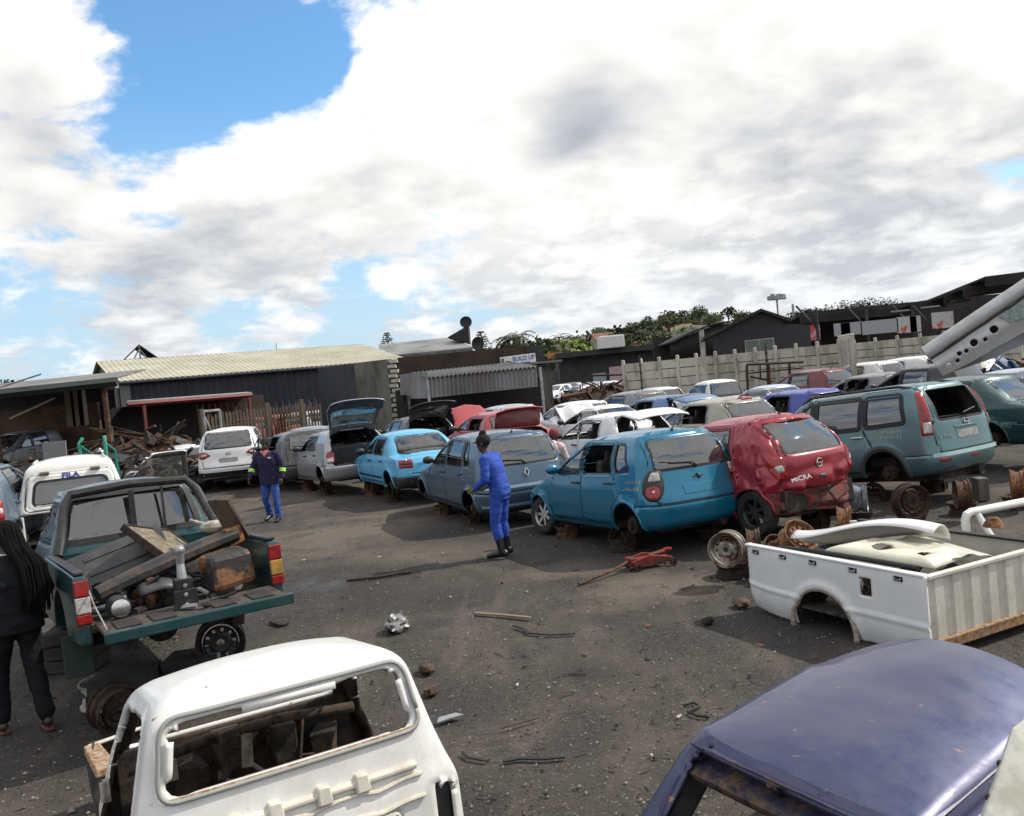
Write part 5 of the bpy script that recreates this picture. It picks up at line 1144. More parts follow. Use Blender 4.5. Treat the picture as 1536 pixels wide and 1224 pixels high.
def pickup(name, label, pm, loc, yaw, group=None, pitch=0, x0=1.72, top=1.56, bed=True, frame=True, near=True, doorang=0, canopy=False, gl=None):
    root = thing(name, label, 'pickup', loc, yaw+math.pi/2, group, ry=-pitch); gl = gl or GLASS
    sh = cabshell(x0, top, step=.03 if near else .06, ns=50 if near else 30)
    dr = rnd([(x0+.18, .42), (x0+1.32, .42), (x0+1.42, .95), (x0+.95, top-.05), (x0+.20, top-.05)], .06); wi = rnd([(x0+.24, 1.06), (x0+1.30, 1.03), (x0+.95, top-.12), (x0+.27, top-.12)], .05)
    sh.region('hood', 'T', rnd([(3.30, -.60), (4.3, -.5), (4.3, .5), (3.30, .60)], .1), .3, .03)
    sh.region('door', 'LR', dr); rw = rnd([(-.62, 1.07), (.62, 1.07), (.53, top-.10), (-.53, top-.10)], .09)
    sh.region('rw', 'B', rw, .1); sh.region('ws', 'F', rnd([(-.66, 1.10), (.66, 1.10), (.54, top-.11), (-.54, top-.11)], .09), .1)
    sh.region('win', 'LR', wi, .3); sh.region('arch', 'LR', circ(3.55, .32, .36), .2)
    ms = [pm, PRIMER]
    sh.piece('', 'cab', ms, root, solid=.025); sh.piece('hood', 'hood', ms, root, solid=.015); sh.piece('rw', 'rear_window', gl, root, inset=.008); sh.piece('ws', 'windscreen', gl, root, inset=.008)
    for q, s_ in (('L', 1), ('R', -1)):
        M = hinge(Vector((x0+1.40, s_*.79, .5)), 'Z', -s_*doorang) if (doorang and q == 'R') else None
        d = sh.piece('door|'+q, 'door', ms, root, solid=.04, M=M); sh.piece('win|'+q, 'side_window', gl, d, inset=.01)
    b = MB(); sh.ribbon(b, rw, .06, 0, .006, True); b.build('window_seal', RUBBER, root)
    c = MB(); c.box((x0+.75, 0, .55), (1.2, 1.3, .3)); c.box((3.6, 0, .55), (1.4, .9, .45))
    for y in (.42, -.42): c.box((1.95, y, .40), (3.7, .09, .14))
    c.build('chassis', UNDER, root)
    for y in (.34, -.34):
        st = MB(); st.box((x0+.55, y, .78), (.46, .5, .16)); st.box((x0+.27, y, 1.05), (.13, .5, .55), ry=-.15); st.box((x0+.22, y, 1.36), (.08, .26, .16), ry=-.1); st.build('seat', SEATM, root, bevel=.04)
    st = MB(); st.box((x0+1.30, 0, .96), (.34, 1.25, .22)); st.tube([(x0+1.05+.04*math.cos(a), .34+.18*math.sin(a), 1.06+.17*math.cos(a)) for a in np.linspace(0, 6.283, 17)], .015, 6); st.build('dashboard', BLACK, root, bevel=.04)
    h = MB()
    for wx in (1.02, 3.55): h.tube([(wx, -.62, .30), (wx, .62, .30)], .055, 10)
    h.sphere((1.02, 0, .30), .15, 8)
    for y in (.45, -.45): h.tube([(.35, y, .36), (1.02, y, .24), (1.65, y, .36)], .035, 6, flat=.6)
    h.tube([(1.1, .05, .33), (2.6, .05, .40)], .04, 8); h.build('axle', UNDER, root)
    for wx in (1.02, 3.55):
        for q in (1, -1): hub((wx, q*.66, .30), RUSTD, root, r=.15)
    if bed:
        arch = [(1.02+.37*math.cos(a), .40+.37*math.sin(a)) for a in np.linspace(0, math.pi, 17)]
        out = [(0, .46), (-.0, .98), (x0-.05, 1.0), (x0-.05, .42)]+[p for p in arch]+[(.60, .42), (.3, .44)]
        for q in (1, -1):
            Mx = Matrix(((1, 0, 0, 0), (0, 0, 1, 0), (0, 1, 0, 0), (0, 0, 0, 1)))
            sp_ = MB().prism(out, q*.795, q*.70, Mx).build('side_panel', pm, root, bevel=.018)
            MB().box((x0/2-.02, q*.745, 1.0), (x0-.12, .075, .03)).build('rail', BLACK, root, bevel=.01)
        MB().box((x0/2, 0, .555), (x0-.02, 1.42, .03)).build('bed_floor', rust('bed_floor_metal', (.05, .045, .04), (.10, .07, .05), (.015, .014, .013), 4), root)
        MB().box((x0-.075, 0, .78), (.04, 1.40, .44)).build('headboard', pm, root, bevel=.01)
    return root, sh
def inroot(root, v): return Matrix.LocRotScale(root.location, root.rotation_euler, None) @ Vector(v)
# ---- dark teal pickup full of parts
DT_P = paint('dark_teal_paint', (.008, .068, .078), .35, dust=.25)
TP, sh = pickup('pickup_truck', 'dark teal pickup with tailgate down and its bed full of scrap parts', DT_P, (-2.72, 7.12, .33), .594, pitch=-.03, top=1.58)
TL = lambda v: inroot(TP, v)
b = MB(); pts = [(1.55, .70, 1.0), (1.62, .66, 1.12), (1.76, .585, 1.42), (1.80, .52, 1.52), (1.80, 0, 1.55), (1.80, -.52, 1.52), (1.74, -.60, 1.42), (1.45, -.66, 1.12), (1.28, -.69, 1.0)]
b.tube([Vector(p)+Vector((-.05, 0, 0)) for p in pts], .042, 10); b.build('window_surround', BLACK, TP, True)
MB().box((1.71, 0, 1.28), (.015, .05, .42)).build('window_divider', BLACK, TP); MB().box((1.71, -.28, 1.28), (.012, .025, .42)).build('window_divider', BLACK, TP)
for q, cols in ((1, (REDL, WHTL, REDL)), (-1, (REDL, AMBL, REDL))):
    zz_ = (.62, .70, .83, .955)
    lp = MB().box((-.004, q*.748, .79), (.03, .115, .345)).build('tail_lamp', BLACK, TP, bevel=.01)
    for i, m in enumerate(cols):
        o = MB().box((-.018, q*.748, (zz_[i]+zz_[i+1])/2), (.03, .105, zz_[i+1]-zz_[i]-.006)).build('lens', m, lp, bevel=.008)
tg = MB(); tg.box((-.25, 0, .590), (.50, 1.36, .035), ry=-.06); tg.box((-.50, 0, .575), (.035, 1.40, .085), ry=-.06, mi=1)
tgo = tg.build('tailgate', [MATS['bed_floor_metal'], DT_P], TP, bevel=.01)
for y in (-.5, -.2, .25, .5): MB().box((-.26, y, .612), (.24, .17, .012), ry=-.06).build('recess', DARK, tgo)
b = MB(); b.tube([(.02, .70, .9), (-.12, .69, .78), (-.40, .66, .62)], .006, 5); b.build('tailgate_cable', STEEL, TP)
MB().box((.62, .74, .28), (.03, .22, .34), ry=.1).build('mud_flap', mat('green_rubber', (.018, .034, .028), .8), TP, bevel=.008)
# load
SCR = 'scrap parts in the dark teal pickup'
def item(name, label, cat, mb, mats, M, group=None, smooth=False, bevel=0, solid=0):
    o = mb.build(name, mats, None, smooth, bevel, None, solid); o.matrix_world = M; return tag(o, label, cat, group)
def TM(v, rx=0, ry=0, rz=0): return Matrix.LocRotScale(TP.location, TP.rotation_euler, None) @ Matrix.Translation(v) @ Matrix.Rotation(rz, 4, 'Z') @ Matrix.Rotation(ry, 4, 'Y') @ Matrix.Rotation(rx, 4, 'X')
GP = mat('grey_moulded_plastic', (.035, .036, .039), .5, col2=(.06, .06, .06), scale=5)
b = MB(); b.box((0, 0, 0), (.55, .80, .02)); 
for x in (-.18, 0, .18): b.box((x, 0, .014), (.05, .55, .010), mi=0)
for y in (-.40, .40): b.box((0, y, -.03), (.55, .02, .08))
item('plastic_panel', 'grey ribbed plastic tray propped against the rear window', 'panel', b, [GP, BLACK], TM((1.05, .26, .90), rx=-.32, ry=-.68, rz=.1), SCR, bevel=.01)
MESHM = mat('dusty_mesh', (.12, .10, .07), .8, col2=(.24, .20, .14), scale=26, bmp=.6, bscale=90)
b = MB(); b.box((0, 0, 0), (.76, .70, .04)); b.box((.38, 0, 0), (.02, .72, .06), mi=1); b.box((-.38, 0, 0), (.02, .72, .06), mi=1); b.box((0, .36, 0), (.76, .02, .06), mi=1); b.box((0, -.36, 0), (.76, .02, .06), mi=1)
item('radiator', 'dusty brown radiator core lying tilted on the load', 'radiator', b, [MESHM, RUSTD], TM((.92, -.18, .92), rx=.28, ry=-.62, rz=.65), SCR)
b = MB(); b.tube([(-.62, 0, 0), (-.3, 0, .015), (0, 0, .02), (.3, 0, .02), (.62, 0, .01)], [.085, .095, .10, .095, .085], 10, flat=.8); b.box((-.60, 0, 0), (.14, .10, .15), mi=1)
item('bumper_beam', 'long black bumper beam with rusted ends across the bed', 'bumper', b, [mat('worn_black_metal', (.012, .014, .015), .45, col2=(.05, .035, .025), scale=6), RUSTO], TM((.42, .0, .90), ry=.22, rz=math.pi/2+.18), SCR, smooth=True)
FT = mat('rusty_tank_metal', (.020, .018, .017), .6, col2=(.20, .085, .035), scale=3.2, lo=.50, hi=.56, bmp=.3)
b = MB(); b.box((0, 0, 0), (.32, .38, .30), jit=.01)
item('fuel_tank', 'half-rusted black fuel tank by the right tail lamp', 'tank', b, FT, TM((.22, -.40, .80), rx=-.07, rz=.1), SCR, bevel=.05)
b = MB(); b.lathe([(0, 0), (.075, 0), (.082, .02), (.082, .17), (.07, .19), (0, .19)], 24); b.lathe([(.0, -.012), (.05, -.012), (.068, -.004), (.072, .006)], 24, mi=1)
item('oil_filter', 'round black filter can with a bright end, on the open tailgate', 'filter', b, [BLACK, CHROME], TM((-.08, .50, .70), rx=.25, ry=math.pi/2+.0, rz=.25), SCR, smooth=True)
b = MB(); b.box((0, 0, .12), (.10, .13, .26)); b.tube([(0, 0, .24), (.02, 0, .36), (.0, 0, .46)], [.04, .03, .035], 10, mi=1); b.sphere((0, 0, .47), .04, 8, mi=1); b.box((-.06, 0, .08), (.02, .18, .18))
for z in (.05, .13, .2): b.tube([(-.075, 0, z), (-.06, 0, z)], .018, 8, mi=1)
item('tow_hitch', 'black tow hitch bracket standing upright on the tailgate', 'tow hitch', b, [BLACK, STEEL], TM((-.14, .05, .60), ry=-.08), SCR, bevel=.006)
b = MB(); b.grid(lambda u, v: Vector((.34*(u-.5), .44*(v-.5), .09*math.sin(math.pi*v)+.03*math.sin(6*u))), 8, 10)
item('trim_piece', 'curved light grey trim piece under the bumper beam', 'trim', b, GP, TM((.35, .10, .72), rx=.3, ry=-.4), SCR, smooth=True, solid=.012)
b = MB(); b.box((0, 0, 0), (.30, .55, .02)); b.box((.16, 0, .03), (.02, .55, .08)); b.box((0, .28, .03), (.30, .02, .08))
item('folded_panel', 'brown-stained folded sheet sticking up over the right bed side', 'panel', b, mat('stained_board', (.10, .075, .05), .75, col2=(.05, .04, .03), scale=5), TM((.62, -.62, 1.10), rx=1.1, rz=.3), SCR)
b = MB(); b.sphere((0, 0, 0), 1, 8, sc=(.16, .10, .06)); b.tube([(.1, 0, .02), (.24, .04, .08)], .02, 6)
item('casing', 'dirty white casing wedged by the right bed rail', 'casing', b, mat('dirty_white', (.42, .40, .35), .7, col2=(.2, .18, .15), scale=8), TM((1.05, -.58, 1.08), rz=.8), SCR, smooth=True)
rg = random.Random(5)
for i in range(26):
    b = MB(); L = rg.uniform(.12, .42); b.tube([(-L/2, 0, 0), (0, rg.uniform(-.05, .05), rg.uniform(-.03, .05)), (L/2, 0, 0)], rg.uniform(.015, .045), 7, flat=rg.uniform(.4, 1))
    item('scrap_part', 'small grimy metal part loose among the scrap on the pickup bed', 'scrap', b, rg.choice([RUST, RUSTD, BLACK, STEEL]), TM((rg.uniform(-.25, 1.4), rg.uniform(-.58, .6), rg.uniform(.60, .70)), rx=rg.uniform(-.2, .2), ry=rg.uniform(-.2, .2), rz=rg.uniform(0, 3)), 'loose metal bits on the pickup bed', smooth=True)
for i, (p_, q_, r_, m_, lab) in enumerate((((.9, .5, .72), (.2, .1, .80), .018, RUBBER, 'long black hose looping over the pickup load'), ((.5, -.1, .76), (-.2, -.3, .62), .014, RUBBER, 'thin black hose trailing onto the pickup tailgate'), ((.8, -.5, 1.0), (.3, .35, .84), .010, RUSTO, 'orange rusty rod across the pickup load'))):
    P, Q = Vector(p_), Vector(q_); b = MB(); b.tube([P.lerp(Q, k/10)+Vector((.05*math.sin(k*1.3), .09*math.sin(k*.9+i), .06*math.sin(k*.7))) for k in range(11)], r_, 7); item('hose' if i < 2 else 'rod', lab, 'hose' if i < 2 else 'rod', b, m_, TM((0, 0, 0)), SCR, smooth=True)
b = MB(); b.lathe([(.05, -.08), (.10, -.08), (.10, -.03), (.075, -.03), (.075, .03), (.12, .03), (.12, .08), (.05, .08)], 22, close=True); b.lathe([(0, -.11), (.03, -.11), (.03, .11), (0, .11)], 12)
item('pulley_hub', 'rusty double-flanged hub lying at the middle of the pickup bed', 'hub', b, RUST, TM((.30, .22, .70), rx=1.2, rz=.5), SCR, smooth=True)
b = MB(); b.box((0, 0, 0), (.26, .18, .16), jit=.012); b.box((0, 0, .10), (.22, .14, .05), jit=.01, mi=1); [b.tube([(-.09+.06*k, -.09, .02), (-.09+.06*k, -.16, .0), (-.09+.06*k, -.20, -.07)], .022, 8, mi=2) for k in range(4)]
item('engine_head', 'greasy cylinder head with four stub pipes in the pickup bed', 'engine part', b, [mat('oily_alloy', (.10, .10, .095), .5, .5, col2=(.03, .028, .025), scale=9), BLACK, RUST], TM((.62, .32, .72), rz=.6, rx=.15), SCR, bevel=.012)
# ---- white canopy pickup
CWH = paint('canopy_white', (.72, .72, .70), 0, dust=.10, rough=.4)
CP, sh2 = pickup('pickup_truck', 'white pickup with a fibreglass canopy and blue lettering over its rear hatch', CWH, (-6.95, 14.0, .09), .44, top=1.66, doorang=98, gl=GLASSG)
csh = Shell([(0, 1.0, 1.0, .78, 1.0, 1.66, 1.0, .08, .08), (.02, 1.10, 1.10, .78, 1.10, 1.66, 1.10, .08, .08), (.15, 1.68, 1.66, .63, 1.66, 1.60, 1.66, .10, .10), (.22, 1.76, 1.73, .55, 1.73, 1.55, 1.75, .14, .14)], n=5, ns=40, crown=.05, tf=0, tr=0)
hr = rnd([(-.68, 1.04), (.68, 1.04), (.60, 1.58), (-.60, 1.58)], .10); hw = rnd([(-.56, 1.12), (.56, 1.12), (.50, 1.48), (-.50, 1.48)], .09)
csh.region('hatch', 'B', hr, .1); csh.region('rw', 'B', hw, .1); csh.region('sw', 'LR', rnd([(.25, 1.16), (1.5, 1.16), (1.46, 1.55), (.32, 1.55)], .08), .2)
csh.piece('', 'canopy', [CWH, PRIMER], CP, solid=.02); ho = csh.piece('hatch', 'canopy_hatch', [CWH, PRIMER], CP, solid=.02); csh.piece('rw', 'hatch_window', GLASSG, ho, inset=.005)
for q in 'LR': csh.piece('sw|'+q, 'side_window', GLASSD, CP, inset=.005)
b = MB(); csh.ribbon(b, hr, .014, 0, .003, True); csh.ribbon(b, hw, .04, 0, .004, True); b.build('canopy_seal', RUBBER, CP)
for y in (.36, -.36):
    b = MB(); h = csh.proj(y, 1.60, 0, .012)[0]; b.box(h, (.03, .13, .05)); b.tube([h+Vector((-.01, -.07, 0)), h+Vector((-.01, .07, 0))], .018, 6); b.build('hinge', rust('hinge_rust', (.20, .17, .13), (.30, .22, .14), (.06, .05, .04), 12), CP)
h = csh.proj(0, 1.535, 0, .004); n = h[1]; x = Vector((0, -1, 0)); y = n.cross(x)
MF = Matrix(((x.x, y.x, n.x, h[0].x), (x.y, y.y, n.y, h[0].y), (x.z, y.z, n.z, h[0].z), (0, 0, 0, 1)))
text('canopy_lettering', 'FILA', .105, MF, mat('blue_lettering', (.02, .04, .30), .5), CP, .002, sx=1.25, bold=.035)
for y in (.5, -.5):
    b = MB(); P = [csh.top(x_, y)[0]+Vector((0, 0, .02)) for x_ in np.linspace(.25, 1.5, 6)]; b.tube(P, .02, 6); b.build('roof_rib', CWH, CP, True)
# ---- far white pickup cab in the second row
P0 = at(1066, 574, 27)
o = P0-rot(1.85, .55, .5)
pickup('pickup_truck', 'white single-cab pickup behind the beige hatchback', WHT, (o.x, o.y, P0.z-1.5), .5, BACK, near=False, gl=GLASSG)
# ---- white cut cab in the foreground
CAB = paint('worn_white_paint', (.72, .72, .71), 0, dust=.34, rough=.38, dustcol=(.36, .31, .24), chips=(.17, .09, .045))
CABI = rust('cab_inner_metal', (.026, .022, .019), (.085, .055, .035), (.009, .008, .007), 3.5)
cab = thing('pickup_cab', 'white pickup cab shell cut off without doors or glass, in front', 'vehicle cab', (-1.085, 4.06, -.13), .541+math.pi/2); cab.rotation_euler = (0, .106, .541+math.pi/2)
sh = Shell([(.0, .16, .16, .76, .16, 1.22, .16, .07, .10), (-.03, .40, .4, .79, .4, 1.30, .4, .07, .10), (-.03, .66, .66, .79, .66, 1.34, .66, .07, .12), (-.005, .74, .76, .755, .74, 1.36, .78, .08, .14), (.01, .92, .90, .715, .88, 1.36, .90, .10, .16), (.035, 1.26, 1.25, .625, 1.25, 1.0, 1.24, .10, .20), (.075, 1.325, 1.305, .585, 1.31, .90, 1.315, .13, .20), (.14, 1.355, 1.335, .53, 1.335, .84, 1.345, .16, .2)], n=4.5, na=16, ns=60, crown=.05, tf=.02, tr=0, k=18, step=.025)
rw = rnd([(-.605, .945), (.605, .945), (.555, 1.255), (-.555, 1.255)], .085, 6)
sh.region('rw', 'B', rw, .05, .02); sh.region('dr', 'LR', rnd([(.20, .24), (1.05, .24), (1.18, .55), (1.15, .90), (.86, 1.265), (.26, 1.275), (.20, .9)], .08), .2, .022)
sh.region('ws', 'F', rnd([(-.62, .93), (.62, .93), (.53, 1.25), (-.53, 1.25)], .08), .05, .025)
lamp = rnd([(.63, .28), (.755, .28), (.765, .62), (.64, .66)], .03)
for q in (1, -1): sh.region('lamp', 'B', [(y*q, z) for y, z in lamp], .05, .02)
sh.piece('', 'shell', [CAB, CABI], cab, solid=.035)
CREAM = paint('cream_primer', (.66, .63, .55), 0, dust=.5, dustcol=(.24, .18, .11), rough=.5, coat=.1, chips=(.13, .07, .035))
b = MB(); cc = rw.mean(0); sh.ribbon(b, cc+(rw-cc)*np.array([1.045, 1.13]), .020, 0, .010, True); b.build('window_flange', mat('grey_sealant', (.30, .30, .29), .6), cab, True, solid=.008)
b = MB(); sh.ribbon(b, [(-.60, .935), (0, .932), (.60, .935)], .022, 0, .008); b.build('window_ledge', rust('ledge_rust', (.45, .36, .25), (.35, .17, .08), (.55, .48, .38), 9), cab)
b = MB()
b.tube([sh.proj(y, .765, 0, .005)[0] for y in np.linspace(.60, -.56, 14)], .030, 8, flat=.7)
for y in (.55, .33, .15, -.08, -.27): b.box(sh.proj(y, .765, 0, .012)[0], (.07, .075, .085), tp=.8)
b.build('pressed_rib', CREAM, cab, True, bevel=.012)
b = MB()
for z in (.70, .60): b.tube([sh.proj(y, z+.02*abs(math.sin(y*9)), 0, .004)[0] for y in np.linspace(.62, -.58, 26)], .018, 7, flat=.6)
for y, z, a, c in ((.30, .50, .16, .12), (-.02, .48, .18, .14), (-.36, .50, .10, .12)): sh.patch(b, rnd([(y-a, z-c), (y+a, z-c), (y+a*.8, z+c*.8), (y-a*.8, z+c*.8)], .05), 0, .028, .002)
b.build('rear_pressing', CREAM, cab, True)
b = MB()
for y, z in ((-.41, .56), (-.41, .40)): sh.patch(b, circ(y, z, .045, 14), 0, .004, .006); b.tube([sh.proj(y, z, 0, .004)[0], sh.proj(y, z, 0, .022)[0]], .016, 8)
b.build('mount_plate', STEEL, cab, True)
for q in (1, -1): MB().box((.08, q*.69, .45), (.12, .08, .34)).build('lamp_recess', DARK, cab)
# interior of the cab: firewall, dash frame, loose brackets
b = MB(); b.box((1.24, 0, .55), (.05, 1.34, .75)); b.box((.72, 0, .19), (1.15, 1.40, .05)); b.box((.66, 0, .28), (.9, .32, .16)); b.tube([(1.05, .64, .86), (1.08, .2, .90), (1.08, -.2, .90), (1.05, -.64, .86)], .035, 8)
for y in (-.45, -.2, .1, .3): b.box((1.10, y, .72+.1*math.sin(y*20)), (.18, .13, .2), rz=y, jit=.03)
b.build('bulkhead', CABI, cab, bevel=.01)
PBR = mat('pale_bracket', (.26, .22, .17), .6, col2=(.12, .07, .04), scale=12)
b = MB(); b.box((1.0, .02, .80), (.04, .06, .18), ry=.3, rx=.15); b.tube([(.98, .02, .74), (.96, -.10, .62), (1.0, -.02, .5)], .014, 6); b.build('pedal_bracket', PBR, cab, bevel=.005)
MB().box((1.0, .12, .60), (.04, .12, .13), rx=.5).build('fuse_box', PBR, cab, bevel=.005); MB().box((.97, .42, .82), (.03, .05, .11)).build('latch_plate', PBR, cab, bevel=.005)
rg = random.Random(8); b = MB()
for i in range(14):
    p = Vector((1.05, rg.uniform(-.6, .6), rg.uniform(.45, .9))); b.tube([p, p+Vector((rg.uniform(-.15, .05), rg.uniform(-.2, .2), rg.uniform(-.25, .1))), p+Vector((rg.uniform(-.2, .0), rg.uniform(-.3, .3), rg.uniform(-.35, -.1)))], rg.uniform(.006, .014), 5)
b.build('wiring', RUSTD, cab, True)
for z in (.56, .78): b = MB(); b.box((1.10, .735, z), (.05, .03, .11)); b.tube([(1.08, .755, z-.05), (1.08, .755, z+.05)], .016, 6); b.build('door_hinge', mat('dirty_white', (.42, .40, .35), .7), cab)
# inner wing still attached at the front left
ROT = rust('flaking_rust', (.42, .34, .24), (.34, .17, .08), (.10, .05, .03), 11)
b = MB(); b.box((1.80, .70, .79), (.92, .11, .05), ry=.06, jit=.01); b.build('wing_rail', ROT, cab, bevel=.008)
b = MB(); b.grid(lambda u, v: Vector((1.36+.90*u, .71+.03*math.sin(9*v+4*u), .80-.62*v*(.75+.25*math.sin(11*u)))), 16, 14); b.build('inner_wing', CABI, cab, True, solid=.01)
b = MB(); b.tube([(2.24, .72, .78), (2.27, .45, .80), (2.28, .10, .81), (2.27, -.3, .81)], .022, 8, flat=.6); b.build('slam_panel', CREAM, cab, True)
b = MB(); b.grid(lambda u, v: Vector((2.26+.03*math.sin(7*v), .72-.5*u, .80-.45*v*(.7+.3*math.sin(5*u+1)))), 10, 10); b.build('front_panel', CABI, cab, True, solid=.01)
# ---- dark violet-blue roof section lying at lower right
PUR = paint('violet_blue_paint', (.040, .046, .125), .4, dust=.6, dustcol=(.15, .14, .19), rough=.32, coat=.5, scale=1.6, chips=(.34, .16, .06))
PURD = paint('dark_violet_inner', (.010, .012, .055), .3, dust=.2)
pr = thing('car_roof_section', 'violet-blue car roof section with empty tailgate opening, cut from its body', 'car roof', (1.03, 3.91, -.695), -.933+math.pi/2); pr.rotation_euler = (.089, -.08, -.933+math.pi/2)
def rake(V):
    V = V.copy(); k = np.clip((V[:, 0]-.9)/.7, 0, 1)*np.clip((V[:, 2]-1.2)/.2, 0, 1); V[:, 2] += k*(.05-.16*np.abs(V[:, 1]/.55)**2)+np.array([.005*noise.noise(Vector((v[0]*3, v[1]*3, 0)))+.002*noise.noise(Vector((v[0]*9, v[1]*9, 4))) for v in V]); return V
sh = Shell([(-.50, .72, .72, .735, .72, 2.5, .72, .16, .3), (-.40, .95, .95, .715, .93, 2.3, .95, .16, .3), (-.10, 1.30, 1.29, .61, 1.29, 1.72, 1.30, .15, .3), (-.04, 1.375, 1.36, .575, 1.37, 1.60, 1.385, .15, .26), (.02, 1.42, 1.405, .545, 1.41, 1.54, 1.42, .15, .25)], n=4, na=18, ns=60, crown=.055, k=22, step=.025, dent=rake, tf=.02)
sh.region('gate', 'B', rnd([(-.56, .60), (.56, .60), (.555, .98), (.50, 1.385), (-.50, 1.385), (-.555, .98)], .09, 6), .02, .025)
sh.region('win', 'LR', rnd([(-.02, .60), (1.0, .60), (1.9, .70), (1.45, 1.31), (.18, 1.31), (.0, 1.0)], .08), .15, .025)
sh.region('ws', 'F', rnd([(-.62, .60), (.62, .60), (.48, 1.32), (-.48, 1.32)], .08), .05, .025)
sh.piece('', 'roof', [PUR, PURD], pr, solid=.03)
b = MB(); hp_ = [(-.040, 1.400), (.035, 1.345), (.04, 1.315), (-.005, 1.300), (-.065, 1.297), (-.085, 1.285), (-.080, 1.255)]
b.grid(lambda u, v: Vector((hp_[round(v*6)][0]-.02+.035*(2*u-1)**2, .52-1.04*u, hp_[round(v*6)][1]+.030*(1-(2*u-1)**2)-.02)), 30, 6); b.build('header_channel', rust('grimy_blue', (.02, .022, .06), (.12, .075, .04), (.012, .012, .03), 9), pr, True, solid=.008)
for q in (1, -1):
    b = MB(); b.grid(lambda u, v: Vector((-.36+.40*v+.10*u, q*(.665-.17*v-.015*u-.05*u), .72+.62*v)), 6, 14); b.build('pillar_lining', mat('black_lining', (.012, .012, .014), .7, col2=(.025, .025, .025), scale=6), pr, True, solid=.01)
    b = MB(); b.tube([(x_, q*(.545-.02*max(0, x_-1)), 1.385-.01*x_) for x_ in np.linspace(.15, 1.15, 10)], .018, 6); b.build('roof_gutter', PURD, pr, True) if q < 0 else None
b = MB(); b.tube([(.02, .03, 1.30), (-.05, .02, 1.36), (-.10, .02, 1.42)], .016, 6); b.sphere((.0, .03, 1.31), .03, 8); b.build('wiper_spindle', RUSTD, pr, True)
b = MB(); b.box((.06, .36, 1.33), (.05, .09, .02)); b.box((.06, -.36, 1.33), (.05, .09, .02)); b.build('tailgate_hinge', RUSTD, pr, bevel=.005)
# ---- white pickup bed on the ground
BW = paint('bed_white_paint', (.72, .73, .74), 0, dust=.12, rough=.36, dustcol=(.30, .26, .21))
BWC = paint('bed_cream_paint', (.62, .60, .53), 0, dust=.45, rough=.5, coat=.1, dustcol=(.22, .17, .12), chips=(.16, .08, .04))
bd = thing('pickup_bed', 'white pickup load bed lying on the ground, wheel arch rusty', 'pickup bed', (3.30, 8.18, -.08), .468+math.pi/2)
Mx = Matrix(((1, 0, 0, 0), (0, 0, 1, 0), (0, 1, 0, 0), (0, 0, 0, 1)))
def bedside(q):
    V, F = [], []; nx, nz = 84, 34
    def f(u, v):
        x = -1.03+2.10*u; z = .08+.66*v
        y = .80-.055*max(0, 1-v*3)**2-.01*max(0, (v-.8)*5)**2+(.012 if .36 < v < .44 else 0)-.10*max(0, (x-.92)/.15)**2.2
        d = math.hypot(x-.05, z-.10); y += .022*math.exp(-((d-.39)/.045)**2); z += .08*max(0, (x-.55)/.5)**2*(1-v)
        return Vector((x, q*y, z))
    V = [f(i/nx, j/nz) for j in range(nz+1) for i in range(nx+1)]
    for v in V:
        d = math.hypot(v.x-.05, v.z-.10)
        if abs(d-.35) < .015 and d > 0: s_ = .35/d; v.x = .05+(v.x-.05)*s_; v.z = .10+(v.z-.10)*s_
    for j in range(nz):
        for i in range(nx):
            fc = [j*(nx+1)+i, j*(nx+1)+i+1, (j+1)*(nx+1)+i+1, (j+1)*(nx+1)+i]; c = sum((V[k] for k in fc), Vector())/4
            if math.hypot(c.x-.05, c.z-.10) < .35: continue
            if q > 0 and abs(c.x+.44) < .062 and abs(c.z-.56) < .075: continue
            F.append(fc if q < 0 else fc[::-1])
    o = meshobj('side_panel', V, F, [BW, BWC], bd, True); md = o.modifiers.new('t', 'SOLIDIFY'); md.thickness = .03; md.offset = -1; md.material_offset = 1
    return o
bs = bedside(1); bedside(-1)
b = MB(); 
b.grid(lambda u, v: Vector((.05+(.345+.05*v)*math.cos(-.12+3.38*u), .816-.004*v, .10+(.345+.05*v)*math.sin(-.12+3.38*u))), 40, 2); b.build('arch_lip', rust('arch_rust', (.50, .47, .42), (.30, .22, .16), (.16, .11, .08), 16), bd, True, solid=.008)
MB().box((-.44, .73, .56), (.13, .03, .15)).build('filler_recess', DARK, bd)
MB().lathe([(.0, 0), (.035, 0), (.04, .03), (.03, .035)], 14, Matrix.Translation((-.44, .755, .55)) @ Matrix.Rotation(-math.pi/2, 4, 'X')).build('filler_neck', RUSTD, bd, True)
for x in (.86, .50, .13, -.32, -.78):
    b = MB(); b.box((x, .798, .690), (.085, .014, .038), mi=0); b.tube([(x-.03, .803, .70), (x-.03, .815, .685), (x+.03, .815, .685), (x+.03, .803, .70)], .007, 6, mi=1); b.build('rope_hook', [DARK, STEEL], bd)
for q in (1, -1): MB().box((0.0, q*.765, .742), (2.02, .075, .022)).build('rail', BW if q > 0 else RUBBER, bd, bevel=.008)
b = MB(); V = []
prof = []
for i in range(7):
    y0 = .74-i*.215; prof += [(y0, 0), (y0-.045, 0), (y0-.06, .02), (y0-.155, .02), (y0-.17, 0)]
prof.append((-.76, 0))
b.add([(-1.0-dx, y, z) for z in (.22, .715) for y, dx in prof], [(i, i+1, len(prof)+i+1, len(prof)+i) for i in range(len(prof)-1)])
b.build('headboard', BWC, bd, solid=.012)
MB().box((-1.01, 0, .725), (.06, 1.53, .035)).build('headboard_rail', BWC, bd, bevel=.008)
b = MB(); b.box((-1.03, 0, .19), (.055, 1.52, .085), jit=.006); b.build('rusty_sill', rust('sill_rust', (.32, .24, .15), (.28, .13, .05), (.10, .06, .04), 8), bd, bevel=.01)
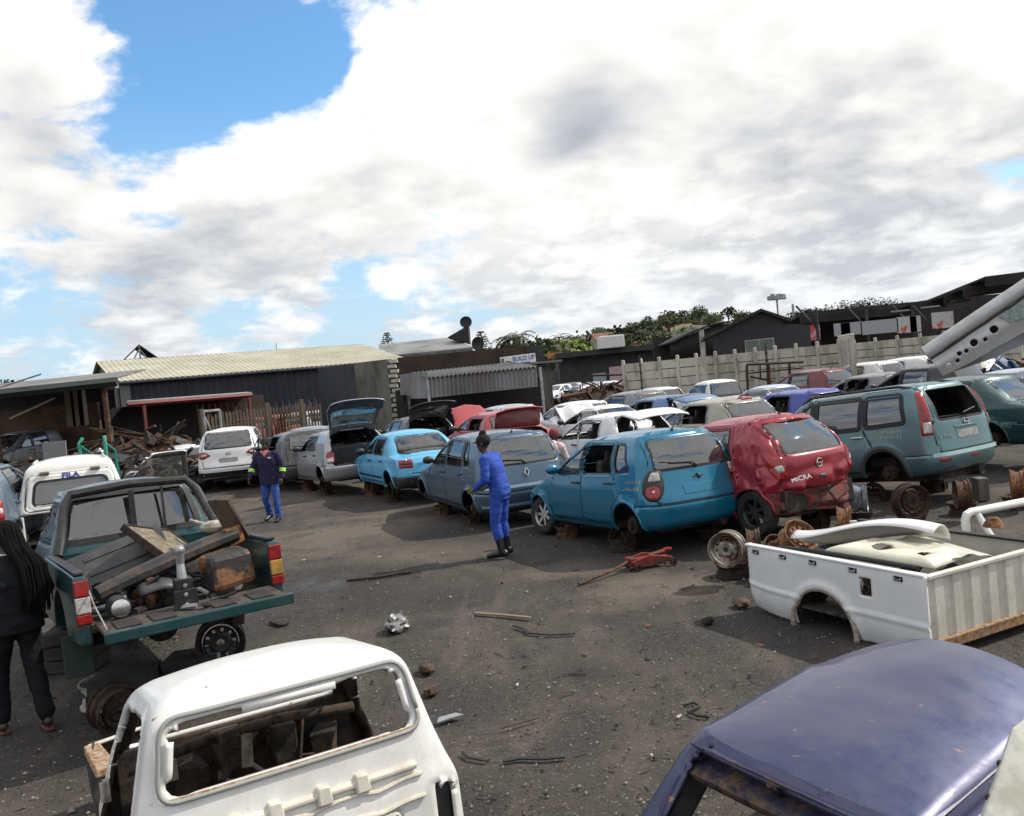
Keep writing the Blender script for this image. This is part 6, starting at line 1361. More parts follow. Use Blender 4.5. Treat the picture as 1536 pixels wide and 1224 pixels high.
MB().box((0, 0, .24), (2.0, 1.46, .03)).build('bed_floor', MATS['bed_floor_metal'], bd)
for q in (1, -1): MB().lathe([(.36, -.13), (.36, .13), (.30, .13)], 24, Matrix.Translation((.05, q*.62, .12)) @ Matrix.Rotation(math.pi/2, 4, 'X')).build('wheel_house', DARK, bd, True)
BM = lambda v, rx=0, ry=0, rz=0: Matrix.LocRotScale(bd.location, bd.rotation_euler, None) @ Matrix.Translation(v) @ Matrix.Rotation(rz, 4, 'Z') @ Matrix.Rotation(ry, 4, 'Y') @ Matrix.Rotation(rx, 4, 'X')
PN = 'body panels piled on the white bed'
CRM2 = paint('cream_door_paint', (.62, .60, .48), 0, dust=.25, rough=.4, dustcol=(.25, .2, .14))
# door skin, inner side up: pressed tray with openings
def doorpanel(u, v):
    x = 1.05*(u-.5); y = .62*(v-.5); e = min(u, 1-u, v, 1-v)
    z = .06*min(1, e/.10)**.6+.018*math.sin(12*u)*math.sin(7*v)*(e > .15)-.035*math.exp(-(((u-.62)/.14)**2+((v-.5)/.2)**2))
    return Vector((x*(1-.10*(1-v)), y, z))
b = MB(); b.grid(doorpanel, 40, 28)
b.f = [f for f in b.f if not (lambda c: ((c.x-.16)/.10)**2+((c.y+.02)/.07)**2 < 1 or ((c.x+.30)/.06)**2+((c.y-.08)/.05)**2 < 1)(sum((b.v[i] for i in f), Vector())/4)]; b.m = [0]*len(b.f)
item('car_door', 'cream door lying flat on the white bed, inner pressing up', 'car door', b, CRM2, BM((-.35, .28, .74), rx=.03, ry=-.02, rz=.12), PN, smooth=True, solid=.012)
b = MB(); b.grid(lambda u, v: Vector((.9*(u-.5), .5*(v-.5), .07*math.sin(math.pi*v)+.01*math.sin(20*v))), 20, 14)
item('bonnet_skin', 'ridged cream panel under the flat door, toward the headboard', 'panel', b, CRM2, BM((-.45, -.05, .70), rx=-.1, rz=-.35), PN, smooth=True, solid=.01)
b = MB(); b.grid(lambda u, v: Vector((1.5*(u-.5), (.10+.16*math.sin(math.pi*min(1, u*.9)))*(v-.5)*2, .20*math.sin(math.pi*u*.62)**2-.10*(2*v-1)**2)), 30, 10)
item('wing_panel', 'curved white front wing lying along the white bed', 'panel', b, BW, BM((.30, -.05, .76), rx=-.35, rz=math.pi+.15), PN, smooth=True, solid=.01)
b = MB(); b.tube([(-.75, 0, 0), (-.2, .02, .01), (.4, -.01, .0), (.75, .03, -.01)], .022, 8)
item('rubber_strip', 'black rubber strip lying along the near rail of the white bed', 'strip', b, RUBBER, BM((-.1, .66, .755), rz=.03), None, smooth=True)
# ---- roll bar
rb = thing('roll_bar', 'chipped white tubular roll bar standing behind the white bed', 'roll bar', (0, 0, 0))
RBW = paint('roll_bar_white', (.70, .70, .68), 0, dust=.15, chips=(.20, .09, .04))
A = at(1447, 770, 9.6); B_ = at(1640, 750, 10.3); dz = A.z
b = MB(); b.tube([(A.x, A.y, .03), (A.x, A.y, dz-.07), (A.x+.02, A.y, dz-.02), (A.x+.08, A.y+.03, dz), (B_.x-.08, B_.y, dz), (B_.x, B_.y, dz-.07), (B_.x, B_.y, .03)], .045, 12); b.build('hoop', RBW, rb, True)
for P in (A, B_):
    b = MB(); b.tube([(P.x+.16, P.y+.05, dz-.03), (P.x+.22, P.y-.08, dz-.25), (P.x+.42, P.y-.35, .10)], .036, 10); b.build('stay', RBW, rb, True); MB().box((P.x+.42, P.y-.35, .06), (.22, .14, .05)).build('foot_plate', RUST, rb)
# ---------------------------------------------------------------- hill, trees, houses
def hz_(x, y):
    k = max(0, min(1, (y-130)/130)); r = max(0, min(1, (x-5)/60)); return k*k*(3-2*k)*1.12*(10.0*r*(1-.85*max(0, min(1, (x/max(y, 1)-.20)/.10)))+2.5*noise.noise(Vector((x*.012, y*.01, 3)))*r+4)-.5
V = [(-260+i*14, 125+j*12, hz_(-260+i*14, 125+j*12)) for j in range(36) for i in range(56)]
HM = mat('hill_scrub', (.040, .055, .020), .95, col2=(.12, .11, .06), scale=.11, bmp=.0)
tag(meshobj('hill', V, [(j*56+i, j*56+i+1, (j+1)*56+i+1, (j+1)*56+i) for j in range(35) for i in range(55)], HM), kind='structure')
LEAF = [mat('leaf_dark', (.022, .040, .016), .8, col2=(.045, .07, .022), scale=.5), mat('leaf_mid', (.045, .075, .022), .8, col2=(.075, .10, .032), scale=.5), mat('leaf_lime', (.15, .21, .03), .8, col2=(.10, .15, .025), scale=.5), mat('leaf_dry', (.10, .10, .045), .85, col2=(.06, .07, .03), scale=.5), mat('leaf_haze_tint', (.055, .075, .075), .9)]  # last leaf colour has distance haze painted in, paler and bluer
BARK = mat('bark', (.07, .055, .042), .9)
def leafmesh(rg, n, blobs, s):
    V, F = [], []
    for i in range(n):
        c, r = rg.choice(blobs); d = Vector((rg.gauss(0, 1), rg.gauss(0, 1), rg.gauss(0, 1))).normalized()*rg.uniform(.55, 1.05)
        p = Vector(c)+Vector((d.x*r, d.y*r, d.z*r*.8)); a = Vector((rg.gauss(0, 1), rg.gauss(0, 1), rg.gauss(0, 1))).normalized()*s*rg.uniform(.6, 1.3); b = a.orthogonal().normalized()*s*rg.uniform(.4, .8)
        k = len(V); V += [p-a, p+b, p+a, p-b]; F.append((k, k+1, k+2, k+3))
    return V, F
def tree(loc, H, Wd, m, seed, label, group=None, n=500, ls=None):
    rg = random.Random(seed); t_ = thing('tree', label, 'tree', loc, rg.uniform(0, 6), group)
    bl = [((rg.uniform(-.33, .33)*Wd, rg.uniform(-.33, .33)*Wd, H*rg.uniform(.45, .82)), Wd*rg.uniform(.16, .28)) for _ in range(9)]
    V, F = leafmesh(rg, n, bl, ls or Wd*.055); meshobj('crown', V, F, m, t_, False)
    b = MB(); b.tube([(0, 0, -1.0), (0, 0, H*.3), (.05*Wd, 0, H*.6)], [Wd*.04, Wd*.03, Wd*.012], 6)
    for c, r in bl[:4]: b.tube([(0, 0, H*.3), Vector(c)], [Wd*.02, Wd*.006], 5)
    b.build('trunk', BARK, t_); return t_
protos = [tree((0, 0, -50), 6, 7, LEAF[i], 20+i, 'leafy tree among the far hillside houses', 'trees on the far hillside') for i in range(4)]
rg = random.Random(31); first = [True]*4; nT = 0
for i in range(330):
    x = rg.uniform(2, 130); y = rg.uniform(185, 420); px = 768+x/y*FPX
    if not 800 < px < 1400: continue
    k = rg.choice([0, 0, 1, 1, 3]) ; s_ = rg.uniform(.45, 1.05)
    o = protos[k] if first[k] else copy_tree(protos[k]); first[k] = False; nT += 1
    o.location = (x, y, hz_(x, y)); o.scale = (s_, s_, s_*rg.uniform(.8, 1.15)); o.rotation_euler = (0, 0, rg.uniform(0, 6))
for k in range(4):
    if first[k]:
        for c in list(protos[k].children): bpy.data.objects.remove(c)
        bpy.data.objects.remove(protos[k])
def spot_tree(px, py, Y, H, Wd, mi, label, seed, n=700, ls=None): P = at(px, py, Y); return tree((P.x, P.y, P.z-H*.9), H, Wd, LEAF[mi], seed, label, None, n, ls)
spot_tree(844, 517, 130, 5.0, 9, 2, 'bright lime-green spreading tree beyond the parapet', 51, 900)
spot_tree(873, 506, 230, 9, 14, 0, 'rounded dark tree on the skyline, left end of the hill', 52)
spot_tree(943, 492, 260, 12, 15, 0, 'tallest dark evergreen crown on the skyline by the houses', 53)
spot_tree(925, 496, 262, 10, 10, 0, 'dark evergreen left of the tallest skyline crown', 54)
spot_tree(985, 492, 270, 10, 10, 0, 'dark green tree between the tiled houses', 55)
spot_tree(800, 520, 118, 5, 9, 1, 'mid-green bush mass below the palms', 56)
spot_tree(822, 518, 120, 5, 8, 3, 'dry olive bush right of the palms', 57)
spot_tree(745, 520, 115, 4.5, 6, 1, 'low green bush behind the factory parapet', 58)
spot_tree(1100, 485, 250, 9, 14, 1, 'green tree left of the charcoal gable, on the hill', 59)
spot_tree(2, 577, 150, 4, 8, 0, 'dark bush at the far left horizon', 60)
def palm(px, py, Y, label, seed, fr=2.6):
    P = at(px, py, Y); rg = random.Random(seed); t_ = thing('palm_tree', label, 'palm', (P.x, P.y, 0)); b = MB(); b.tube([(0, 0, 0), (.1, 0, P.z*.6), (0, 0, P.z)], [.28, .2, .17], 7); b.build('trunk', BARK, t_)
    V, F = [], []
    for i in range(16):
        a = rg.uniform(0, 6.28); el = rg.uniform(-.3, 1.1); d = Vector((math.cos(a), math.sin(a), 0)); s_ = Vector((-math.sin(a), math.cos(a), 0))
        for k in range(9):
            f_ = k/8; c = Vector((0, 0, P.z))+d*fr*f_*math.cos(el*.6)+Vector((0, 0, fr*(f_*math.sin(el)-.75*f_*f_)))
            for q in (1, -1):
                w_ = .55*(1-f_*.75); j = len(V); V += [c, c+d*.22+s_*q*w_-Vector((0, 0, .18)), c+d*.30]; F.append((j, j+1, j+2))
    meshobj('crown', V, F, LEAF[0], t_, False)
palm(770, 507, 112, 'palm tree, lowest of the three by the factory', 1, 2.3); palm(778, 504, 116, 'tallest palm tree right of the black parapet', 2, 2.4); palm(762, 510, 108, 'small palm tree next to the bush mass', 3, 2.0); palm(838, 505, 175, 'palm on the skyline above the lime-green tree', 4, 3.0); palm(848, 507, 180, 'smaller palm right of the skyline palm', 5, 2.2)
def pine(px, py, Y, H, label, seed):
    P = at(px, py, Y); rg = random.Random(seed); t_ = thing('pine_tree', label, 'pine tree', (P.x, P.y, 0)); b = MB(); b.tube([(0, 0, 0), (0, 0, P.z)], [.25, .06], 6); b.build('trunk', BARK, t_); V, F = [], []
    for i in range(16):
        z = P.z-.3-i*H/16; w_ = .5+1.1*min(1, i/7)
        for k in range(12):
            a = rg.uniform(0, 6.28); d = Vector((math.cos(a), math.sin(a), 0)); s_ = Vector((-math.sin(a), math.cos(a), 0)); j = len(V); V += [(0, 0, z), Vector((0, 0, z+.1))+d*w_+s_*.22, Vector((0, 0, z+.35))+d*w_*.8, Vector((0, 0, z+.1))+d*w_-s_*.22]; F.append((j, j+1, j+2, j+3))
    meshobj('crown', V, F, LEAF[0], t_, False)
pine(580, 499, 150, 5, 'tall pine tree above the pale factory roof', 1); pine(721, 497, 120, 5, 'slim pine tree right of the black parapet', 2)
for i, px in enumerate((1239, 1248, 1256, 1262, 1276)): pine(px, 456+(i % 3)*4-i*.8, 330, 7, 'distant pine tree on the ridge behind the black sheds', 10+i); 
for o in [o for o in COL.objects if o.get('label', '').startswith('distant pine')]: o['group'] = 'ridge pines'
P_ = at(1290, 463, 420); spot_tree(1300, 466, 400, 2.5, 34, 4, 'wooded ridge crest, leaves haze-tinted, right of the radio mast', 61, 2200, .55)
spot_tree(1222, 470, 380, 3, 16, 4, 'haze-tinted tree clump left on the ridge behind the sheds', 62, 900, .5)
def house(px, py, Y, w_, d_, h, roofm, label, rz):
    w_ *= .72; d_ *= .8; h *= .85
    P = at(px, py, Y); t_ = thing('house', label, 'house', (P.x, P.y, P.z-h*1.15), rz); b = MB(); b.box((0, 0, h/2-1), (w_, d_, h+2)); b.add([(-w_/2, -d_/2, h), (-w_/2, d_/2, h), (-w_/2, 0, h*1.55)], [(0, 1, 2)]); b.add([(w_/2, -d_/2, h), (w_/2, d_/2, h), (w_/2, 0, h*1.55)], [(0, 1, 2)]); b.build('wall', mat('house_wall_'+('cream' if px % 2 else 'pink'), (.42, .36, .28) if px % 2 else (.30, .22, .19), .8), t_)
    b = MB(); o_ = .5; b.add([(-w_/2-o_, -d_/2-o_, h-.1), (w_/2+o_, -d_/2-o_, h-.1), (w_/2+o_, 0, h*1.6), (-w_/2-o_, 0, h*1.6), (-w_/2-o_, d_/2+o_, h-.1), (w_/2+o_, d_/2+o_, h-.1)], [(0, 1, 2, 3), (3, 2, 5, 4)]); b.build('roof', roofm, t_, solid=.25)
    for x in (-w_*.28, w_*.05, w_*.32): MB().box((x, -d_/2-.03, h*.55), (w_*.14, .08, h*.35)).build('window', mat('house_window', (.03, .035, .04), .2), t_)
RT = mat('terracotta_tiles', (.20, .085, .055), .9, col2=(.13, .065, .045), scale=.6); RB = mat('brown_tiles', (.15, .09, .065), .9, col2=(.10, .065, .05), scale=.6); RG = mat('grey_tiles', (.16, .15, .14), .9)
for i, a in enumerate(((1008, 494, 262, 15, 9, 3, RT, 'orange-roofed house, broadest on the hillside', .1), (968, 502, 235, 9, 7, 3, RB, 'brown-roofed house with gable facing the yard', .9), (985, 501, 238, 8, 7, 3, RB, 'brown-roofed house right beside the gabled one', -.5), (930, 509, 220, 12, 7, 3, RB, 'long low brown-roofed house', .15), (903, 508, 226, 7, 6, 3.5, RT, 'narrow pink house at the left of the hillside', .3), (885, 509, 232, 8, 6, 2.6, RG, 'grey-roofed house at the left end of the hill', .2), (952, 513, 205, 9, 6, 2.6, RT, 'red-roofed house just above the long dark building', .1), (1038, 498, 245, 11, 7, 3, RT, 'red-roofed house beside the curved canopy', -.2), (915, 499, 268, 9, 6, 2.8, RG, 'pale-roofed house high on the hillside', .3), (1060, 484, 330, 14, 8, 3, RG, 'white house on the ridge crest', .1))): house(*a)
# ---------------------------------------------------------------- far vehicles in the lot
FAR = 'vehicles parked in the far lot'; FK = dict(step=.09, ns=26, plate=False, seam=False, lamps=None, wiper=False, hubs=True, inner=False)
for px, py, Y, yaw, m, lab, kw in ((862, 566, 62, 2.2, paint('silver_far', (.40, .42, .45), .4), 'silver hatchback with one dark door in the far lot', {}), (832, 556, 78, 2.5, WHT, 'white hatchback in the far lot, left of the silver one', {}), (845, 560, 84, 2.0, paint('grey_far', (.30, .31, .33), .4), 'grey hatchback behind the silver one in the far lot', {}), (895, 560, 70, 1.9, WHT, 'white hatchback half hidden by the scrap branches', {}), (876, 556, 76, 2.1, SILD, 'dull silver hatchback behind the scrap branches', {})):
    P = gp(px, py+12) if 0 else at(px, py, Y); car('hatchback', lab, 'car', m, (P.x, Y, 0), yaw, FAR, **{**FK, **kw})
P = at(938, 556, 66); pickup('pickup_truck', 'white pickup parked at the end of the pale concrete fence', WHT, (P.x+1, 66, 0), 1.9, FAR, near=False)
b = MB(); q = at(856, 583, 50); b.box((q.x, 50, .5), (3.4, 1.8, .25)); b.box((q.x, 49.05, .55), (3.4, .06, .14), mi=1); b.build('trailer', [BLACK, mat('yellow_stripe', (.55, .38, .03), .6)])
tag(bpy.data.objects['trailer'], 'dark flat trailer with a yellow edge stripe', 'trailer')
# ---------------------------------------------------------------- wheel rims and yard clutter
def rim_mb(R=.195, w=.17):
    b = MB()
    b.lathe([(R+.004, -w/2), (R+.004, -w/2+.012), (R-.014, -w/2+.018), (R-.016, -w*.20), (R-.036, -w*.12), (R-.036, w*.10), (R-.016, w*.20), (R-.014, w/2-.018), (R+.004, w/2-.012), (R+.004, w/2), (R-.008, w/2), (R-.026, w*.32), (R-.028, w*.2), (R-.047, w*.10), (R-.047, -w*.12), (R-.028, -w*.2), (R-.026, -w*.32), (R-.008, -w/2)], 36, close=True)
    V, F = [], []; rr = [.032, .07, .095, .125, R-.056]; zz_ = [.055, .06, .045, .06, .035]; n = 30
    for r, z in zip(rr, zz_):
        for j in range(n): a = 2*math.pi*j/n; V.append((r*math.cos(a), r*math.sin(a), z))
    for i in range(4):
        for j in range(n):
            if i == 2 and j % 3 == 0: continue
            F.append((i*n+j, i*n+(j+1) % n, (i+1)*n+(j+1) % n, (i+1)*n+j))
    b.add(V, F); b.add([(x, y, z-.006) for x, y, z in V], [f[::-1] for f in F]); return b
RIMM = {}
def rimmesh(m):
    if m.name not in RIMM: o = rim_mb().build('tmp', m, None, True); RIMM[m.name] = o.data; bpy.data.objects.remove(o)
    return RIMM[m.name]
def rim(label, px, py, up=True, yaw=0, m=RUST, z=None, lean=0, s=1.0, group='loose steel wheel rims', Y=None):
    me = rimmesh(m)
    if z is None: z = (.205 if up else .085)*s
    P = gp(px, py, z) if Y is None else Vector((at(px, py, Y).x, Y, z))
    o = bpy.data.objects.new('wheel_rim', me); COL.objects.link(o)
    Rm = Matrix.Rotation(yaw, 4, 'Z') @ (Matrix.Rotation(math.pi/2+lean, 4, 'X') if up else Matrix.Rotation(lean, 4, 'X'))
    o.matrix_world = Matrix.Translation(P) @ Rm @ Matrix.Scale(s, 4); return tag(o, label, 'wheel rim', group)
RS = mat('worn_silver_rim', (.30, .28, .25), .5, .5, col2=(.12, .06, .035), scale=7); RSB = mat('blue_grey_rim', (.20, .23, .27), .5, .5, col2=(.08, .08, .09), scale=6)
L_ = .7
rim('worn silver rim standing on a flat rim left of the white bed', 1091, 823, yaw=-.55, m=RS, z=.39); rim('dark flat rim under the worn silver one', 1098, 852, up=False, m=RUSTD)
rim('brown rim standing edge-on behind the white bed corner', 1130, 815, yaw=1.35, m=RUST, z=.33, s=.9); rim('rusty rim flat beneath the edge-on brown rim', 1136, 838, up=False, m=RUSTD)
rim('rusty rim leaning low in the pile of three', 1163, 830, yaw=.5, lean=-.6, m=RUST, z=.25); rim('orange rim on top of the pile of three', 1197, 808, yaw=.4, lean=-.7, m=RUSTO, z=.42); rim('rusty rim in the middle of the pile of three', 1188, 826, yaw=.7, lean=-.5, m=RUST, z=.27)
rim('orange rusty rim standing edge-on in the open, upper piece', 1267, 782, yaw=1.2, m=RUSTO, z=.36, s=.95); rim('flat dark rim below the orange edge-on one', 1270, 806, up=False, m=RUSTD)
rim('blue-grey rim standing below the crashed red hatchback', 1291, 748, yaw=1.15, m=RSB, z=.40); rim('flat rim under the blue-grey one', 1290, 775, up=False, m=RUSTD)
rim('dark rusty rim face-on below the frosted-teal SUV', 1366, 752, yaw=.15, m=RUSTD, z=.40, s=1.15); rim('flat rim below the face-on dark rim', 1368, 777, up=False, m=RUSTD, s=1.1)
rim('brown rim standing edge-on right of the SUV', 1443, 741, yaw=1.3, m=RUST, z=.36); rim('flat rim under the brown edge-on one right of the SUV', 1444, 762, up=False, m=RUSTD)
rim('orange rim standing by the right edge of the yard', 1527, 727, yaw=1.1, m=RUSTO, z=.36, s=1.1); rim('flat rim under the orange one by the right edge', 1524, 752, up=False, m=RUST)
def stand(car_, lx, ly, lab, m=RUSTD, flat=True):
    r = car_['root']; p = r.matrix_basis @ Vector((lx, ly, 0)); g = 'rims propping up the front row'
    for up in ((True, False) if flat else (True,)):
        o = bpy.data.objects.new('wheel_rim', rimmesh(m)); COL.objects.link(o); z = (.34 if flat else .2) if up else .085
        h = (r.location.z+.22)
        o.matrix_world = Matrix.Translation((p.x, p.y, min(z, h-.16) if up else .075)) @ Matrix.Rotation(r.rotation_euler.z+random.uniform(-.3, .3), 4, 'Z') @ (Matrix.Rotation(math.pi/2, 4, 'X') if up else Matrix.Identity(4)); tag(o, ('upright' if up else 'flat')+' rim under the '+lab, 'wheel rim', g)
for c_, n_ in ((AV, 'teal-blue hatchback'), (SA, 'grey-blue hatchback'), (BS, 'sky-blue saloon'), (SH, 'silver raised-tailgate car')):
    for lx, ly, w_ in ((c_['ra']+.50, .62, 'rear left sill of the '), (c_['fa']-.45, .62, 'front left sill of the '), (c_['ra']+.1, -.6, 'rear right corner of the ')): stand(c_, lx, ly, w_+n_, RUST if w_[0] == 'f' else RUSTD)
for c_, n_ in ((MI, 'crashed red hatchback'), (XT, 'frosted-teal SUV'), (KU, 'white SUV')):
    for lx, ly, w_ in ((c_['ra']+.5, .6, 'left sill of the '), (c_['ra']+.2, -.6, 'right rear of the ')): stand(c_, lx, ly, w_+n_)
rim('white-painted rim flat under the dark teal pickup', 165, 1036, up=False, m=mat('dirty_white', (.42, .40, .35), .7), s=1.25); rim('rusty rim leaning on the white rim by the cab shell', 176, 1062, yaw=.9, lean=.25, m=RUSTD, z=.2, s=1.05)
rim('black rim with bolt holes under the dark teal pickup tailgate', 331, 962, yaw=.3, m=BLACK, z=.36, s=1.1); rim('dark flat rim below the bolt-hole rim', 333, 985, up=False, m=RUSTD)
# blocks under the dark teal pickup
for i, (lx, ly, h_, lab) in enumerate(((1.0, .35, .42, 'dark block stack under the left side of the teal pickup axle'), (1.0, -.25, .42, 'dark block stack under the right side of the teal pickup axle'), (2.6, .5, .5, 'dark block stack below the teal pickup cab'))):
    p = inroot(TP, (lx, ly, 0)); b = MB(); [b.box((0, 0, .07+k*.14), (.5, .42, .135), rz=.1*k, jit=.012) for k in range(int(h_/.14))]; o = b.build('block_stack', mat('greasy_block', (.028, .026, .024), .9, col2=(.05, .045, .04), scale=4), bevel=.012); o.location = (p.x, p.y, 0); tag(o, lab, 'blocks')
# trolley jack
j = thing('trolley_jack', 'red trolley jack with a long handle lying by the teal-blue hatchback', 'trolley jack', gp(975, 850), math.atan2((gp(1003, 846)-gp(925, 860)).y, (gp(1003, 846)-gp(925, 860)).x))
JR = mat('jack_red', (.20, .022, .016), .5, col2=(.08, .03, .02), scale=6)
b = MB(); b.prism([(-.32, .06), (-.34, .14), (-.05, .20), (.30, .13), (.34, .06)], -.13, -.10, Matrix.Rotation(math.pi/2, 4, 'X')); b.prism([(-.32, .06), (-.34, .14), (-.05, .20), (.30, .13), (.34, .06)], .10, .13, Matrix.Rotation(math.pi/2, 4, 'X')); b.box((-.02, 0, .12), (.55, .16, .07)); b.box((-.30, 0, .12), (.10, .20, .12)); b.build('frame', JR, j, bevel=.01)
b = MB(); b.tube([(.0, 0, .16), (.30, 0, .20)], .035, 8); b.lathe([(0, 0), (.06, 0), (.06, .03), (0, .03)], 14, Matrix.Translation((.31, 0, .20))); b.build('lifting_arm', JR, j, bevel=.005)
for x in (-.27, .30):
    for y in (-.16, .16): MB().lathe([(.02, -.025), (.055, -.025), (.055, .025), (.02, .025)], 14, Matrix.Translation((x, y, .056)) @ Matrix.Rotation(math.pi/2, 4, 'X')).build('wheel', RUSTD, j, True)
hd = gp(850, 884)-gp(975, 850); hl = Matrix.Rotation(-j.rotation_euler.z, 4, 'Z') @ Vector((hd.x, hd.y, 0))
b = MB(); b.tube([(-.30, 0, .14), (hl.x*.5, hl.y*.45, .09), (hl.x, hl.y, .025)], [.022, .020, .026], 8); b.build('handle', RUST, j, True); j.scale = (.86, .86, .86)
# loose debris
def litter(name, label, cat, pts, r, m, flat=.5, z=.012):
    b = MB(); b.tube([gp(px, py)+Vector((0, 0, z)) for px, py in pts], r, 6, flat=flat); tag(b.build(name, m, None, True), label, cat, 'litter on the yard floor')
STRAP = mat('black_strap', (.010, .010, .010), .7); TIM = mat('pale_timber', (.20, .15, .10), .9)
litter('timber_strip', 'thin pale timber strip lying in mid-yard', 'timber strip', [(713, 921), (755, 924), (796, 928)], .025, TIM)
litter('strap', 'bent black strap lying right of the pale timber strip', 'strap', [(771, 940), (786, 945), (792, 951), (825, 954), (863, 952)], .020, STRAP)
litter('pole', 'dark pole lying by the oily puddle', 'pole', [(520, 873), (560, 869), (617, 860)], .022, RUSTD, .9, .02)
litter('strip', 'black trim strip lying nearest the violet-blue roof', 'strip', [(755, 1145), (780, 1140), (815, 1141), (848, 1138)], .018, STRAP)
litter('strip', 'short bent black strip beside the white cab corner', 'strip', [(694, 1131), (703, 1139), (732, 1144)], .014, STRAP)
litter('strip', 'faint thin rod in front of the white cab window', 'rod', [(752, 1095), (780, 1087), (808, 1079)], .010, RUSTD)
litter('wire', 'tangled wire loop lying left of the violet-blue roof', 'wire', [(1025, 1060), (1040, 1056), (1050, 1062), (1032, 1070), (1045, 1076), (1062, 1078), (1066, 1073)], .010, STRAP, 1)
litter('stick', 'thin stick at mid-yard, nearest the trolley jack handle', 'stick', [(845, 1014), (862, 1012), (880, 1013)], .010, RUSTD)
litter('stick', 'short stick between the jack and the white bed', 'stick', [(1023, 886), (1042, 879)], .012, RUSTD)
litter('hose', 'short hose piece near the bolt-hole rim', 'hose', [(405, 935), (420, 940), (432, 936)], .02, STRAP, 1)
def lump(name, label, cat, px, py, sc, m, seed, z=None):
    rg = random.Random(seed); b = MB(); P = gp(px, py); b.sphere((0, 0, 0), 1, 9)
    b.v = [Vector((v.x*sc[0], v.y*sc[1], v.z*sc[2]))*(1+.35*noise.noise(v*1.8+Vector((seed, 0, 0)))+.15*noise.noise(v*5)) for v in b.v]
    if sc[2] > .05: b.tube([(sc[0]*.5, 0, 0), (sc[0]*1.35, .03, .05)], [.05, .03], 8); b.tube([(-sc[0]*.3, 0, sc[2]*.6), (-sc[0]*.2, .05, sc[2]*1.1)], .05, 8)
    o = b.build(name, m, None, True); o.location = (P.x, P.y, sc[2]*.75); o.rotation_euler.z = rg.uniform(0, 6); tag(o, label, cat)
lump('gearbox_casing', 'bright aluminium gearbox casing lying in mid-yard', 'casting', 597, 946, (.20, .12, .085), mat('cast_aluminium', (.36, .35, .33), .42, .7, col2=(.08, .075, .07), scale=9, bmp=.5), 3)
lump('clod', 'dark clod left of the white bed wheel arch', 'clod', 1062, 936, (.06, .05, .04), RUSTD, 5); lump('clod', 'rusty lump beside the white cab window corner', 'clod', 647, 1040, (.09, .06, .035), RUST, 6); lump('clod', 'brown lump near the gearbox casing', 'clod', 640, 1008, (.11, .06, .04), RUST, 7); lump('clod', 'dark scrap bit by the white bed tail corner', 'scrap', 1112, 908, (.12, .08, .04), RUST, 8)
b = MB(); P = gp(672, 1080); b.prism([(-.10, -.05), (.12, -.02), (.08, .05), (-.06, .04)], 0, .01); o = b.build('metal_plate', STEEL); o.location = (P.x, P.y, .012); o.rotation_euler.z = .4; tag(o, 'grey metal plate scrap right of the white cab', 'plate')
# gravel and crumbs
rg = random.Random(99); V, F, MI_ = [], [], []
for i in range(5200):
    y = 3.6*math.exp(rg.random()*1.75); x = rg.uniform(-.62, .62)*y*1.05; s_ = rg.uniform(.004, .013)*(2.2 if rg.random() < .05 else 1); k = len(V); a = rg.uniform(0, 6)
    for j in range(4): V.append((x+s_*math.cos(a+j*1.57)*rg.uniform(.6, 1.4), y+s_*math.sin(a+j*1.57)*rg.uniform(.6, 1.4), .004))
    V.append((x, y, s_*.9+.004)); F += [(k, k+1, k+4), (k+1, k+2, k+4), (k+2, k+3, k+4), (k+3, k, k+4)]; q = 0 if rg.random() < .45 else 1; MI_ += [q]*4
tag(meshobj('gravel', V, F, [mat('pale_stone', (.24, .22, .20), .9), mat('dark_crumb', (.02, .018, .017), .9)], None, False, MI_), kind='stuff')
rg = random.Random(98); V, F = [], []
cl_ = [(rg.uniform(-.55, .55), 3.9*math.exp(rg.random()*1.7)) for _ in range(26)]
for i in range(2000):
    y = 3.8*math.exp(rg.random()*1.8); x = rg.uniform(-.60, .60)*y
    if i % 2: c_ = cl_[i % 26]; y = max(3.6, c_[1]+rg.gauss(0, .22)); x = c_[0]*c_[1]+rg.gauss(0, .3)
    L = rg.uniform(.008, .04)*(2 if rg.random() < .07 else 1); a = rg.uniform(0, 6.3); w_ = rg.uniform(.003, .012); d = Vector((math.cos(a), math.sin(a), 0)); s_ = Vector((-d.y, d.x, 0)); c = Vector((x, y, .008)); k = len(V)
    V += [c-d*L-s_*w_, c+d*L-s_*w_*.6, c+d*L+s_*w_*.6+Vector((0, 0, .006)), c-d*L+s_*w_+Vector((0, 0, .01))]; F.append((k, k+1, k+2, k+3))
tag(meshobj('yard_litter', V, F, [mat('litter_bits', (.025, .021, .018), .9, col2=(.08, .055, .04), scale=3), mat('pale_chips', (.32, .29, .25), .8), RUST], None, False, [0 if rg.random() < .84 else rg.choice([1, 2, 2]) for _ in F]), kind='stuff')
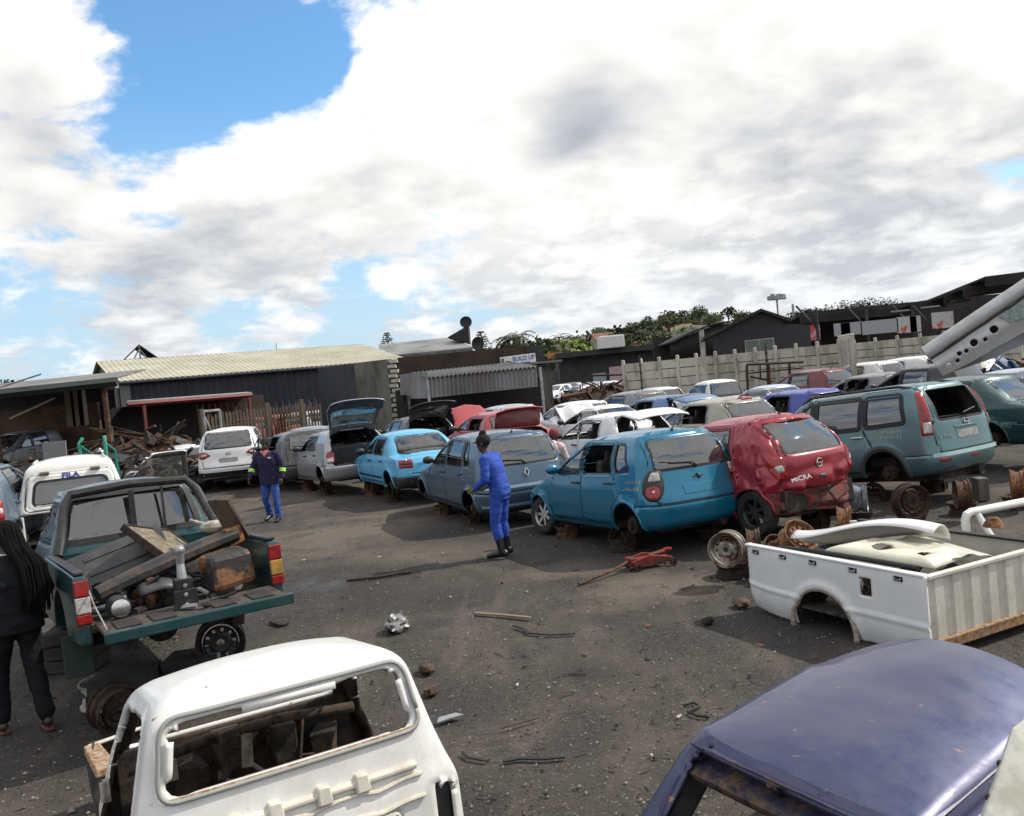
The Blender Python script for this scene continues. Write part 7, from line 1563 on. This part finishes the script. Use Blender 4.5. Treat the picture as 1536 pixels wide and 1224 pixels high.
# ---------------------------------------------------------------- scrap heaps, left and behind
def heap(name, label, c, ext, H, n, seed, mats, smin=.15, smax=.7, poles=8):
    rg = random.Random(seed); b = MB()
    b.grid(lambda u, v: Vector((c.x+(u-.5)*ext[0], c.y+(v-.5)*ext[1], H*.8*math.sin(math.pi*u)**.7*math.sin(math.pi*v)**.7*(1+.4*noise.noise(Vector((u*5, v*5, seed))))-.02)), 18, 12)
    for i in range(n):
        u, v = rg.random(), rg.random(); z = H*.8*math.sin(math.pi*u)**.7*math.sin(math.pi*v)**.7; p = Vector((c.x+(u-.5)*ext[0], c.y+(v-.5)*ext[1], z+rg.uniform(0, .12))); s_ = rg.uniform(smin, smax); mi = rg.randrange(len(mats)); k = rg.random()
        if k < .35: b.box(p, (s_, s_*rg.uniform(.2, .7), s_*rg.uniform(.1, .5)), rz=rg.uniform(0, 3), rx=rg.uniform(-.8, .8), ry=rg.uniform(-.8, .8), mi=mi, jit=s_*.05)
        elif k < .7: b.tube([p, p+Vector((rg.gauss(0, s_), rg.gauss(0, s_), rg.uniform(0, s_))), p+Vector((rg.gauss(0, s_*.9), rg.gauss(0, s_), rg.uniform(-.1, s_)))], rg.uniform(.02, .06), 6, mi=mi)
        else: b.lathe([(s_*.3, -.06), (s_*.34, 0), (s_*.3, .06), (s_*.1, .05), (0, .05)], 12, Matrix.Translation(p) @ Matrix.Rotation(rg.uniform(0, 3), 4, 'X') @ Matrix.Rotation(rg.uniform(0, 3), 4, 'Y'), mi=mi)
    tag(b.build(name, mats), label, 'scrap heap', kind='stuff')
hp = Vector((at(228, 690, 27).x, 27, 0)); heap('scrap_heap', 'dark heap of engine parts left of the white SUV', hp, (3.2, 4.4), 1.2, 150, 1, [BLACK, RUSTD, DARK, STEEL, UNDER])
hp = Vector((at(205, 670, 32).x, 32.5, 0)); heap('scrap_heap', 'brown heap of parts under the red lean-to', hp, (6.5, 5), 1.9, 120, 2, [RUST, RUSTD, BLACK, UNDER])
hp = Vector((at(905, 585, 42).x, 42, 0)); heap('scrap_heap', 'rusty heap of bent steel at the end of the concrete fence', hp, (7.5, 5), 1.9, 130, 3, [RUSTD, RUST, RUSTD], .3, 1.1)
hp = Vector((at(90, 660, 29).x, 30, 0)); heap('scrap_heap', 'dark jumble of parts in front of the open shed', hp, (8, 5), 1.6, 120, 4, [BLACK, RUSTD, UNDER, STEEL, RUST])
hp = Vector((at(1480, 540, 33).x, 34, 0)); heap('scrap_heap', 'mixed heap of machinery behind the raised silver panel', hp, (8, 3), 1.9, 110, 5, [STEEL, RUST, BLACK, mat('blue_drum', (.05, .10, .20), .6), mat('yellow_bin', (.50, .28, .03), .6)], .3, .9)
# wrecked white front end on the heap
b = MB(); P = at(262, 648, 33)
o = car('hatchback', 'white wreck half buried in the engine-part heap', 'car', WH2, (P.x, 33.0, -.25), .62, LG, lamps=None, plate=False, open_w=('front', 'rear'), missing=('hood', 'front_bumper'), pitch=.05, **LO)
# green trolley, sheet stand and drum by the shed
t_ = thing('steel_trolley', 'green tubular trolley frame in front of the open shed', 'trolley', (*at(138, 665, 19.5).xy, 0))
b = MB()
for x in (-.28, .28): b.tube([(x, 0, 0), (x, 0, 1.95), (x*.85, .1, 2.05)], .04, 8); b.tube([(x, .5, 0), (x, .45, 1.7), (x, 0, 1.9)], .035, 8)
b.build('frame', mat('green_steel', (.02, .22, .16), .5), t_, True); b = MB(); b.tube([(-.28, 0, 1.95), (.28, 0, 1.98)], .02, 6); b.tube([(-.28, 0, .8), (.28, 0, .8)], .03, 6); b.build('crossbar', RUSTD, t_)
b = MB(); P = at(80, 667, 21.5); b.box((0, 0, 1.0), (.55, .05, 2.0), rx=-.05); o = b.build('steel_sheet', GALV); o.location = (P.x, P.y, 0); tag(o, 'grey steel sheet standing upright right of the silver-grey SUV', 'sheet')
b = MB(); P = at(100, 672, 22.5); b.box((0, 0, 1.3), (.75, .4, .55)); b.box((0, 0, .5), (.6, .35, 1.0)); o = b.build('bench_seat', mat('tan_vinyl', (.26, .22, .14), .7, col2=(.18, .15, .10), scale=5), bevel=.06); o.location = (P.x, P.y, 0); tag(o, 'tan box seat beside the upright steel sheet', 'seat')
# gate frame next to the paling fence
b = MB(); P = at(308, 645, 34); Q = at(332, 640, 34.5)
for p in (P, Q): b.tube([(p.x, p.y, 0), (p.x, p.y, 2.3)], .05, 6)
b.tube([(P.x, P.y, 2.3), (Q.x, Q.y, 2.3)], .05, 6); b.tube([(P.x, P.y, 2.2), (Q.x, Q.y, .2)], .04, 6); tag(b.build('gate_frame', STEEL), 'bare steel gate frame at the start of the paling fence', 'gate')
b = MB(); 
for i, (px, Y, c_) in enumerate(((355, 43, (.42, .06, .03)), (435, 46, (.6, .6, .6)), (400, 44.5, (.5, .12, .05)), (465, 47, (.65, .65, .65)))):
    P = at(px, 640, Y); car('hatchback', ['red car behind the paling fence', 'white car behind the middle of the paling fence', 'orange car glimpsed through the palings', 'white car at the right end of the paling fence'][i], 'car', paint('behind_fence_%d' % i, c_, 0), (P.x, Y, .2), 1.2, 'cars behind the paling fence', **{**FK, 'H': 1.55})
# raised silver body side, resting on the black hatchback roof
SP = thing('raised_car_side', 'long silver car body side raised on end above the wrecks, holes along its flange', 'body panel', at(1390, 533, 21.6)); ax = (at(1640, 365, 20.6)-at(1390, 533, 21.6)); Lp = ax.length; ax.normalize(); ny = Vector((.25, 1, .0)); ny = (ny-ax*ny.dot(ax)).normalized(); nz = ax.cross(ny); nz = -nz if nz.z < 0 else nz
SP.matrix_world = Matrix(((ax.x, ny.x, nz.x, SP.location.x), (ax.y, ny.y, nz.y, SP.location.y), (ax.z, ny.z, nz.z, SP.location.z), (0, 0, 0, 1)))
SPM = paint('body_silver', (.52, .53, .54), .25, dust=.3, chips=(.10, .08, .06)); SPD = paint('body_inner_grey', (.27, .275, .28), .2, dust=.4)
b = MB(); b.tube([(Lp*i/16, .0, .06) for i in range(17)], .165, 16); b.v = [Vector((v.x, v.y*.6, v.z)) for v in b.v]; b.build('sill_tube', SPM, SP, True)
holes = [(.25, -.46, .055), (.46, -.50, .05), (.58, -.38, .055), (.74, -.42, .05), (.98, -.36, .085), (1.22, -.44, .05), (1.5, -.36, .09)]
nx_, nz_ = 150, 26; V, F = [], []
for jz in range(nz_+1):
    for i in range(nx_+1):
        x = Lp*(i/nx_)**1.35; v = jz/nz_; z = -.10-v*(.52+.12*math.sin(min(1, x/1.2)*1.57)+.10*max(0, x-1.3)); y = -.10+.10*v*v-.03*math.exp(-((v-.5)/.2)**2)
        for hx, hz__, r in holes:
            d = math.hypot(x-hx, z-hz__)
            if .001 < d and abs(d-r) < .016: x, z = hx+(x-hx)*r/d, hz__+(z-hz__)*r/d
        V.append((x, y, z))
for jz in range(nz_):
    for i in range(nx_):
        q = [jz*(nx_+1)+i, jz*(nx_+1)+i+1, (jz+1)*(nx_+1)+i+1, (jz+1)*(nx_+1)+i]; cx_, cz_ = sum(V[k][0] for k in q)/4, sum(V[k][2] for k in q)/4
        if any(math.hypot(cx_-hx, cz_-hz__) < r for hx, hz__, r in holes): continue
        F.append(q)
b = MB(); b.add(V, F); b.build('flange', SPM, SP, True, solid=.02)
b = MB(); b.box((1.7, .14, -.3), (2.6, .02, .6)); b.build('backing', DARK, SP)
b = MB(); b.grid(lambda u, v: Vector((.30+(Lp-.3)*u, .0+.22*v, -.60-.10*min(1, u*4)-.10*max(0, u-.3)-(.10+.75*u)*v)), 30, 8); b.build('lower_web', SPD, SP, True, solid=.02)
IM_ = SP.matrix_world.inverted(); wp_ = SP.matrix_world @ Vector((Lp*.93, .12, -.4))
for dx in (-.5, .5): b = MB(); b.tube([IM_ @ Vector((wp_.x+dx, wp_.y+.3, 0)), IM_ @ wp_], .05, 8); b.build('prop_post', RUST, SP, True)
b = MB(); b.tube([(.0, -.11, -.11)]+[(Lp*k/12, -.12+.012*math.sin(k*5), -.12+.012*math.sin(k*3)) for k in range(1, 13)], .026, 6); b.build('rubber_seal', RUBBER, SP, True)
b = MB(); b.add([(1.75, -.15, -.16), (1.85, -.15, -.42), (2.15, -.15, -.52), (2.45, -.15, -.40), (2.7, -.15, -.58), (3.4, -.15, -.55), (3.4, -.14, -.16)], [(0, 1, 2, 3, 4, 5, 6)]); b.build('glass_remnant', mat('shattered_glass', (.16, .24, .22), .25, col2=(.30, .36, .34), scale=14, bmp=.6, bscale=40), SP, solid=.008)
# pale panel edge close on the right
P = at(1500, 1190, 2.9); o = thing('door_panel', 'pale weathered panel edge leaning at the lower right corner', 'panel', (P.x, P.y, 0), .35)
a, b1_, c1, d1 = at(1516, 1096, 2.95), at(1466, 1240, 2.75), at(1570, 1250, 2.7), at(1560, 1062, 3.0)
PP = mat('weathered_pale_paint', (.46, .46, .42), .55, col2=(.34, .33, .28), scale=7, bmp=.2, bscale=12)
o.location = (0, 0, 0); o.rotation_euler = (0, 0, 0)
b = MB(); fl = lambda v, z: Vector((v.x-(v.z-z)*.12, v.y-(v.z-z)*.1, z)); b.add([a, d1, c1, b1_]+[fl(c1, .0), fl(b1_, .0)], [(0, 3, 2, 1), (3, 5, 4, 2)]); b.build('skin', PP, o, solid=.05, bevel=.012)
b = MB(); b.tube([a.lerp(d1, .5)+Vector((0, -.01, .01)), b1_.lerp(c1, .5)+Vector((0, -.01, .01))], .010, 6); b.build('fold', PP, o, True)
for f_ in (.35, .7):
    q = a.lerp(b1_, f_); MB().sphere((q.x, q.y-.005, q.z), .012, 6).build('clip', RUSTD, o, True)
# pale block by the SUV
b = MB(); P = gp(1472, 750); b.box((0, 0, .17), (.16, .22, .34)); o = b.build('concrete_block', CONC, bevel=.01); o.location = (P.x, P.y, 0); tag(o, 'pale concrete block standing right of the brown edge-on rim', 'block')
b = MB(); P = at(1492, 812, 9.0); b.lathe([(0, .1), (.05, .09), (.09, .03), (.10, 0)], 14); o = b.build('rusty_bowl', RUSTO, None, True); o.location = (P.x, P.y, .55); tag(o, 'orange rusty cap on the far rail near the roll bar', 'cap')
# ---------------------------------------------------------------- camera, sun, sky
cam = bpy.data.cameras.new('camera'); co_ = bpy.data.objects.new('camera', cam); COL.objects.link(co_)
cam.sensor_width = 36; cam.lens = 36*FPX/1536; cam.clip_start = .05; cam.clip_end = 4000
R_ = Vector((1, 0, 0)); F_ = Vector((0, cp_, -sp_)); U_ = Vector((0, sp_, cp_))
X_ = R_*cr_+(-U_)*(-sr_); Y_ = U_*cr_-R_*sr_
X_ = R_*cr_ + U_*(-sr_)*1.0
# image right / up in the world
X_ = (ray(868, 612)-ray(768, 612)).normalized(); Y_ = (ray(768, 512)-ray(768, 612)).normalized()
Z_ = X_.cross(Y_)
co_.matrix_world = Matrix(((X_.x, Y_.x, Z_.x, 0), (X_.y, Y_.y, Z_.y, 0), (X_.z, Y_.z, Z_.z, CAMH), (0, 0, 0, 1)))
S.camera = co_
SUN_EL, SUN_AZ = 46, 74
sd = Vector((math.sin(rad(SUN_AZ))*math.cos(rad(SUN_EL)), math.cos(rad(SUN_AZ))*math.cos(rad(SUN_EL)), math.sin(rad(SUN_EL))))
sl = bpy.data.lights.new('sun', 'SUN'); sl.energy = 4.4; sl.angle = rad(.5); sl.color = (1, .93, .81)
so = bpy.data.objects.new('sun', sl); COL.objects.link(so); so.rotation_euler = (-sd).to_track_quat('-Z', 'Y').to_euler(); so.location = (20, 0, 40)
W = bpy.data.worlds.new('World'); S.world = W; W.use_nodes = True
t = NT(W); bg = t.n['Background']; out = t.n['World Output']
sky = t.new('ShaderNodeTexSky', _sky_type='NISHITA'); sky.sun_disc = False; sky.sun_elevation = rad(SUN_EL); sky.sun_rotation = rad(SUN_AZ); sky.air_density = 1.15; sky.dust_density = .6; sky.ozone_density = 2.2; sky.altitude = 50
gen = t.new('ShaderNodeTexCoord').outputs['Generated']
sep = t.new('ShaderNodeSeparateXYZ', Vector=gen)
zz = t.math('ADD', t.math('MAXIMUM', sep.outputs[2], 0.0), .42)
pl = t.new('ShaderNodeCombineXYZ', X=t.math('DIVIDE', sep.outputs[0], zz), Y=t.math('DIVIDE', sep.outputs[1], zz), Z=t.math('DIVIDE', t.math('MULTIPLY', sep.outputs[2], 1.55), zz)).outputs[0]
warp = t.new('ShaderNodeTexNoise', Vector=pl, Scale=2.4, Detail=3.0).outputs['Color']
wv = t.n.new('ShaderNodeVectorMath'); wv.operation = 'MULTIPLY_ADD'; t.l.new(warp, wv.inputs[0]); wv.inputs[1].default_value = (.16, .16, .16); t.l.new(pl, wv.inputs[2])
pw = wv.outputs[0]
def shift(v, o):
    n = t.n.new('ShaderNodeVectorMath'); n.operation = 'ADD'; t.l.new(v, n.inputs[0]); n.inputs[1].default_value = o; return n.outputs[0]
def dens(v): return t.math('MULTIPLY_ADD', t.math('ADD', t.math('MULTIPLY', t.noise(v, 2.6, 10, .55), .62), t.math('MULTIPLY', t.noise(v, 8.5, 7, .6), .38)), 1.45, -.225)
def blobs(lst, start):
    acc = start
    for px, py, r, a in lst:
        d = ray(px, py).normalized(); n = t.n.new('ShaderNodeVectorMath'); n.operation = 'DOT_PRODUCT'; t.l.new(gen, n.inputs[0]); n.inputs[1].default_value = d
        acc = t.math('MULTIPLY_ADD', t.math('POWER', t.math('MAXIMUM', n.outputs['Value'], .0001), (FPX/r)**2), a, acc)
    return acc
SKYB = [(330, 105, 78, -.30), (480, 55, 62, -.26), (160, 215, 60, -.24), (250, 165, 65, -.26), (640, 25, 60, -.20), (400, 130, 60, -.2), (330, 450, 40, -.07), (510, 430, 40, -.08), (650, 335, 45, -.10), (130, 490, 60, -.04), (880, 258, 36, -.12), (830, 290, 30, -.09), (1510, 250, 45, -.10), (400, 25, 60, -.16), (230, 50, 50, -.14), (60, 540, 70, -.04), (600, 505, 60, -.04),
        (40, 100, 110, .20), (600, 80, 42, .24), (320, 270, 100, .20), (440, 215, 80, .16), (1100, 100, 330, .24), (560, 170, 80, .16), (450, 8, 26, .20), (1200, 300, 220, .12), (60, 300, 70, .12), (275, 65, 22, .12), (190, 95, 25, .12)]
D0 = blobs(SKYB, dens(pw))
D0 = t.math('ADD', D0, t.ramp(sep.outputs[2], .0, .16, .045, 0))
D0 = t.math('ADD', D0, t.ramp(sep.outputs[1], .5, .1, 0, .10))
cover = t.new('ShaderNodeMapRange', Value=D0, From__Min=.43, From__Max=.57, To__Min=0.0, To__Max=1.0); cover.interpolation_type = 'SMOOTHSTEP'
sdens = lambda v: t.math('ADD', t.math('MULTIPLY', t.noise(v, 2.6, 4, .5), .75), t.math('MULTIPLY', t.noise(v, 8.5, 4, .5), .25))
lit = t.math('SUBTRACT', sdens(pw), sdens(shift(pw, (.03, .0, .06))))
GREY = [(400, 375, 95, 0.245), (200, 395, 80, 0.173), (300, 350, 50, 0.130), (870, 195, 60, 0.216), (1130, 275, 85, 0.187), (1340, 250, 85, 0.216), (1470, 230, 70, 0.173), (640, 310, 50, 0.115), (1250, 345, 80, 0.130), (130, 430, 70, 0.130), (60, 220, 50, 0.086), (950, 345, 60, 0.086), (820, 405, 60, 0.101), (1000, 400, 70, 0.086), (560, 240, 50, 0.072), (1450, 400, 80, 0.072), (1240, 215, 60, 0.101), (700, 420, 60, 0.058)]
gr = t.math('MULTIPLY', blobs(GREY, 0.0), t.ramp(t.noise(pw, 3.0, 6, .5), .38, .60, .15, 1.35))
br = t.math('ADD', t.math('MULTIPLY_ADD', lit, 1.15, 1.07), t.ramp(D0, .5, .85, .04, -.03))
br = t.math('SUBTRACT', br, gr)
pf = t.ramp(t.noise(t.vmul(pw, (1, 1, 1.6)), 6.5, 7, .55), .42, .60, .80, 1.08)
pz = t.math('MULTIPLY', t.ramp(sep.outputs[2], .10, .26, 1, 0), .75)
br = t.math('ADD', t.math('MULTIPLY', br, t.math('SUBTRACT', 1.0, pz)), t.math('MULTIPLY', pf, pz))
br = t.math('MINIMUM', t.math('MAXIMUM', br, .62), 1.08)
ccol = t.mix(t.ramp(br, .65, .95), (.82, .88, 1.0), (1.0, .99, .97))
lowz = t.ramp(sep.outputs[2], .0, .17, .62, 0)
cb = t.new('ShaderNodeBackground', Color=t.mix(lowz, ccol, (.80, .88, .98)), Strength=t.math('POWER', br, 1.6))
sk = t.n.new('ShaderNodeVectorMath'); sk.operation = 'MULTIPLY'; t.l.new(sky.outputs[0], sk.inputs[0]); sk.inputs[1].default_value = (.95, 1.35, 1.55)
hz = t.mix(t.ramp(sep.outputs[2], .0, .30, .85, 0), sk.outputs[0], (4.7, 5.7, 7.2))
t.l.new(hz, bg.inputs[0]); bg.inputs[1].default_value = .125
mx = t.new('ShaderNodeMixShader', i0=cover.outputs[0], i1=bg.outputs[0], i2=cb.outputs[0])
t.l.new(mx.outputs[0], out.inputs[0])
S.view_settings.view_transform = 'Standard'; S.view_settings.look = 'None'; S.view_settings.exposure = 0; S.view_settings.gamma = 1
S.render.engine = 'CYCLES'
S.cycles.max_bounces = 6; S.cycles.transparent_max_bounces = 12; S.cycles.caustics_reflective = False; S.cycles.caustics_refractive = False
try:
    S.cycles.use_denoising = True; S.cycles.denoiser = 'OPENIMAGEDENOISE'
except Exception: pass
